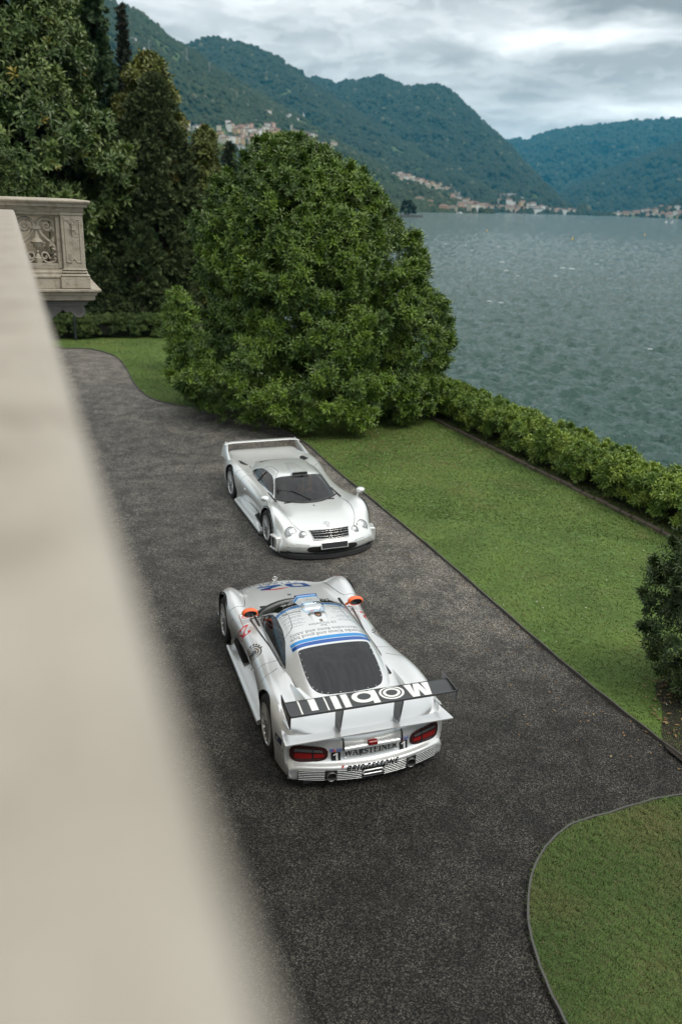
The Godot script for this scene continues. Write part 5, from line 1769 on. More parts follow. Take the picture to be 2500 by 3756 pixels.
func ink_disc(im: Image, c: Vector2, r: Vector2, col: Color, r2 := Vector2.ZERO) -> void:
	for k in 40:
		var a0 := TAU * k / 40.0
		var a1 := TAU * (k + 1) / 40.0
		var e0 := Vector2(cos(a0), sin(a0))
		var e1 := Vector2(cos(a1), sin(a1))
		ink_tri(im, c + e0 * r, c + e1 * r, c + e1 * r2, col)
		if r2.x > 0.0: ink_tri(im, c + e0 * r, c + e1 * r2, c + e0 * r2, col)

var fonts := {}
func letters(text: String, font: String, bold := false, italic := false) -> Array:
	var key := font + str(bold) + str(italic)
	if not fonts.has(key):
		var f := SystemFont.new()
		f.font_names = PackedStringArray([font])
		f.font_weight = 700 if bold else 400
		f.font_italic = italic
		fonts[key] = f
	var t := TextMesh.new()
	t.font = fonts[key]
	t.text = text
	t.font_size = 64
	t.pixel_size = 1.0 / 64.0
	t.depth = 0.0
	t.curve_step = 1.0
	return t.get_mesh_arrays()

# text centred at c; size is the em height in the units of right and up
func ink_text(im: Image, text: String, font: String, c: Vector2, size: float, right: Vector2, up: Vector2, col: Color, bold := false, squeeze := 1.0) -> void:
	var a := letters(text, font, bold)
	var v: PackedVector3Array = a[Mesh.ARRAY_VERTEX]
	var ix = a[Mesh.ARRAY_INDEX]
	var q := PackedVector2Array()
	for p in v: q.append(c + right * p.x * size * squeeze + up * p.y * size)
	if ix == null or ix.size() == 0:
		for k in range(0, q.size(), 3): ink_tri(im, q[k], q[k + 1], q[k + 2], col)
	else:
		for k in range(0, ix.size(), 3): ink_tri(im, q[ix[k]], q[ix[k + 1]], q[ix[k + 2]], col)

# lettering as a thin mesh, laid on a surface by f(x, y) -> [point, normal]
func text_mesh(text: String, font: String, size: float, f: Callable, bold := false, squeeze := 1.0, lift := 0.003) -> ArrayMesh:
	var a := letters(text, font, bold)
	var v: PackedVector3Array = a[Mesh.ARRAY_VERTEX]
	var ix = a[Mesh.ARRAY_INDEX]
	var s := Shape.new()
	var n: int = v.size() if ix == null or ix.size() == 0 else ix.size()
	var pts := []
	for p in v:
		pts.append(f.call(p.x * size * squeeze, p.y * size))
	for k in range(0, n, 3):
		var t := []
		for j in 3:
			var i: int = k + j if n == v.size() and (ix == null or ix.size() == 0) else ix[k + j]
			t.append(pts[i])
		s.tri(t[0][0] + t[0][1] * lift, t[1][0] + t[1][1] * lift, t[2][0] + t[2][1] * lift, t[0][1], t[1][1], t[2][1])
	return s.mesh()

func top_px(x: float, z: float) -> Vector2: return Vector2(20.0 + (x + 1.1) * 400.0, 20.0 + (2.5 - z) * 400.0)
func side_px(left: bool, z: float, y: float) -> Vector2: return Vector2((920.0 if left else 1420.0) + y * 400.0, 20.0 + (2.5 - z) * 400.0)

const INK := Color(0.03, 0.03, 0.035)
const SEAM := Color(0.24, 0.25, 0.26)

func new_livery(base: Color) -> Image:
	var im := Image.create_empty(2048, 2048, false, Image.FORMAT_RGB8)
	im.fill(base)
	return im

# panel gaps shared by both cars, on the top and the sides
func ink_seams(im: Image, race: bool) -> void:
	for sg in [-1.0, 1.0]:
		# bonnet to wing
		var line := []
		for q in [[0.62, 0.95], [0.66, 1.2], [0.66, 1.5], [0.62, 1.75], [0.52, 1.98], [0.46, 2.10]]: line.append(top_px(q[0] * sg, q[1]))
		if not race: ink_line(im, spline_line(line, 30), 3.0, SEAM)
		else:
			line = []
			for q in [[0.985, 0.98], [0.8, 0.95], [0.72, 1.0], [0.66, 1.3], [0.62, 1.7], [0.52, 2.05]]: line.append(top_px(q[0] * sg, q[1]))
			ink_line(im, spline_line(line, 30), 3.0, SEAM)
		# door: roof cut, then down the side
		line = []
		for q in [[0.63, 0.60], [0.50, 0.34], [0.42, 0.20], [0.36, 0.10], [0.36, -0.10], [0.40, -0.32], [0.52, -0.42], [0.62, -0.55], [0.76, -0.62], [0.9, -0.64]]: line.append(top_px(q[0] * sg, q[1]))
		ink_line(im, spline_line(line, 40), 3.0, SEAM)
		line = []
		for q in [[-0.64, 0.66], [-0.66, 0.45], [-0.60, 0.28], [-0.2, 0.24], [0.6, 0.24], [0.80, 0.34], [0.84, 0.50], [0.78, 0.66]]: line.append(side_px(sg > 0, q[0], q[1]))
		ink_line(im, spline_line(line, 40), 3.0, SEAM)
		line = []
		for q in [[0.96, -0.98], [0.80, -0.90], [0.70, -0.78]]: line.append(top_px(q[0] * sg, q[1]))
		ink_line(im, spline_line(line, 12), 3.0, SEAM)

func race_livery() -> Image:
	var im := new_livery(Color(0.86, 0.865, 0.865))
	ink_seams(im, true)
	var rt := Vector2(1, 0)    # read from the front of the car: right is the car's left, up is rearward
	var up := Vector2(0, 1)
	var blue := Color(0.07, 0.31, 0.62)
	var sky := Color(0.10, 0.53, 0.80)
	var red := Color(0.85, 0.08, 0.06)
	# bonnet
	ink_text(im, "WARSTEINER", "Droid Serif", top_px(0.03, 1.965), 66, rt, up, INK, false, 1.12)
	ink_text(im, "P R I V A T", "Droid Sans", top_px(0.02, 1.855), 38, rt * 1.0 + Vector2(0, 0.0), up, blue, true, 1.35)
	var lg := func(a: float, b: float) -> Vector2: return top_px(-0.37 + a * 0.74 - b * 0.06, 1.79 - b * 0.205)
	ink_poly(im, [lg.call(0.0, 0.0), lg.call(0.34, 0.0), lg.call(0.44, 0.12), lg.call(0.46, 0.5), lg.call(0.42, 0.86), lg.call(0.32, 1.0), lg.call(0.0, 1.0)], blue)
	ink_poly(im, [lg.call(0.13, 0.26), lg.call(0.29, 0.26), lg.call(0.33, 0.36), lg.call(0.33, 0.64), lg.call(0.29, 0.74), lg.call(0.13, 0.74)], Color(0.86, 0.865, 0.865))
	ink_poly(im, [lg.call(0.52, 0.0), lg.call(1.02, 0.0), lg.call(1.00, 0.27), lg.call(0.74, 0.27), lg.call(0.98, 0.52), lg.call(1.03, 0.72), lg.call(1.01, 0.86), lg.call(0.84, 0.86), lg.call(0.78, 0.66), lg.call(0.52, 0.28)], blue)
	var sw := []
	for k in 13: sw.append(lg.call(lerpf(0.44, 1.02, k / 12.0), 0.80 + 0.34 * sin(PI * k / 12.0)))
	for k in 13: sw.append(lg.call(lerpf(0.95, 0.47, k / 12.0), 0.80 + 0.12 * sin(PI * k / 12.0)))
	ink_poly(im, sw, red)
	# start number and scrutineering stickers on the wings and doors
	for sg in [-1.0, 1.0]:
		ink_text(im, "2", "Droid Serif", top_px(0.84 * sg, 1.62), 100, rt, up, red, true)
		var c := top_px(0.775 * sg, 0.62)
		ink_poly(im, [c + Vector2(-30, -58), c + Vector2(30, -58), c + Vector2(30, 58), c + Vector2(-30, 58)], Color(0.55, 0.1, 0.1))
		ink_poly(im, [c + Vector2(-27, -55), c + Vector2(27, -55), c + Vector2(27, 55), c + Vector2(-27, 55)], Color(0.90, 0.90, 0.89))
		ink_disc(im, c + Vector2(0, -26), Vector2(19, 19), red, Vector2(13, 13))
		ink_line(im, [c + Vector2(-9, -26), c + Vector2(9, -26)], 4, red)
		ink_line(im, [c + Vector2(0, -34), c + Vector2(0, -18)], 4, red)
		for k in 5: ink_line(im, [c + Vector2(-18, 4 + k * 9), c + Vector2(18, 4 + k * 9)], 3, Color(0.5, 0.5, 0.5))
		for sp in [top_px(0.845 * sg, 0.38), side_px(sg > 0, 0.40, 0.55)]:
			ink_text(im, "2", "Droid Serif", sp, 120, rt * 0.8, up, red, true)
		# round crest with a crown, on the door
		for sp in [top_px(0.86 * sg, -0.22), side_px(sg > 0, -0.20, 0.56)]:
			ink_disc(im, sp, Vector2(40, 58), Color(0.22, 0.18, 0.13), Vector2(33, 50))
			ink_disc(im, sp, Vector2(26, 40), Color(0.40, 0.31, 0.20), Vector2(18, 30))
			ink_disc(im, sp, Vector2(14, 24), Color(0.20, 0.14, 0.09))
			for k in 9:
				var a := lerpf(-2.9, -0.25, k / 8.0)
				ink_disc(im, sp + Vector2(cos(a) * 44, sin(a) * 76), Vector2(6, 8), Color(0.30, 0.27, 0.20))
				ink_line(im, [sp + Vector2(cos(a) * 30, sin(a) * 50), sp + Vector2(cos(a) * 42, sin(a) * 70)], 4, Color(0.30, 0.27, 0.20))
		# rear flank lettering
		for k in 6: ink_text(im, "PRIVAT"[k], "Droid Sans", side_px(sg > 0, -1.80 - k * 0.055, 0.42), 22, Vector2(0, sg), Vector2(1, 0), Color(0.1, 0.16, 0.32), true)
		var dd := side_px(sg > 0, -1.86, 0.50)
		ink_poly(im, [dd + Vector2(-14, -34), dd + Vector2(18, -34), dd + Vector2(18, 34), dd + Vector2(-14, 34)], Color(0.10, 0.15, 0.30))
		ink_poly(im, [dd + Vector2(-4, -20), dd + Vector2(8, -20), dd + Vector2(8, -4), dd + Vector2(-4, -4)], Color(0.86, 0.865, 0.865))
	# roof: bands in front and behind, thanks and records between
	for band in [[0.0, 0.030, blue], [0.034, 0.068, sky]]:
		var f0 := []
		for k in 21:
			var x := lerpf(-0.50, 0.50, k / 20.0)
			f0.append(top_px(x, 0.255 - 0.45 * x * x - band[0]))
		for k in 21:
			var x := lerpf(0.50, -0.50, k / 20.0)
			f0.append(top_px(x, 0.255 - 0.45 * x * x - band[1]))
		ink_poly(im, f0, band[2])
	for band in [[0.0, 0.062, sky], [0.072, 0.138, blue]]:
		ink_poly(im, [top_px(-0.50, -0.615 - band[0]), top_px(0.50, -0.615 - band[0]), top_px(0.50, -0.615 - band[1]), top_px(-0.50, -0.615 - band[1])], band[2])
	ink_poly(im, [top_px(-0.185, 0.50), top_px(0.185, 0.50), top_px(0.15, 0.20), top_px(-0.15, 0.20)], Color(0.86, 0.865, 0.865))
	ink_poly(im, [top_px(-0.19, 0.47), top_px(0.19, 0.47), top_px(0.19, 0.425), top_px(-0.19, 0.425)], blue)
	ink_poly(im, [top_px(-0.19, 0.415), top_px(0.19, 0.415), top_px(0.19, 0.365), top_px(-0.19, 0.365)], sky)
	ink_text(im, "Thanks Klaus and good bye", "Droid Serif", top_px(0.0, -0.555), 30, rt, up, Color(0.12, 0.12, 0.13), false, 0.98)
	ink_text(im, "Mercedes-Benz and AMG", "Droid Serif", top_px(0.02, -0.475), 30, rt, up, Color(0.12, 0.12, 0.13), false, 0.98)
	ink_text(im, "for", "Droid Serif", top_px(0.0, -0.385), 24, rt, up, Color(0.12, 0.12, 0.13))
	ink_text(im, "29 Victories", "Droid Serif", top_px(0.0, -0.335), 26, rt, up, Color(0.12, 0.12, 0.13))
	ink_poly(im, [top_px(-0.018, -0.245), top_px(0.018, -0.245), top_px(0.018, -0.30), top_px(-0.018, -0.30)], Color(0.12, 0.12, 0.1))
	ink_disc(im, top_px(0, -0.272), Vector2(4, 6), Color(0.6, 0.55, 0.4))
	# the printed portrait: a figure in a white suit with a dark cap of hair, arms folded
	var pp := func(a: float, b: float) -> Vector2: return top_px(a, b)
	ink_poly(im, [pp.call(-0.16, 0.10), pp.call(-0.13, -0.02), pp.call(-0.05, -0.09), pp.call(0.05, -0.09), pp.call(0.13, -0.03), pp.call(0.17, 0.09), pp.call(0.13, 0.14), pp.call(0.10, 0.22), pp.call(-0.09, 0.22), pp.call(-0.11, 0.13)], Color(0.66, 0.75, 0.83))
	ink_poly(im, [pp.call(-0.15, 0.10), pp.call(-0.10, 0.0), pp.call(0.0, 0.05), pp.call(0.11, 0.0), pp.call(0.15, 0.09), pp.call(0.02, 0.12)], Color(0.80, 0.85, 0.90))
	ink_line(im, [pp.call(-0.14, 0.10), pp.call(-0.02, 0.11), pp.call(0.10, 0.09)], 5, Color(0.36, 0.47, 0.58))
	ink_line(im, [pp.call(-0.06, -0.02), pp.call(-0.09, 0.08)], 4, Color(0.42, 0.52, 0.62))
	ink_line(im, [pp.call(0.07, -0.03), pp.call(0.10, 0.07)], 4, Color(0.42, 0.52, 0.62))
	ink_poly(im, [pp.call(-0.16, 0.13), pp.call(-0.03, 0.13), pp.call(-0.02, 0.20), pp.call(-0.15, 0.20)], Color(0.13, 0.20, 0.27))
	ink_text(im, "1", "Droid Sans", pp.call(-0.05, 0.165), 24, rt, up, Color(0.9, 0.9, 0.9), true)
	ink_poly(im, [pp.call(0.02, 0.0), pp.call(0.06, 0.0), pp.call(0.06, 0.025), pp.call(0.02, 0.025)], red)
	ink_text(im, "WARSTEINER", "Droid Sans", pp.call(-0.01, 0.05), 10, rt, up, Color(0.2, 0.25, 0.35), true)
	ink_disc(im, pp.call(0.0, -0.135), Vector2(19, 24), Color(0.10, 0.07, 0.05))
	ink_disc(im, pp.call(0.0, -0.125), Vector2(14, 18), Color(0.56, 0.40, 0.31))
	ink_line(im, [pp.call(-0.03, 0.29), pp.call(-0.01, 0.25), pp.call(0.02, 0.30), pp.call(0.04, 0.26)], 2, Color(0.35, 0.36, 0.38))
	# lists of results at both sides
	rng.seed = 515
	for sg in [-1.0, 1.0]:
		var z := 0.24
		while z > -0.33:
			var head := rng.randf() < 0.25
			var txt: String = ["1996 Donington", "1997 Nuerburgring", "1998 Hockenheim Race 1 & 2", "1994 Mugello", "1995 Magny Cours", "1992 Diepholz", "Singen Race 1 & 2", "1998 Silverstone"][rng.randi() % 8]
			ink_text(im, txt, "Droid Serif", top_px(sg * (0.335 + rr(-0.015, 0.015)), z), 12, rt, up, Color(0.42, 0.43, 0.45), head)
			z -= 0.030 if rng.randf() < 0.7 else 0.052
	ink_text(im, "Records", "Droid Serif", top_px(0.30, 0.05), 24, rt, up, Color(0.12, 0.12, 0.13), true)
	return im

func side_x(race: bool, z: float) -> Array:
	# x of the six outer columns along the car
	var keys := [[2.4, 0.74, 0.83, 0.88, 0.91, 0.915, 0.91], [1.95, 0.775, 0.87, 0.925, 0.94, 0.945, 0.94], [1.55, 0.80, 0.915, 0.98, 0.995, 0.985, 0.965], [1.1, 0.80, 0.915, 0.985, 1.0, 0.98, 0.95], [0.75, 0.77, 0.87, 0.93, 0.90, 0.84, 0.80], [0.2, 0.765, 0.855, 0.905, 0.865, 0.80, 0.77],
		[-0.4, 0.77, 0.865, 0.92, 0.885, 0.82, 0.79], [-0.85, 0.785, 0.895, 0.965, 0.955, 0.90, 0.87], [-1.15, 0.80, 0.92, 0.995, 1.0, 0.985, 0.96], [-1.6, 0.80, 0.92, 0.995, 1.005, 0.985, 0.96], [-1.95, 0.785, 0.885, 0.945, 0.95, 0.935, 0.91], [-2.3, 0.74, 0.83, 0.88, 0.90, 0.89, 0.87]]
	for i in keys.size() - 1:
		if z <= keys[i][0] and z >= keys[i + 1][0]:
			var f: float = (keys[i][0] - z) / (keys[i][0] - keys[i + 1][0])
			var o := []
			for k in 6: o.append(lerpf(keys[i][k + 1], keys[i + 1][k + 1], f))
			return o
	return (keys[0] if z > 0 else keys[-1]).slice(1)

func body_rows(race: bool) -> Array:
	# [z, bow, heights of eleven columns from the middle to the sill]
	var st := [
		[2.26, 0.39, .10, .10, .10, .10, .10, .10, .10, .10, .10, .10, .10],
		[2.345, 0.39, .125, .125, .125, .125, .125, .125, .125, .12, .115, .11, .10],
		[2.37, 0.39, .21, .21, .21, .21, .21, .21, .205, .19, .16, .13, .10],
		[2.355, 0.39, .28, .28, .28, .28, .28, .28, .27, .25, .20, .15, .10],
		[2.295, 0.39, .335, .335, .335, .335, .335, .335, .33, .29, .23, .16, .10],
		[2.225, 0.38, .40, .40, .40, .395, .39, .39, .38, .33, .26, .17, .10],
		[2.13, 0.36, .48, .478, .468, .445, .44, .455, .43, .37, .28, .18, .10],
		[1.97, 0.25, .535, .532, .52, .50, .505, .545, .52, .43, .31, .20, .10],
		[1.80, 0.12, .57, .565, .555, .535, .57, .65, .62, .52, .36, .22, .10],
		[1.58, 0.04, .602, .597, .587, .575, .645, .755, .73, .61, .42, .25, .10],
		[1.32, 0.0, .632, .627, .617, .605, .665, .785, .76, .64, .44, .25, .10],
		[1.05, 0.0, .658, .652, .64, .625, .655, .74, .715, .60, .42, .25, .10],
		[0.70, 0.0, .672, .668, .66, .652, .655, .685, .655, .555, .40, .25, .10],
		[0.25, 0.0, .69, .69, .685, .68, .675, .675, .63, .53, .39, .25, .10],
		[-0.25, 0.0, .70, .70, .70, .695, .69, .685, .64, .54, .39, .25, .10],
		[-0.70, 0.0, .71, .71, .71, .705, .705, .725, .695, .59, .41, .25, .10],
		[-1.05, 0.0, .715, .715, .715, .715, .725, .78, .76, .64, .44, .25, .10],
		[-1.35, 0.0, .705, .705, .705, .705, .725, .80, .785, .665, .46, .25, .10],
		[-1.65, 0.0, .685, .685, .685, .69, .71, .785, .77, .655, .46, .25, .11]]
	if race:
		st += [[-1.92, 0.0, .655, .655, .655, .66, .675, .715, .70, .60, .43, .26, .12],
			[-2.10, -0.10, .632, .632, .632, .632, .635, .64, .63, .55, .40, .26, .13],
			[-2.17, -0.20, .60, .60, .60, .60, .60, .60, .59, .52, .38, .26, .14],
			[-2.18, -0.24, .52, .52, .52, .52, .52, .52, .51, .47, .36, .25, .14],
			[-2.19, -0.24, .42, .42, .42, .42, .42, .42, .41, .38, .31, .22, .14],
			[-2.20, -0.24, .318, .318, .318, .318, .318, .318, .31, .295, .25, .20, .14],
			[-2.285, -0.25, .305, .305, .305, .305, .305, .305, .30, .285, .25, .19, .14],
			[-2.29, -0.25, .27, .27, .27, .27, .27, .27, .265, .25, .22, .18, .14],
			[-2.275, -0.25, .22, .22, .22, .22, .22, .22, .215, .20, .185, .165, .135],
			[-2.27, -0.25, .16, .16, .16, .16, .16, .16, .16, .155, .15, .14, .125],
			[-2.26, -0.25, .12, .12, .12, .12, .12, .12, .12, .12, .12, .12, .12]]
	else:
		st += [[-1.92, 0.0, .682, .682, .684, .69, .705, .755, .735, .63, .44, .26, .12],
			[-2.14, 0.0, .705, .705, .707, .715, .72, .735, .70, .59, .42, .26, .13],
			[-2.30, -0.05, .765, .765, .767, .77, .77, .765, .70, .57, .40, .26, .13],
			[-2.36, -0.12, .775, .775, .775, .775, .775, .76, .68, .54, .39, .26, .14],
			[-2.37, -0.20, .70, .70, .70, .70, .70, .69, .62, .50, .37, .26, .14],
			[-2.35, -0.22, .50, .50, .50, .50, .50, .50, .46, .40, .31, .24, .14],
			[-2.34, -0.22, .35, .35, .35, .35, .35, .35, .33, .30, .25, .20, .14],
			[-2.28, -0.22, .15, .15, .15, .15, .15, .15, .15, .15, .15, .15, .15]]
	var net := []
	for s in st:
		var sx := side_x(race, s[0])
		var xs := [0.0, 0.20, 0.40, 0.55, 0.675] + sx
		var row := []
		for k in range(10, -1, -1):
			row.append(Vector3(-xs[k], s[2 + k], s[0] - s[1] * xs[k] * xs[k]))
		for k in range(1, 11):
			row.append(Vector3(xs[k], s[2 + k], s[0] - s[1] * xs[k] * xs[k]))
		net.append(row)
	return spline_rows(net, 190, 150)

func cabin_rows() -> Array:
	# [z, bow, x of seven columns, heights of seven columns]
	var st := [
		[1.16, 0.90, .0, .20, .38, .50, .58, .645, .69, .63, .63, .63, .63, .625, .61, .58],
		[0.92, 0.80, .0, .19, .36, .48, .555, .62, .67, .76, .758, .75, .735, .705, .66, .60],
		[0.62, 0.60, .0, .185, .35, .465, .54, .605, .665, .895, .892, .88, .858, .805, .725, .62],
		[0.38, 0.42, .0, .18, .345, .455, .53, .605, .67, .985, .982, .967, .935, .862, .75, .62],
		[0.16, 0.16, .0, .18, .345, .455, .535, .61, .675, 1.012, 1.008, .99, .95, .868, .752, .62],
		[-0.15, 0.0, .0, .18, .345, .46, .545, .62, .68, 1.018, 1.014, .997, .955, .872, .755, .62],
		[-0.50, 0.0, .0, .18, .345, .462, .545, .62, .68, 1.005, 1.0, .985, .948, .87, .765, .64],
		[-0.80, 0.0, .0, .18, .345, .462, .535, .60, .66, .965, .962, .953, .93, .865, .775, .66],
		[-1.08, -0.02, .0, .175, .335, .45, .515, .57, .62, .878, .875, .865, .842, .80, .75, .68],
		[-1.36, -0.10, .0, .17, .325, .435, .495, .545, .59, .782, .78, .772, .755, .73, .70, .66],
		[-1.68, -0.30, .0, .16, .30, .40, .45, .50, .54, .685, .685, .68, .675, .665, .65, .63]]
	var net := []
	for s in st:
		var row := []
		for k in range(6, -1, -1):
			row.append(Vector3(-s[2 + k], s[9 + k], s[0] - s[1] * s[2 + k] * s[2 + k]))
		for k in range(1, 7):
			row.append(Vector3(s[2 + k], s[9 + k], s[0] - s[1] * s[2 + k] * s[2 + k]))
		net.append(row)
	return spline_rows(net, 110, 84)

# inside of a convex polygon, with rounded corners: positive inside
func inside(poly: Array, p: Vector2, soft := 0.0) -> float:
	var d := 1e9
	var acc := 0.0
	for k in poly.size():
		var a: Vector2 = poly[k]
		var b: Vector2 = poly[(k + 1) % poly.size()]
		var e := (b - a).normalized()
		var q := (p - a).cross(e)
		if soft > 0.0: acc += exp(-q / soft)
		d = minf(d, q)
	return -soft * log(maxf(acc, 1e-30)) if soft > 0.0 and d < 0.5 else d

func wind(poly: Array) -> Array:
	var pv := PackedVector2Array(poly)
	var area := 0.0
	for k in pv.size(): area += pv[k].cross(pv[(k + 1) % pv.size()])
	if area > 0: poly.reverse()
	return poly

func wheel(parent: Node, x: float, z: float, r: float, w: float, mats: Dictionary) -> void:
	var wnode := Node3D.new()
	wnode.name = numbered("wheel", parent)
	parent.add_child(wnode, true)
	var sg := signf(x)
	# axis along x; local y of the lathe points outwards
	var t := Transform3D(Basis(Vector3(0, 1, 0), Vector3(sg, 0, 0), Vector3(0, 0, -sg) * -1.0), Vector3(x, r, z))
	t.basis = Basis(Vector3.UP, Vector3(sg, 0, 0), Vector3.UP.cross(Vector3(sg, 0, 0)))
	var rim := r * 0.70
	var s := Shape.new()
	s.lathe(PackedVector2Array([Vector2(rim, -w), Vector2(r - 0.02, -w), Vector2(r, -w + 0.03), Vector2(r, -0.03), Vector2(r - 0.012, -0.008), Vector2(r - 0.05, 0.004), Vector2(rim + 0.01, 0.0), Vector2(rim, -0.012), Vector2(rim, -w)]), t, 44)
	part("tyre", s.mesh(), mats.tyre, wnode)
	s = Shape.new()
	s.lathe(PackedVector2Array([Vector2(rim + 0.004, -w + 0.02), Vector2(rim + 0.006, -0.012), Vector2(rim + 0.008, 0.006), Vector2(rim - 0.006, 0.008), Vector2(rim - 0.014, -0.004), Vector2(rim - 0.018, -0.03), Vector2(rim - 0.03, -w + 0.03)]), t, 40)
	s.lathe(PackedVector2Array([Vector2(0.075, -0.05), Vector2(0.062, -0.028), Vector2(0.045, -0.018), Vector2(0.0, -0.016)]), t, 20)
	var count := 18
	for k in count:
		var a := TAU * k / count
		var d := Vector3(cos(a), 0, sin(a))
		for f in [-1.0, 1.0]:
			var a2: float = a + f * 0.055
			var e := Vector3(cos(a2), 0, sin(a2))
			s.tube([t * (d * 0.055 + Vector3(0, -0.03, 0)), t * (e * rim * 0.6 + Vector3(0, -0.026, 0)), t * (e * (rim - 0.01) + Vector3(0, -0.008, 0))], [0.011, 0.008, 0.009], 5)
	part("rim", s.mesh(), mats.alloy, wnode)
	s = Shape.new()
	s.lathe(PackedVector2Array([Vector2(rim - 0.02, -0.075), Vector2(0.0, -0.075)]), t, 24)
	part("brake_disc", s.mesh(), mats.dark_metal, wnode)

func ellipsoid(s: Shape, c: Vector3, b: Basis, r: Vector3, nu := 10, nv := 18) -> void:
	for i in nu:
		for j in nv:
			var q := []
			var n := []
			for e in [[0, 0], [0, 1], [1, 1], [1, 0]]:
				var th := lerpf(-PI / 2, PI / 2, float(i + e[0]) / nu)
				var ph: float = TAU * (j + e[1]) / nv
				var d := Vector3(cos(th) * cos(ph), sin(th), cos(th) * sin(ph))
				q.append(c + b * (d * r))
				n.append((b * (d / r)).normalized())
			s.tri(q[0], q[1], q[2], n[0], n[1], n[2])
			s.tri(q[0], q[2], q[3], n[0], n[2], n[3])

# a patch that follows the car's skin; f(u, v) gives the two coordinates of the mode
func skin_patch(s: Shape, skin: CarHull, mode: int, sgn: float, nu: int, nv: int, f: Callable, lift: float) -> void:
	var rows := []
	for i in nu + 1:
		var row := PackedVector3Array()
		for j in nv + 1:
			var q: Vector2 = f.call(float(i) / nu, float(j) / nv)
			var r := skin.find(q.x, q.y, mode, sgn)
			row.append(r[0] + r[1] * lift)
		rows.append(row)
	s.sheet(rows, 1.0)
	var axis: int = [1, 2, 0][mode]
	var fix := Shape.new()
	for k in range(0, s.v.size(), 3):
		var a := s.n[k]
		var g := -1.0 if a[axis] * sgn < 0.0 else 1.0
		fix.tri(s.v[k], s.v[k + 1], s.v[k + 2], s.n[k] * g, s.n[k + 1] * g, s.n[k + 2] * g, s.u[k], s.u[k + 1], s.u[k + 2])
	s.v = fix.v
	s.n = fix.n
	s.u = fix.u
	s.c = fix.c

func car_mats() -> Dictionary:
	var m := {}
	m.tyre = paint("tyre rubber", lin(0.012, 0.012, 0.012), 0.75)
	m.alloy = paint("silver alloy", Color(0.78, 0.78, 0.78), 0.32, 0.85)
	m.dark_metal = paint("brake metal", lin(0.05, 0.05, 0.05), 0.5, 0.6)
	m.black = paint("black plastic", lin(0.012, 0.012, 0.013), 0.45)
	m.carbon = paint("carbon black", lin(0.030, 0.031, 0.033), 0.32)
	m.carbon.clearcoat_enabled = true
	m.carbon.clearcoat = 0.4
	m.well = paint("wheel well", lin(0.008, 0.008, 0.008), 0.95)
	m.chrome = paint("chrome", Color(0.9, 0.9, 0.9), 0.12, 1.0)
	m.grey = paint("grey metal", lin(0.13, 0.13, 0.135), 0.4, 0.5)
	m.red = paint("red lamp glass", lin(0.22, 0.010, 0.010), 0.08)
	m.dim_red = paint("smoked red lamp glass", lin(0.035, 0.010, 0.010), 0.08)
	m.tan = paint("tan leather", lin(0.30, 0.155, 0.075), 0.55)
	m.cloth = paint("dark trim", lin(0.018, 0.018, 0.019), 0.8)
	m.orange = paint("orange paint", lin(0.95, 0.13, 0.012), 0.3)
	m.orange.clearcoat_enabled = true
	m.white = paint("white print", Color(0.9, 0.9, 0.9), 0.4)
	m.ink = paint("black print", lin(0.012, 0.012, 0.013), 0.4)
	m.blue = paint("blue print", lin(0.02, 0.08, 0.42), 0.4)
	m.print_red = paint("red print", lin(0.65, 0.03, 0.02), 0.4)
	m.glass = paint("tinted window glass", Color(0.05, 0.06, 0.06, 0.34), 0.02)
	m.glass.transparency = BaseMaterial3D.TRANSPARENCY_ALPHA
	m.screen = paint("tinted windscreen", Color(0.055, 0.068, 0.068, 0.74), 0.02)
	m.screen.transparency = BaseMaterial3D.TRANSPARENCY_ALPHA
	m.reflector = paint("lamp reflector", Color(0.55, 0.56, 0.57), 0.25, 0.8)
	m.smoke = paint("smoked window", lin(0.010, 0.011, 0.013), 0.04)
	m.smoke.metallic_specular = 0.5
	m.lens = paint("clear lamp glass", Color(1, 1, 1, 0.10), 0.02)
	m.lens.transparency = BaseMaterial3D.TRANSPARENCY_ALPHA
	return m

func silver(im: Image) -> StandardMaterial3D:
	var m := paint("silver paint", Color(1, 1, 1), 0.28, 0.5)
	m.clearcoat_enabled = true
	m.clearcoat = 0.7
	m.clearcoat_roughness = 0.08
	m.albedo_texture = ImageTexture.create_from_image(im)
	return m

func build_cars() -> void:
	var mats := car_mats()
	var a := thing("race_car", "silver race car with black rear wing, orange mirrors and sponsor lettering, parked nearest", "race car", Vector3(-0.2898, 0, -9.6748), 3.4716)
	build_car(a, true, mats)
	var b := thing("sports_car", "plain silver road going sports car with silver hooped wing facing the camera", "sports car", Vector3(-0.9722, 0, -15.8728), 0.3792)
	build_car(b, false, mats)

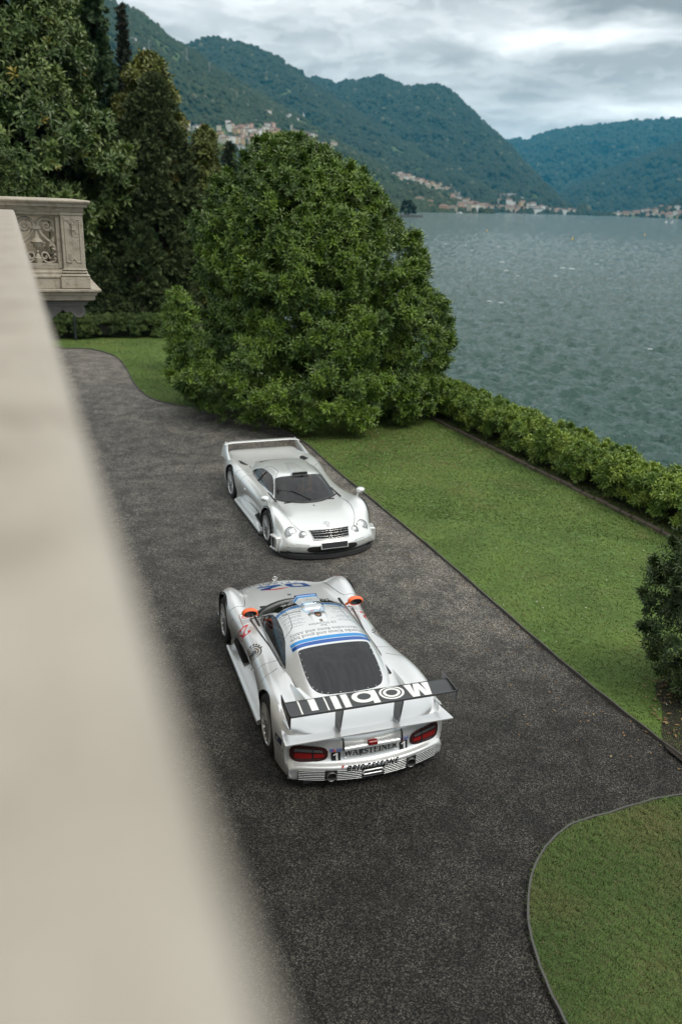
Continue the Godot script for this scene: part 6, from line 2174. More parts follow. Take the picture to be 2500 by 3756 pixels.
var back_outline := []
func build_car(o: Node3D, race: bool, mats: Dictionary) -> void:
	var im: Image
	if race: im = race_livery()
	else:
		im = new_livery(Color(0.87, 0.875, 0.87))
		ink_seams(im, false)
		ink_star(im, top_px(0, 1.93), 22.0)
	var body_mat := silver(im)
	mats.body = body_mat
	var plain: StandardMaterial3D = body_mat.duplicate()
	plain.albedo_texture = null
	plain.albedo_color = Color(0.86, 0.865, 0.865) if race else Color(0.87, 0.875, 0.87)
	mats.plain = plain
	# shell
	var s := Shape.new()
	s.sheet(body_rows(race), 1.0)
	orient(s, Vector3(0, 0.2, 0))
	var skin := CarHull.new()
	skin.take(s)
	var arch := func(p: Vector3) -> float:
		var f := Vector2(p.z - 1.335, p.y - 0.325).length() - 0.375
		var r := Vector2(p.z + 1.335, p.y - 0.345).length() - 0.395
		return maxf(minf(f, r), 0.80 - absf(p.x))
	s = cut(s, arch)[0]
	# the cabin opening
	var hole := func(p: Vector3) -> float:
		if p.y < 0.55 or absf(p.x) > 0.66: return 1.0
		return maxf(absf(p.x) - 0.60, maxf(p.z - (1.02 - 0.9 * p.x * p.x), -1.25 - p.z))
	s = cut(s, hole)[0]
	map_car(s)
	part("body_shell", s.mesh(), body_mat, o)
	# dark inner arches and floor
	var w := Shape.new()
	for zc in [1.335, -1.335]:
		for sg in [-1.0, 1.0]:
			var yc := 0.335
			var rows := []
			for k in 25:
				var a := lerpf(-0.35, PI + 0.35, k / 24.0)
				rows.append(PackedVector3Array([Vector3(sg * (0.66 if a < 0.5 or a > PI - 0.5 else 0.815), yc + sin(a) * 0.392, zc + cos(a) * 0.40), Vector3(sg * 0.95, yc + sin(a) * 0.392, zc + cos(a) * 0.40)]))
			w.sheet(rows, 1.0)
			w.box(Vector3(sg * 0.64, 0.33, zc), Vector3(0.02, 0.40, 0.78))
	w.box(Vector3(0, 0.13, 0), Vector3(1.60, 0.04, 4.25))
	w.box(Vector3(0, 0.26, 1.70), Vector3(1.16, 0.22, 0.7))
	w.box(Vector3(0, 0.30, -1.55), Vector3(1.16, 0.30, 1.0))
	part("underbody", w.mesh(), mats.well, o)
	# cabin
	var c := Shape.new()
	c.sheet(cabin_rows(), 1.0)
	orient(c, Vector3(0, 0.3, -0.2))
	skin.take(c)
	var screen := func(p: Vector3) -> float:
		if p.z < 0.0: return -1.0
		return minf(minf(p.z - ((0.27 if race else 0.385) - 0.45 * p.x * p.x), (0.472 + (p.z - 0.272) * 0.32) - absf(p.x)), p.y - 0.648)
	var cc := cut(c, screen)
	var front: Shape = cc[0]
	var side_poly := wind([Vector2(0.60, 0.685), Vector2(0.46, 0.775), Vector2(0.26, 0.885), Vector2(0.10, 0.915), Vector2(-0.25, 0.915), Vector2(-0.48, 0.885), Vector2(-0.72, 0.80), Vector2(-0.84, 0.735), Vector2(-0.72, 0.715), Vector2(-0.2, 0.695)])
	var lights := func(p: Vector3) -> float:
		if absf(p.x) < 0.40: return -1.0
		return inside(side_poly, Vector2(p.z, p.y), 0.012)
	var c2 := cut(cc[1], lights)
	var back_poly := wind([Vector2(-0.452, -0.785), Vector2(0.452, -0.785), Vector2(0.462, -0.95), Vector2(0.466, -1.10), Vector2(0.460, -1.24), Vector2(0.438, -1.36), Vector2(0.385, -1.45), Vector2(0.28, -1.505), Vector2(0.0, -1.53), Vector2(-0.28, -1.505), Vector2(-0.385, -1.45), Vector2(-0.438, -1.36), Vector2(-0.460, -1.24), Vector2(-0.466, -1.10), Vector2(-0.462, -0.95)])
	back_outline = back_poly
	var rear := func(p: Vector3) -> float:
		if p.z > -0.7: return -1.0
		return inside(back_poly, Vector2(p.x, p.z), 0.008)
	var c3 := cut(c2[1], rear)
	var roof: Shape = c3[1]
	map_car(roof)
	part("roof", roof.mesh(), body_mat, o)
	part("windscreen", front.mesh(), mats.screen, o)
	for sg in [-1.0, 1.0]:
		var half := cut(c2[0], func(p: Vector3) -> float: return p.x * sg)
		part("side_window", half[0].mesh(), mats.glass, o)
	part("rear_window", c3[0].mesh(), mats.smoke, o)
	# black surrounds
	var tr := Shape.new()
	for sg in [-1.0, 1.0]:
		tr = Shape.new()
		var line := []
		for q in side_poly: line.append(skin.find(q.x, q.y, 2, sg)[0] + Vector3(sg * 0.003, 0, 0))
		line.append(line[0])
		tr.tube(line, lens_of(line, 0.007), 5)
		if not race:
			var dv := []
			for q in [[-0.30, 0.70], [-0.24, 0.80], [-0.18, 0.905]]: dv.append(skin.find(q[0], q[1], 2, sg)[0] + Vector3(sg * 0.002, 0, 0))
			tr.tube(dv, [0.028, 0.026, 0.020], 5, 0.4)
		part("window_seal", tr.mesh(), mats.black, o)
	tr = Shape.new()
	var cowl := []
	for k in 25:
		var x := lerpf(-0.635, 0.635, k / 24.0)
		var z := 1.128 - 0.88 * x * x
		var r := skin.find(x, z, 0, 1.0)
		cowl.append(Vector3(x, 0.655, z - 0.02))
	tr.tube(cowl, lens_of(cowl, 0.014), 6)
	part("cowl", tr.mesh(), mats.black, o)
	interior(o, race, mats)
	# roof scoop
	var sc := Shape.new()
	var z0 := 0.46 if race else 0.39
	var z1 := -0.34 if race else -0.40
	var rows := []
	for k in 13:
		var f := k / 12.0
		var z := lerpf(z0, z1, f)
		var half := lerpf(0.185, 0.10, f)
		var hgt := 0.062 * pow(1.0 - f, 0.8)
		var row := PackedVector3Array()
		for j in 17:
			var e := lerpf(-1.0, 1.0, j / 16.0)
			var x := e * half
			var y: float = skin.find(x, minf(z, 0.36 - 0.5 * x * x), 0, 1.0)[0].y
			var up := hgt * (1.0 - smoothstep(0.72, 1.0, absf(e)))
			row.append(Vector3(x, y + up - 0.004, z - (0.02 * e * e if k == 0 else 0.0)))
		rows.append(row)
	sc.sheet(rows, 1.0)
	up_normals(sc)
	map_car(sc)
	var scoop := part("roof_scoop", sc.mesh(), body_mat, o)
	sc = Shape.new()
	sc.tube([Vector3(-0.15, rows[0][8].y - 0.030, z0 - 0.005), Vector3(0, rows[0][8].y - 0.028, z0), Vector3(0.15, rows[0][8].y - 0.030, z0 - 0.005)], [0.024, 0.026, 0.024], 8)
	part("air_inlet", sc.mesh(), mats.well, scoop)
	sc = Shape.new()
	sc.tube([Vector3(-0.178, rows[0][8].y - 0.058, z0 - 0.012), Vector3(0, rows[0][8].y - 0.060, z0), Vector3(0.178, rows[0][8].y - 0.058, z0 - 0.012)], [0.008, 0.008, 0.008], 6)
	part("inlet_lip", sc.mesh(), plain, scoop)
	# wheels
	for sg in [-1.0, 1.0]:
		wheel(o, 0.955 * sg, 1.335, 0.325, 0.23, mats)
		wheel(o, 0.965 * sg, -1.335, 0.345, 0.26, mats)
	# sills
	for sg in [-1.0, 1.0]:
		var k2 := Shape.new()
		var kr := []
		for k in 15:
			var z := lerpf(0.97, -0.93, k / 14.0)
			var f := 1.0 - smoothstep(0.35, 0.97, z) * 0.25
			var line := PackedVector3Array()
			for q in [[0.80, 0.185 * f], [0.86, 0.17 * f], [0.93, 0.145 * f], [0.975, 0.125], [0.988, 0.10], [0.985, 0.07], [0.97, 0.06], [0.80, 0.06]]:
				line.append(Vector3(sg * q[0], q[1], z))
			kr.append(line)
		k2.sheet(kr, 1.0)
		orient(k2, Vector3(sg * 0.86, 0.12, 0))
		k2.quad(kr[0][0], kr[0][2], kr[0][4], kr[0][6], Vector3(0, 0, 1))
		k2.quad(kr[14][0], kr[14][2], kr[14][4], kr[14][6], Vector3(0, 0, -1))
		part("side_skirt", k2.mesh(), plain, o)
		k2 = Shape.new()
		k2.prism(PackedVector2Array([Vector2(0.88, 0.19), Vector2(0.88, 0.36), Vector2(0.72, 0.42), Vector2(0.45, 0.27), Vector2(0.30, 0.20)]), Transform3D(Basis(Vector3(0, 0, 1), Vector3.UP, Vector3(sg, 0, 0)), Vector3(sg * 0.80, 0, 0)), 0.095)
		part("side_vent", k2.mesh(), mats.well, o)
		k2 = Shape.new()
		var hd: Vector3 = skin.find(-0.42 if race else -0.36, 0.52, 2, sg)[0]
		ellipsoid(k2, hd + Vector3(sg * 0.004, 0, 0), Basis(Vector3.RIGHT, 0.25), Vector3(0.010, 0.016, 0.055), 6, 12)
		part("door_handle", k2.mesh(), mats.chrome, o)
	if race: race_parts(o, skin, mats)
	else: road_parts(o, skin, mats)

func lens_of(line: Array, r: float) -> Array:
	var a := []
	for k in line.size(): a.append(r)
	return a

func orient(s: Shape, from: Vector3) -> void:
	# normals of a closed shell made to point away from its inside
	var score := 0.0
	for i in range(0, s.v.size(), 7):
		score += signf(s.n[i].dot(s.v[i] - Vector3(from.x, from.y, clampf(s.v[i].z, -1.6, 1.6))))
	if score < 0.0:
		for i in s.n.size(): s.n[i] = -s.n[i]
	var f := Shape.new()
	for k in range(0, s.v.size(), 3):
		f.tri(s.v[k], s.v[k + 1], s.v[k + 2], s.n[k], s.n[k + 1], s.n[k + 2], s.u[k], s.u[k + 1], s.u[k + 2])
	s.v = f.v
	s.n = f.n
	s.u = f.u
	s.c = f.c

func up_normals(s: Shape) -> void:
	var f := Shape.new()
	for k in range(0, s.v.size(), 3):
		var g := -1.0 if s.n[k].y + s.n[k + 1].y + s.n[k + 2].y < 0.0 else 1.0
		f.tri(s.v[k], s.v[k + 1], s.v[k + 2], s.n[k] * g, s.n[k + 1] * g, s.n[k + 2] * g, s.u[k], s.u[k + 1], s.u[k + 2])
	s.v = f.v
	s.n = f.n
	s.u = f.u
	s.c = f.c

func ink_star(im: Image, c: Vector2, r: float) -> void:
	var col := Color(0.46, 0.47, 0.48)
	ink_disc(im, c, Vector2(r, r), col, Vector2(r * 0.84, r * 0.84))
	for k in 3:
		var a := PI / 2 + TAU * k / 3.0
		var d := Vector2(cos(a), sin(a))
		var o := d.orthogonal() * r * 0.14
		ink_poly(im, [c + d * r * 0.95, c + o, c - o], col)
	ink_disc(im, c + Vector2(0, -r * 1.6), Vector2(r * 0.4, r * 0.32), col, Vector2(r * 0.22, r * 0.16))

func interior(o: Node3D, race: bool, mats: Dictionary) -> void:
	var s := Shape.new()
	s.box(Vector3(0, 0.26, 0.0), Vector3(1.30, 0.03, 1.9))
	s.box(Vector3(0, 0.46, -0.72), Vector3(1.28, 0.42, 0.05))
	for sg in [-1.0, 1.0]: s.box(Vector3(sg * 0.645, 0.46, 0.0), Vector3(0.03, 0.42, 1.9))
	s.box(Vector3(0, 0.45, 0.98), Vector3(1.0, 0.4, 0.04))
	part("cabin_tub", s.mesh(), mats.cloth, o)
	s = Shape.new()
	var rows := []
	for k in 9:
		var f := k / 8.0
		rows.append(PackedVector3Array([Vector3(-0.58, 0.50, lerpf(0.50, 1.0, f)), Vector3(-0.5, 0.615 - 0.03 * f, lerpf(0.42, 0.92, f)), Vector3(0, 0.635 - 0.03 * f, lerpf(0.50, 1.02, f)), Vector3(0.5, 0.615 - 0.03 * f, lerpf(0.42, 0.92, f)), Vector3(0.58, 0.50, lerpf(0.50, 1.0, f))]))
	s.sheet(rows, 1.0)
	s.box(Vector3(0, 0.52, 0.47), Vector3(1.12, 0.18, 0.05), Basis.IDENTITY, 0.02)
	part("dashboard", s.mesh(), mats.cloth, o)
	for sg in [-1.0, 1.0]:
		s = Shape.new()
		s.box(Vector3(sg * 0.29, 0.37, -0.05), Vector3(0.44, 0.16, 0.5), Basis(Vector3.RIGHT, -0.12), 0.05)
		s.box(Vector3(sg * 0.29, 0.57, -0.38), Vector3(0.46, 0.55, 0.13), Basis(Vector3.RIGHT, -0.42), 0.05)
		s.box(Vector3(sg * 0.29, 0.80, -0.50), Vector3(0.24, 0.16, 0.09), Basis(Vector3.RIGHT, -0.42), 0.03)
		part("seat", s.mesh(), mats.tan if not race else mats.cloth, o)
	s = Shape.new()
	var ring := []
	for k in 21:
		var a := TAU * k / 20.0
		ring.append(Vector3(0.29 + cos(a) * 0.165, 0.60 + sin(a) * 0.155, 0.34 + sin(a) * 0.06))
	s.tube(ring, lens_of(ring, 0.014), 6)
	s.tube([ring[0], ring[10]], [0.012, 0.012], 5)
	part("steering_wheel", s.mesh(), mats.black, o)
	if race:
		s = Shape.new()
		for q in [[Vector3(-0.56, 0.62, -0.45), Vector3(-0.46, 0.92, -0.35)], [Vector3(0.56, 0.62, -0.45), Vector3(0.46, 0.92, -0.35)], [Vector3(-0.46, 0.92, -0.35), Vector3(0.46, 0.92, -0.35)], [Vector3(-0.46, 0.92, -0.35), Vector3(-0.52, 0.62, 0.55)], [Vector3(0.46, 0.92, -0.35), Vector3(0.52, 0.62, 0.55)], [Vector3(-0.5, 0.4, -0.55), Vector3(0.46, 0.9, -0.38)]]:
			s.tube([q[0], q[1]], [0.02, 0.02], 7)
		part("roll_cage", s.mesh(), mats.grey, o)

func mirror(o: Node3D, at: Vector3, foot: Vector3, r: Vector3, mat: Material, mats: Dictionary) -> void:
	var n := Node3D.new()
	n.name = numbered("wing_mirror", o)
	o.add_child(n, true)
	var s := Shape.new()
	ellipsoid(s, at, Basis.IDENTITY, r, 10, 18)
	s = cut(s, func(p: Vector3) -> float: return p.z - at.z + r.z * 0.55)[0]
	ellipsoid(s, at + Vector3(0, 0, -r.z * 0.52), Basis.IDENTITY, Vector3(r.x * 0.84, r.y * 0.84, 0.007), 8, 18)
	part("housing", s.mesh(), mat, n)
	s = Shape.new()
	ellipsoid(s, at + Vector3(0, 0, -r.z * 0.53 - 0.005), Basis.IDENTITY, Vector3(r.x * 0.76, r.y * 0.70, 0.006), 8, 18)
	part("mirror_glass", s.mesh(), mats.smoke, n)
	s = Shape.new()
	s.tube([foot, foot.lerp(at, 0.5) + Vector3(0, 0.012, 0), at], [0.024, 0.020, 0.024], 8, 0.7)
	part("stalk", s.mesh(), mat, n)

func race_parts(o: Node3D, skin: CarHull, mats: Dictionary) -> void:
	var plain: Material = mats.plain
	# screen banner
	var f := func(x: float, y: float) -> Array:
		var xx := x
		var zz := 0.385 - 0.45 * xx * xx - y
		var r := skin.find(xx, zz, 0, 1.0)
		return [r[0], r[1]]
	part("screen_lettering", text_mesh("WARSTEINER", "Droid Serif", 0.105, func(x, y): return f.call(x, y), false, 1.05, 0.004), mats.white, o)
	# rear deck plate that overhangs the tail
	var s := Shape.new()
	var rows := []
	for k in 13:
		var fz := k / 12.0
		var z := lerpf(-1.60, -2.19, fz)
		var half := lerpf(0.90, 0.963, smoothstep(0.0, 1.0, fz))
		var row := PackedVector3Array()
		for j in 33:
			var x := lerpf(-half, half, j / 32.0)
			var r := skin.find(clampf(x, -0.93, 0.93), maxf(z, -2.04), 0, 1.0)
			var y0: float = r[0].y + 0.006
			var flat := 0.634 + 0.012 * smoothstep(-2.05, -2.19, z)
			row.append(Vector3(x, lerpf(y0, flat, smoothstep(-1.66, -2.02, z)), z))
		rows.append(row)
	s.sheet(rows, 1.0)
	up_normals(s)
	for j in 32:
		s.quad(rows[12][j], rows[12][j + 1], rows[12][j + 1] - Vector3(0, 0.012, 0), rows[12][j] - Vector3(0, 0.012, 0), Vector3(0, 0, -1))
	var low := []
	for k in 13:
		low.append(rows[k].duplicate())
		for j in 33: low[k][j] -= Vector3(0, 0.012, 0)
	for k in 12:
		for j in [0, 32]:
			s.quad(rows[k][j], rows[k + 1][j], low[k + 1][j], low[k][j], Vector3(signf(j - 16), 0, 0))
	for k in range(7, 12):
		for j in 32: s.quad(low[k][j], low[k][j + 1], low[k + 1][j + 1], low[k + 1][j], Vector3.DOWN)
	part("rear_deck", s.mesh(), plain, o)
	s = Shape.new()
	s.tube([Vector3(-0.95, 0.636, -2.175), Vector3(0.95, 0.636, -2.175)], [0.004, 0.004], 4)
	part("deck_seam", s.mesh(), mats.grey, o)
	# fins from the cabin to the deck
	for sg in [-1.0, 1.0]:
		s = Shape.new()
		var ridge := []
		var k0 := []
		var k1 := []
		for k in 9:
			var e := k / 8.0
			var x: float = sg * lerpf(0.645, 0.60, e)
			var z := lerpf(-1.165, -1.70, e)
			var base: float = skin.find(x, z, 0, 1.0)[0].y
			var hgt := 0.135 * pow(e, 0.85) * (1.0 - 0.25 * smoothstep(0.85, 1.0, e))
			ridge.append(Vector3(x - sg * 0.01, base + hgt, z))
			k0.append(Vector3(x + sg * lerpf(0.02, 0.095, e), base - 0.004, z))
			k1.append(Vector3(x - sg * 0.022, base - 0.004, z))
		for k in 8:
			s.quad(ridge[k], ridge[k + 1], k0[k + 1], k0[k], Vector3(sg, 0.6, 0))
			s.quad(ridge[k], ridge[k + 1], k1[k + 1], k1[k], Vector3(-sg, 0.1, 0))
		s.flat(ridge[8], k0[8], k1[8], Vector3(0, 0, -1))
		part("rear_fin", s.mesh(), plain, o)
		s = Shape.new()
		ellipsoid(s, Vector3(sg * 0.885, skin.find(sg * 0.885, -1.86, 0, 1.0)[0].y + 0.01, -1.88), Basis(Vector3.RIGHT, 0.16), Vector3(0.018, 0.016, 0.16), 8, 12)
		part("deck_strake", s.mesh(), plain, o)
	race_wing(o, mats)
	# window bolts
	for k in 24:
		var f0 := k / 24.0 * back_outline.size()
		var q: Vector2 = back_outline[int(f0)].lerp(back_outline[(int(f0) + 1) % back_outline.size()], f0 - int(f0))
		q = Vector2(0, -1.15) + (q - Vector2(0, -1.15)) * 0.955
		s = Shape.new()
		var r := skin.find(q.x, q.y, 0, 1.0)
		ellipsoid(s, r[0] + r[1] * 0.002, Basis.IDENTITY, Vector3(0.007, 0.006, 0.007), 4, 8)
		part("bolt", s.mesh(), mats.chrome, o)
	# mirrors
	for sg in [-1.0, 1.0]:
		mirror(o, Vector3(sg * 0.745, 0.815, 0.53), Vector3(sg * 0.63, 0.735, 0.60), Vector3(0.112, 0.062, 0.075), mats.orange, mats)
	# bonnet catch
	s = Shape.new()
	s.box(skin.find(0.0, 1.28, 0, 1.0)[0] + Vector3(0, 0.004, 0), Vector3(0.05, 0.008, 0.05), Basis.IDENTITY, 0.003)
	part("bonnet_catch", s.mesh(), mats.grey, o)
	# star emblem standing on the nose
	s = Shape.new()
	var e0: Vector3 = skin.find(0.0, 2.14, 0, 1.0)[0] + Vector3(0, 0.045, 0)
	var ring := []
	for k in 17: ring.append(e0 + Vector3(cos(TAU * k / 16.0) * 0.034, sin(TAU * k / 16.0) * 0.034, 0))
	s.tube(ring, lens_of(ring, 0.004), 5)
	for k in 3:
		var a := PI / 2 + TAU * k / 3.0
		s.tube([e0, e0 + Vector3(cos(a), sin(a), 0) * 0.033], [0.006, 0.002], 4)
	part("nose_emblem", s.mesh(), mats.chrome, o)
	# tail lamps
	for sg in [-1.0, 1.0]:
		var lamp := Node3D.new()
		lamp.name = numbered("tail_lamp", o)
		o.add_child(lamp, true)
		var shape := func(u: float, v: float, d: float) -> Vector2:
			# u along from inner to outer, v up; corners rounded and the inner end lower
			var hi := lerpf(0.498, 0.528, u)
			var lo := lerpf(0.338, 0.318, u)
			var uu := lerpf(0.475 + d, 0.868 - d, u)
			var bulge := sin(PI * clampf(u, 0.0, 1.0))
			var squeeze := pow(1.0 - pow(absf(2.0 * u - 1.0), 5.0), 0.35) if absf(2.0 * u - 1.0) < 1.0 else 0.0
			var mid := (hi + lo) * 0.5
			return Vector2(sg * uu, mid + (v - 0.5) * (hi - lo - d * 1.6) * maxf(squeeze, 0.35) + bulge * 0.0)
		s = Shape.new()
		skin_patch(s, skin, 1, -1.0, 18, 8, func(u, v): return shape.call(u, v, 0.0), 0.010)
		part("lamp_cover", s.mesh(), mats.dim_red, lamp)
		for q in [[0.06, 0.36, 0.16, 0.50], [0.42, 0.92, 0.14, 0.52]]:
			s = Shape.new()
			skin_patch(s, skin, 1, -1.0, 8, 4, func(u, v): return shape.call(lerpf(q[0], q[1], u), lerpf(q[2], q[3], v), 0.02), 0.015)
			part("red_reflector", s.mesh(), mats.red, lamp)
		s = Shape.new()
		skin_patch(s, skin, 1, -1.0, 10, 3, func(u, v): return shape.call(lerpf(0.10, 0.92, u), lerpf(0.62, 0.84, v), 0.02), 0.015)
		part("clear_strip", s.mesh(), mats.grey, lamp)
		s = Shape.new()
		skin_patch(s, skin, 1, -1.0, 2, 6, func(u, v): return shape.call(lerpf(0.375, 0.405, u), v, 0.0), 0.018)
		part("lamp_divider", s.mesh(), mats.black, lamp)
	# plate recess, bar, lettering
	s = Shape.new()
	skin_patch(s, skin, 1, -1.0, 12, 5, func(u, v): return Vector2(lerpf(-0.30, 0.30, u), lerpf(0.362, 0.472, v)), 0.006)
	var plate := part("plate_panel", s.mesh(), plain, o)
	s = Shape.new()
	var rim := []
	for q in [[-0.30, 0.36], [0.30, 0.36], [0.305, 0.42], [0.295, 0.474], [-0.295, 0.474], [-0.305, 0.42], [-0.30, 0.36]]: rim.append(skin.find(q[0], q[1], 1, -1.0)[0] + Vector3(0, 0, -0.006))
	s.tube(rim, lens_of(rim, 0.005), 5)
	part("panel_rim", s.mesh(), plain, plate)
	var back := func(cx: float, cy: float, lift: float) -> Callable:
		return func(x: float, y: float) -> Array:
			var r := skin.find(cx - x, cy + y, 1, -1.0)
			return [r[0] + Vector3(0, 0, -lift), Vector3(0, 0, -1)]
	part("lettering", text_mesh("WARSTEINER", "Droid Serif", 0.098, back.call(0.0, 0.418, 0.010), true, 0.90), mats.ink, plate)
	s = Shape.new()
	s.box(skin.find(0.12, 0.42, 1, -1.0)[0] + Vector3(0, 0, -0.014), Vector3(0.012, 0.09, 0.012))
	part("latch", s.mesh(), mats.grey, plate)
	s = Shape.new()
	s.tube([Vector3(-0.325, 0.500, -2.215), Vector3(0.325, 0.500, -2.215)], [0.026, 0.026], 12)
	part("tail_bar", s.mesh(), plain, o)
	s = Shape.new()
	s.box(Vector3(0.0, 0.536, -2.225), Vector3(0.105, 0.048, 0.05), Basis.IDENTITY, 0.006)
	part("fog_lamp", s.mesh(), mats.red, o)
	for sg in [-1.0, 1.0]:
		s = Shape.new()
		s.tube([Vector3(sg * 0.335, 0.628, -2.196), Vector3(sg * 0.335, 0.60, -2.225), Vector3(sg * 0.335, 0.52, -2.245), Vector3(sg * 0.325, 0.485, -2.225)], [0.011, 0.012, 0.012, 0.010], 6)
		part("hinge_strap", s.mesh(), mats.black, o)
		# oil maker's sticker
		s = Shape.new()
		var cx: float = sg * 0.392
		skin_patch(s, skin, 1, -1.0, 4, 4, func(u, v): return Vector2(cx + lerpf(-0.050, 0.050, u), lerpf(0.335, 0.430, v)), 0.006)
		var st := part("sticker", s.mesh(), mats.ink, o)
		part("numeral", text_mesh("1", "Droid Sans", 0.118, back.call(cx, 0.383, 0.012), true, 1.25), mats.white, st)
		part("word", text_mesh("M  bil", "Droid Sans", 0.052, back.call(cx, 0.458, 0.009), true), mats.blue, st)
		part("red_letter", text_mesh("o", "Droid Sans", 0.052, back.call(cx + 0.016, 0.455, 0.010), true), mats.print_red, st)
	# tyre maker's lettering along the bumper edge
	var bump := func(x: float, y: float) -> Array:
		var r := skin.find(0.0 - x - y * 0.25, 0.262, 1, -1.0)
		return [r[0] + Vector3(0, 0.020 + y, -0.008 + maxf(0.0, y - 0.02) * 0.6), Vector3(0, 0, -1)]
	part("bumper_lettering", text_mesh("BRIDGESTONE", "Droid Sans", 0.090, func(x, y): return bump.call(x - 0.0, y), true, 0.98), mats.ink, o)
	s = Shape.new()
	var c0: Vector3 = skin.find(0.335, 0.297, 1, -1.0)[0] + Vector3(0, 0, -0.010)
	s.flat(c0 + Vector3(0.018, 0.028, 0), c0 + Vector3(-0.016, 0.028, 0), c0 + Vector3(0.012, -0.022, 0), Vector3(0, 0, -1))
	part("red_mark", s.mesh(), mats.print_red, o)
	# louvred bumper foot
	s = Shape.new()
	skin_patch(s, skin, 1, -1.0, 26, 4, func(u, v): return Vector2(lerpf(-0.80, 0.80, u), lerpf(0.135, 0.262, v)), 0.004)
	var lou := part("louvre_recess", s.mesh(), mats.well, o)
	for side in [[-0.80, -0.53], [-0.40, -0.13], [0.13, 0.40], [0.53, 0.80]]:
		for k in 6:
			s = Shape.new()
			var line := []
			for j in 7:
				var x := lerpf(side[0], side[1], j / 6.0)
				line.append(Vector3(x, 0.143 + k * 0.0225, -2.288 + 0.25 * x * x))
			s.tube(line, lens_of(line, 0.0042), 5)
			part("slat", s.mesh(), plain, lou)
	for sg in [-1.0, 1.0]:
		s = Shape.new()
		var ex := Transform3D(Basis(Vector3.RIGHT, -PI / 2), Vector3(sg * 0.46, 0.195, -2.20))
		s.lathe(PackedVector2Array([Vector2(0.044, -0.10), Vector2(0.046, 0.055), Vector2(0.052, 0.062), Vector2(0.056, 0.055), Vector2(0.056, -0.10)]), ex, 20)
		part("exhaust_pipe", s.mesh(), mats.grey, o)
		s = Shape.new()
		s.lathe(PackedVector2Array([Vector2(0.044, 0.02), Vector2(0.0, 0.02)]), ex, 16)
		part("exhaust_bore", s.mesh(), mats.well, o)
	s = Shape.new()
	var fr := []
	for q in [[-0.10, 0.175], [0.10, 0.175], [0.125, 0.20], [0.10, 0.228], [-0.10, 0.228], [-0.125, 0.20], [-0.10, 0.175]]: fr.append(skin.find(q[0], q[1], 1, -1.0)[0] + Vector3(0, 0, -0.014))
	s.tube(fr, lens_of(fr, 0.011), 6)
	part("tow_slot", s.mesh(), plain, o)
	# diffuser edge
	s = Shape.new()
	s.box(Vector3(0, 0.115, -2.05), Vector3(1.5, 0.02, 0.25))
	part("diffuser", s.mesh(), mats.black, o)

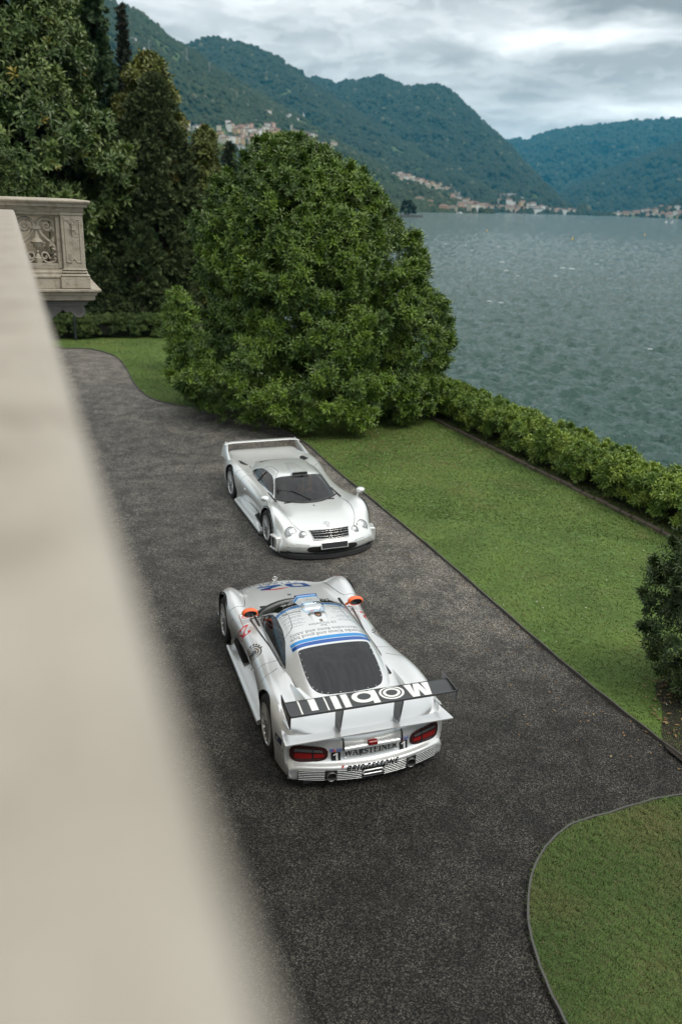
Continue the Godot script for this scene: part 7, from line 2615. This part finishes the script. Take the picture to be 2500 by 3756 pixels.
func race_wing(o: Node3D, mats: Dictionary) -> void:
	var n := Node3D.new()
	n.name = numbered("rear_wing", o)
	o.add_child(n, true)
	# the print on the wing's top: read from the front
	var im := Image.create_empty(1024, 160, false, Image.FORMAT_RGB8)
	im.fill(Color(0.135, 0.14, 0.145))
	var wh := Color(0.90, 0.90, 0.89)
	var bk := Color(0.135, 0.14, 0.145)
	# image x runs to the car's left, y downwards to the rear; reading up is to the rear
	var q := func(x: float, y: float) -> Vector2: return Vector2(x, 16.0 + y * 128.0)
	var X := 130.0
	ink_poly(im, [q.call(X, 0.0), q.call(X + 46, 0.0), q.call(X + 40, 0.72), q.call(X + 62, 0.0), q.call(X + 98, 0.0), q.call(X + 120, 0.72), q.call(X + 114, 0.0), q.call(X + 160, 0.0), q.call(X + 140, 1.0), q.call(X + 96, 1.0), q.call(X + 80, 0.50), q.call(X + 64, 1.0), q.call(X + 20, 1.0)], wh)
	X = 382.0
	ink_disc(im, q.call(X, 0.42), Vector2(78, 62), wh)
	ink_disc(im, q.call(X, 0.42), Vector2(64, 50), bk)
	ink_disc(im, q.call(X, 0.42), Vector2(54, 42), wh)
	ink_disc(im, q.call(X, 0.42), Vector2(36, 27), bk)
	X = 556.0
	ink_disc(im, q.call(X, 0.40), Vector2(76, 56), wh)
	ink_disc(im, q.call(X, 0.40), Vector2(42, 31), bk)
	ink_poly(im, [q.call(X - 82, -0.02), q.call(X - 42, -0.02), q.call(X - 42, 1.08), q.call(X - 82, 1.08)], wh)
	for k in 2:
		var xx := 652.0 + k * 62.0
		ink_poly(im, [q.call(xx, -0.02), q.call(xx + 40, -0.02), q.call(xx + 40, 1.08), q.call(xx, 1.08)], wh)
	X = 790.0
	ink_line(im, [q.call(X, -0.02), q.call(X, 1.04), q.call(X + 158, 1.04), q.call(X + 158, -0.02)], 9, wh)
	ink_poly(im, [q.call(X + 58, -0.04), q.call(X + 100, -0.04), q.call(X + 100, 0.84), q.call(X + 58, 0.84)], wh)
	var top := paint("wing print", Color.WHITE, 0.32)
	top.albedo_texture = ImageTexture.create_from_image(im)
	top.clearcoat_enabled = true
	top.clearcoat = 0.5
	var sec := [[-1.985, 1.030], [-1.99, 1.042], [-2.03, 1.050], [-2.10, 1.046], [-2.17, 1.036], [-2.23, 1.030], [-2.262, 1.036]]
	var s := Shape.new()
	var rows := []
	var uvs := []
	for k in sec.size():
		var row := PackedVector3Array()
		var ur := PackedVector2Array()
		for j in 9:
			var x := lerpf(-0.93, 0.93, j / 8.0)
			row.append(Vector3(x, sec[k][1], sec[k][0]))
			ur.append(Vector2(j / 8.0, (-1.985 - sec[k][0]) / 0.277))
		rows.append(row)
		uvs.append(ur)
	s.sheet(rows, 1.0, uvs)
	up_normals(s)
	part("wing_top", s.mesh(), top, n)
	s = Shape.new()
	rows = []
	for q2 in [[-1.985, 1.030], [-2.03, 1.012], [-2.12, 1.004], [-2.20, 1.012], [-2.262, 1.030], [-2.264, 1.036]]:
		rows.append(PackedVector3Array([Vector3(-0.93, q2[1], q2[0]), Vector3(0.93, q2[1], q2[0])]))
	s.sheet(rows, 1.0)
	part("wing_underside", s.mesh(), mats.carbon, n)
	s = Shape.new()
	s.box(Vector3(0, 1.040, -2.266), Vector3(1.87, 0.026, 0.007))
	part("trailing_strip", s.mesh(), mats.grey, n)
	for sg in [-1.0, 1.0]:
		s = Shape.new()
		s.prism(PackedVector2Array([Vector2(-1.885, 1.075), Vector2(-2.275, 1.062), Vector2(-2.265, 0.895), Vector2(-2.24, 0.895), Vector2(-1.915, 0.975)]), Transform3D(Basis(Vector3(0, 0, 1), Vector3.UP, Vector3(sg, 0, 0)), Vector3(sg * 0.930, 0, 0)), 0.010)
		var ep := part("endplate", s.mesh(), mats.carbon, n)
		var lay := func(x: float, y: float) -> Array:
			return [Vector3(sg * 0.941, 1.0 + y - x * 0.10, -2.08 - x * sg), Vector3(sg, 0, 0)]
		part("lettering", text_mesh("Mobil 1", "Droid Sans", 0.085, lay, true), mats.white, ep)
		s = Shape.new()
		s.prism(PackedVector2Array([Vector2(-1.99, 1.02), Vector2(-2.20, 1.02), Vector2(-2.185, 0.93), Vector2(-2.12, 0.65), Vector2(-1.965, 0.655), Vector2(-1.97, 0.80)]), Transform3D(Basis(Vector3(0, 0, 1), Vector3.UP, Vector3(1, 0, 0)), Vector3(sg * 0.342 - 0.008, 0, 0)), 0.016)
		part("wing_post", s.mesh(), mats.grey, n)

func road_parts(o: Node3D, skin: CarHull, mats: Dictionary) -> void:
	var plain: Material = mats.plain
	var fz := func(x: float, y: float) -> Vector3: return skin.find(x, y, 1, 1.0)[0]
	# grille
	var s := Shape.new()
	var gr := func(u: float, v: float) -> Vector2:
		var half := lerpf(0.335, 0.383, v)
		var x := lerpf(-half, half, u)
		return Vector2(x, lerpf(0.358, 0.478, v) + (0.010 if v > 0.5 else -0.004) * (1.0 - pow(x / half, 2.0)) )
	skin_patch(s, skin, 1, 1.0, 20, 6, gr, 0.004)
	var g := part("grille", s.mesh(), mats.well, o)
	s = Shape.new()
	var line := []
	for k in 21: line.append(gr.call(k / 20.0, 0.0))
	for k in 21: line.append(gr.call(1.0 - k / 20.0, 1.0))
	line.append(gr.call(0.0, 0.0))
	var pts := []
	var curve := func(x: float, y: float) -> Vector3:
		var z0: float = fz.call(0.0, y).z
		var z1: float = fz.call(0.34, y).z
		return Vector3(x, y, z0 + (z1 - z0) * x * x / 0.1156)
	for q in line: pts.append(curve.call(q.x, q.y) + Vector3(0, 0.004, 0.010))
	s.tube(pts, lens_of(pts, 0.011), 6)
	part("grille_frame", s.mesh(), plain, g)
	for k in 4:
		s = Shape.new()
		pts = []
		for j in 13:
			var q: Vector2 = gr.call(lerpf(0.03, 0.97, j / 12.0), 0.16 + k * 0.225)
			pts.append(curve.call(q.x, q.y) + Vector3(0, 0.003, 0.010))
		s.tube(pts, lens_of(pts, 0.0032), 5)
		part("slat", s.mesh(), mats.chrome, g)
	s = Shape.new()
	var m0: Vector2 = gr.call(0.5, 0.04)
	var m1: Vector2 = gr.call(0.5, 0.96)
	s.tube([fz.call(m0.x, m0.y) + Vector3(0, 0, 0.012), fz.call(m1.x, m1.y) + Vector3(0, 0, 0.012)], [0.006, 0.006], 5)
	part("grille_bar", s.mesh(), mats.chrome, g)
	# lower intake and number plate
	s = Shape.new()
	skin_patch(s, skin, 1, 1.0, 24, 5, func(u, v):
		var e: float = absf(2.0 * u - 1.0)
		var k := pow(1.0 - pow(e, 6.0), 0.4)
		return Vector2(lerpf(-0.485, 0.485, u), 0.205 + (v - 0.5) * 0.125 * k), 0.004)
	part("lower_intake", s.mesh(), mats.well, o)
	s = Shape.new()
	s.box(Vector3(0, 0.292, 2.385), Vector3(0.51, 0.118, 0.012), Basis(Vector3.RIGHT, -0.2), 0.003)
	var pl := part("number_plate", s.mesh(), mats.white, o)
	s = Shape.new()
	s.box(Vector3(0, 0.2928, 2.3905), Vector3(0.485, 0.096, 0.010), Basis(Vector3.RIGHT, -0.2), 0.002)
	part("plate_face", s.mesh(), paint("charcoal plate", lin(0.03, 0.03, 0.032), 0.4), pl)
	# splitter
	s = Shape.new()
	var out := PackedVector2Array()
	for k in 25:
		var x := lerpf(-0.90, 0.90, k / 24.0)
		out.append(Vector2(x, 2.365 - 0.30 * x * x - 0.12 * pow(absf(x) / 0.9, 8.0)))
	out.append(Vector2(0.90, 1.75))
	out.append(Vector2(-0.90, 1.75))
	s.prism(out, Transform3D(Basis(Vector3.RIGHT, Vector3(0, 0, 1), Vector3.UP), Vector3(0, 0.035, 0)), 0.072)
	part("front_splitter", s.mesh(), mats.carbon, o)
	# lamps
	for sg in [-1.0, 1.0]:
		for q in [[0.690, 0.432, 0.102, 0.120, "headlamp"], [0.500, 0.415, 0.066, 0.080, "small_headlamp"]]:
			var r := skin.find(sg * q[0], q[1], 1, 1.0)
			var nz: Vector3 = (r[1] + Vector3(0, 0, 0.5)).normalized()
			var xx := Vector3.UP.cross(nz).normalized()
			var b := Basis(xx, nz.cross(xx), nz)
			var lamp := Node3D.new()
			lamp.name = numbered(q[4], o)
			o.add_child(lamp, true)
			s = Shape.new()
			ellipsoid(s, r[0] - nz * 0.004, b, Vector3(q[2], q[3], 0.030), 10, 22)
			s = cut(s, func(p: Vector3) -> float: return (p - r[0]).dot(nz) + 0.004)[0]
			part("lamp_glass", s.mesh(), mats.lens, lamp)
			s = Shape.new()
			ellipsoid(s, r[0] + nz * 0.002, b, Vector3(q[2] * 0.98, q[3] * 0.98, 0.006), 6, 22)
			part("reflector", s.mesh(), mats.reflector, lamp)
			s = Shape.new()
			var off: Vector3 = b * Vector3(0.0, q[3] * 0.22, 0)
			ellipsoid(s, r[0] + nz * 0.008 + off, b, Vector3(q[2] * 0.42, q[3] * 0.40, 0.010), 6, 16)
			part("bulb_bowl", s.mesh(), mats.chrome, lamp)
			s = Shape.new()
			ellipsoid(s, r[0] + nz * 0.007 - off * 1.9, b, Vector3(q[2] * 0.6, q[3] * 0.22, 0.008), 6, 16)
			part("indicator", s.mesh(), mats.grey, lamp)
			s = Shape.new()
			var ring := []
			for k in 25: ring.append(r[0] + nz * 0.004 + b * Vector3(cos(TAU * k / 24.0) * q[2], sin(TAU * k / 24.0) * q[3], 0))
			s.tube(ring, lens_of(ring, 0.006), 5)
			part("lamp_rim", s.mesh(), mats.grey, lamp)
		# bumper strip outline
		s = Shape.new()
		pts = []
		for q in [[0.44, 0.285], [0.60, 0.290], [0.80, 0.285], [0.835, 0.26], [0.80, 0.228], [0.62, 0.235], [0.46, 0.245], [0.44, 0.285]]: pts.append(fz.call(sg * q[0], q[1]) + Vector3(0, 0, 0.001))
		s.tube(pts, lens_of(pts, 0.0035), 4)
		part("bumper_strip", s.mesh(), mats.grey, o)
		# framed opening ahead of the front wheel
		s = Shape.new()
		s.box(Vector3(sg * 0.925, 0.235, 1.83), Vector3(0.06, 0.24, 0.16), Basis(Vector3.UP, -sg * 0.25), 0.01)
		var dv := part("brake_duct", s.mesh(), mats.well, o)
		s = Shape.new()
		for q in [[Vector3(sg * 0.93, 0.345, 1.83), Vector3(0.10, 0.03, 0.24)], [Vector3(sg * 0.93, 0.115, 1.83), Vector3(0.10, 0.03, 0.24)], [Vector3(sg * 0.915, 0.23, 1.945), Vector3(0.10, 0.25, 0.03)], [Vector3(sg * 0.955, 0.23, 1.725), Vector3(0.05, 0.25, 0.025)], [Vector3(sg * 0.95, 0.23, 1.85), Vector3(0.02, 0.22, 0.03)]]:
			s.box(q[0], q[1], Basis(Vector3.UP, -sg * 0.25), 0.008)
		part("duct_frame", s.mesh(), plain, dv)
		mirror(o, Vector3(sg * 0.945, 0.858, 1.215), Vector3(sg * 0.875, 0.735, 1.22), Vector3(0.088, 0.055, 0.085), plain, mats)
		# dark inlet behind the side window
		s = Shape.new()
		skin_patch(s, skin, 0, 1.0, 6, 6, func(u, v): return Vector2(sg * lerpf(0.58 + 0.08 * v, 0.76 - 0.04 * v, u), lerpf(-1.30, -1.62, v)), 0.004)
		part("engine_inlet", s.mesh(), mats.well, o)
		# end fin of the wing
		s = Shape.new()
		var fin := []
		for q in [[-1.50, 0.735, 0.70], [-1.75, 0.775, 0.70], [-1.98, 0.835, 0.69], [-2.18, 0.905, 0.68], [-2.30, 0.945, 0.66], [-2.40, 0.955, 0.62]]:
			var lean := 0.05 * smoothstep(-1.8, -2.35, q[0])
			var row := PackedVector3Array()
			for e in [[0.93, 0.0], [0.925, 0.45], [0.90, 0.9], [0.882, 1.0], [0.862, 0.96], [0.86, 0.45], [0.87, 0.0]]:
				row.append(Vector3(sg * (e[0] - lean * e[1] * 1.6), lerpf(q[2], q[1], e[1]), q[0]))
			fin.append(row)
		s.sheet(fin, 1.0)
		orient(s, Vector3(sg * 0.89, 0.75, -2.0))
		s.quad(fin[5][0], fin[5][2], fin[5][4], fin[5][6], Vector3(0, 0, -1))
		part("wing_end", s.mesh(), plain, o)
	# wing blade
	s = Shape.new()
	var rows := []
	for k in 15:
		var a := TAU * k / 14.0
		var row := PackedVector3Array()
		for j in 21:
			var x := lerpf(-0.86, 0.86, j / 20.0)
			var dip := 0.045 * pow(absf(x) / 0.86, 10.0)
			row.append(Vector3(x, 0.938 - dip + sin(a) * 0.026 + cos(a) * 0.016, -2.335 + cos(a) * 0.112))
		rows.append(row)
	s.sheet(rows, 1.0)
	orient_line(s, Vector3(0, 0.938, -2.335))
	part("rear_wing", s.mesh(), plain, o)
	# wiper
	s = Shape.new()
	var w0: Vector3 = skin.find(0.0, 1.06, 0, 1.0)[0] + Vector3(0, 0.015, 0)
	var w1: Vector3 = skin.find(-0.27, 0.80, 0, 1.0)[0] + Vector3(0, 0.02, 0)
	var w2: Vector3 = skin.find(-0.50, 0.62, 0, 1.0)[0] + Vector3(0, 0.012, 0)
	var w3: Vector3 = skin.find(-0.12, 0.93, 0, 1.0)[0] + Vector3(0, 0.012, 0)
	s.tube([w0, w1], [0.012, 0.008], 5)
	s.tube([w3, w1 - Vector3(0, 0.006, 0), w2], [0.006, 0.007, 0.006], 5)
	part("wiper", s.mesh(), mats.black, o)
	s = Shape.new()
	s.box(skin.find(0.0, 0.25, 0, 1.0)[0], Vector3.ZERO)
	s = Shape.new()
	skin_patch(s, skin, 0, 1.0, 8, 3, func(u, v): return Vector2(lerpf(-0.16, 0.16, u), lerpf(0.395, 0.455, v)), 0.003)
	part("screen_band", s.mesh(), mats.black, o)
	s = Shape.new()
	s.box(skin.find(0.0, 1.24, 0, 1.0)[0] + Vector3(0, 0.003, 0), Vector3(0.04, 0.006, 0.04), Basis.IDENTITY, 0.002)
	part("bonnet_catch", s.mesh(), mats.grey, o)

func orient_line(s: Shape, c: Vector3) -> void:
	var f := Shape.new()
	for k in range(0, s.v.size(), 3):
		var m := s.v[k] - c
		m.x = 0
		var g := -1.0 if s.n[k].dot(m) < 0.0 else 1.0
		f.tri(s.v[k], s.v[k + 1], s.v[k + 2], s.n[k] * g, s.n[k + 1] * g, s.n[k + 2] * g)
	s.v = f.v
	s.n = f.n
	s.u = f.u
	s.c = f.c
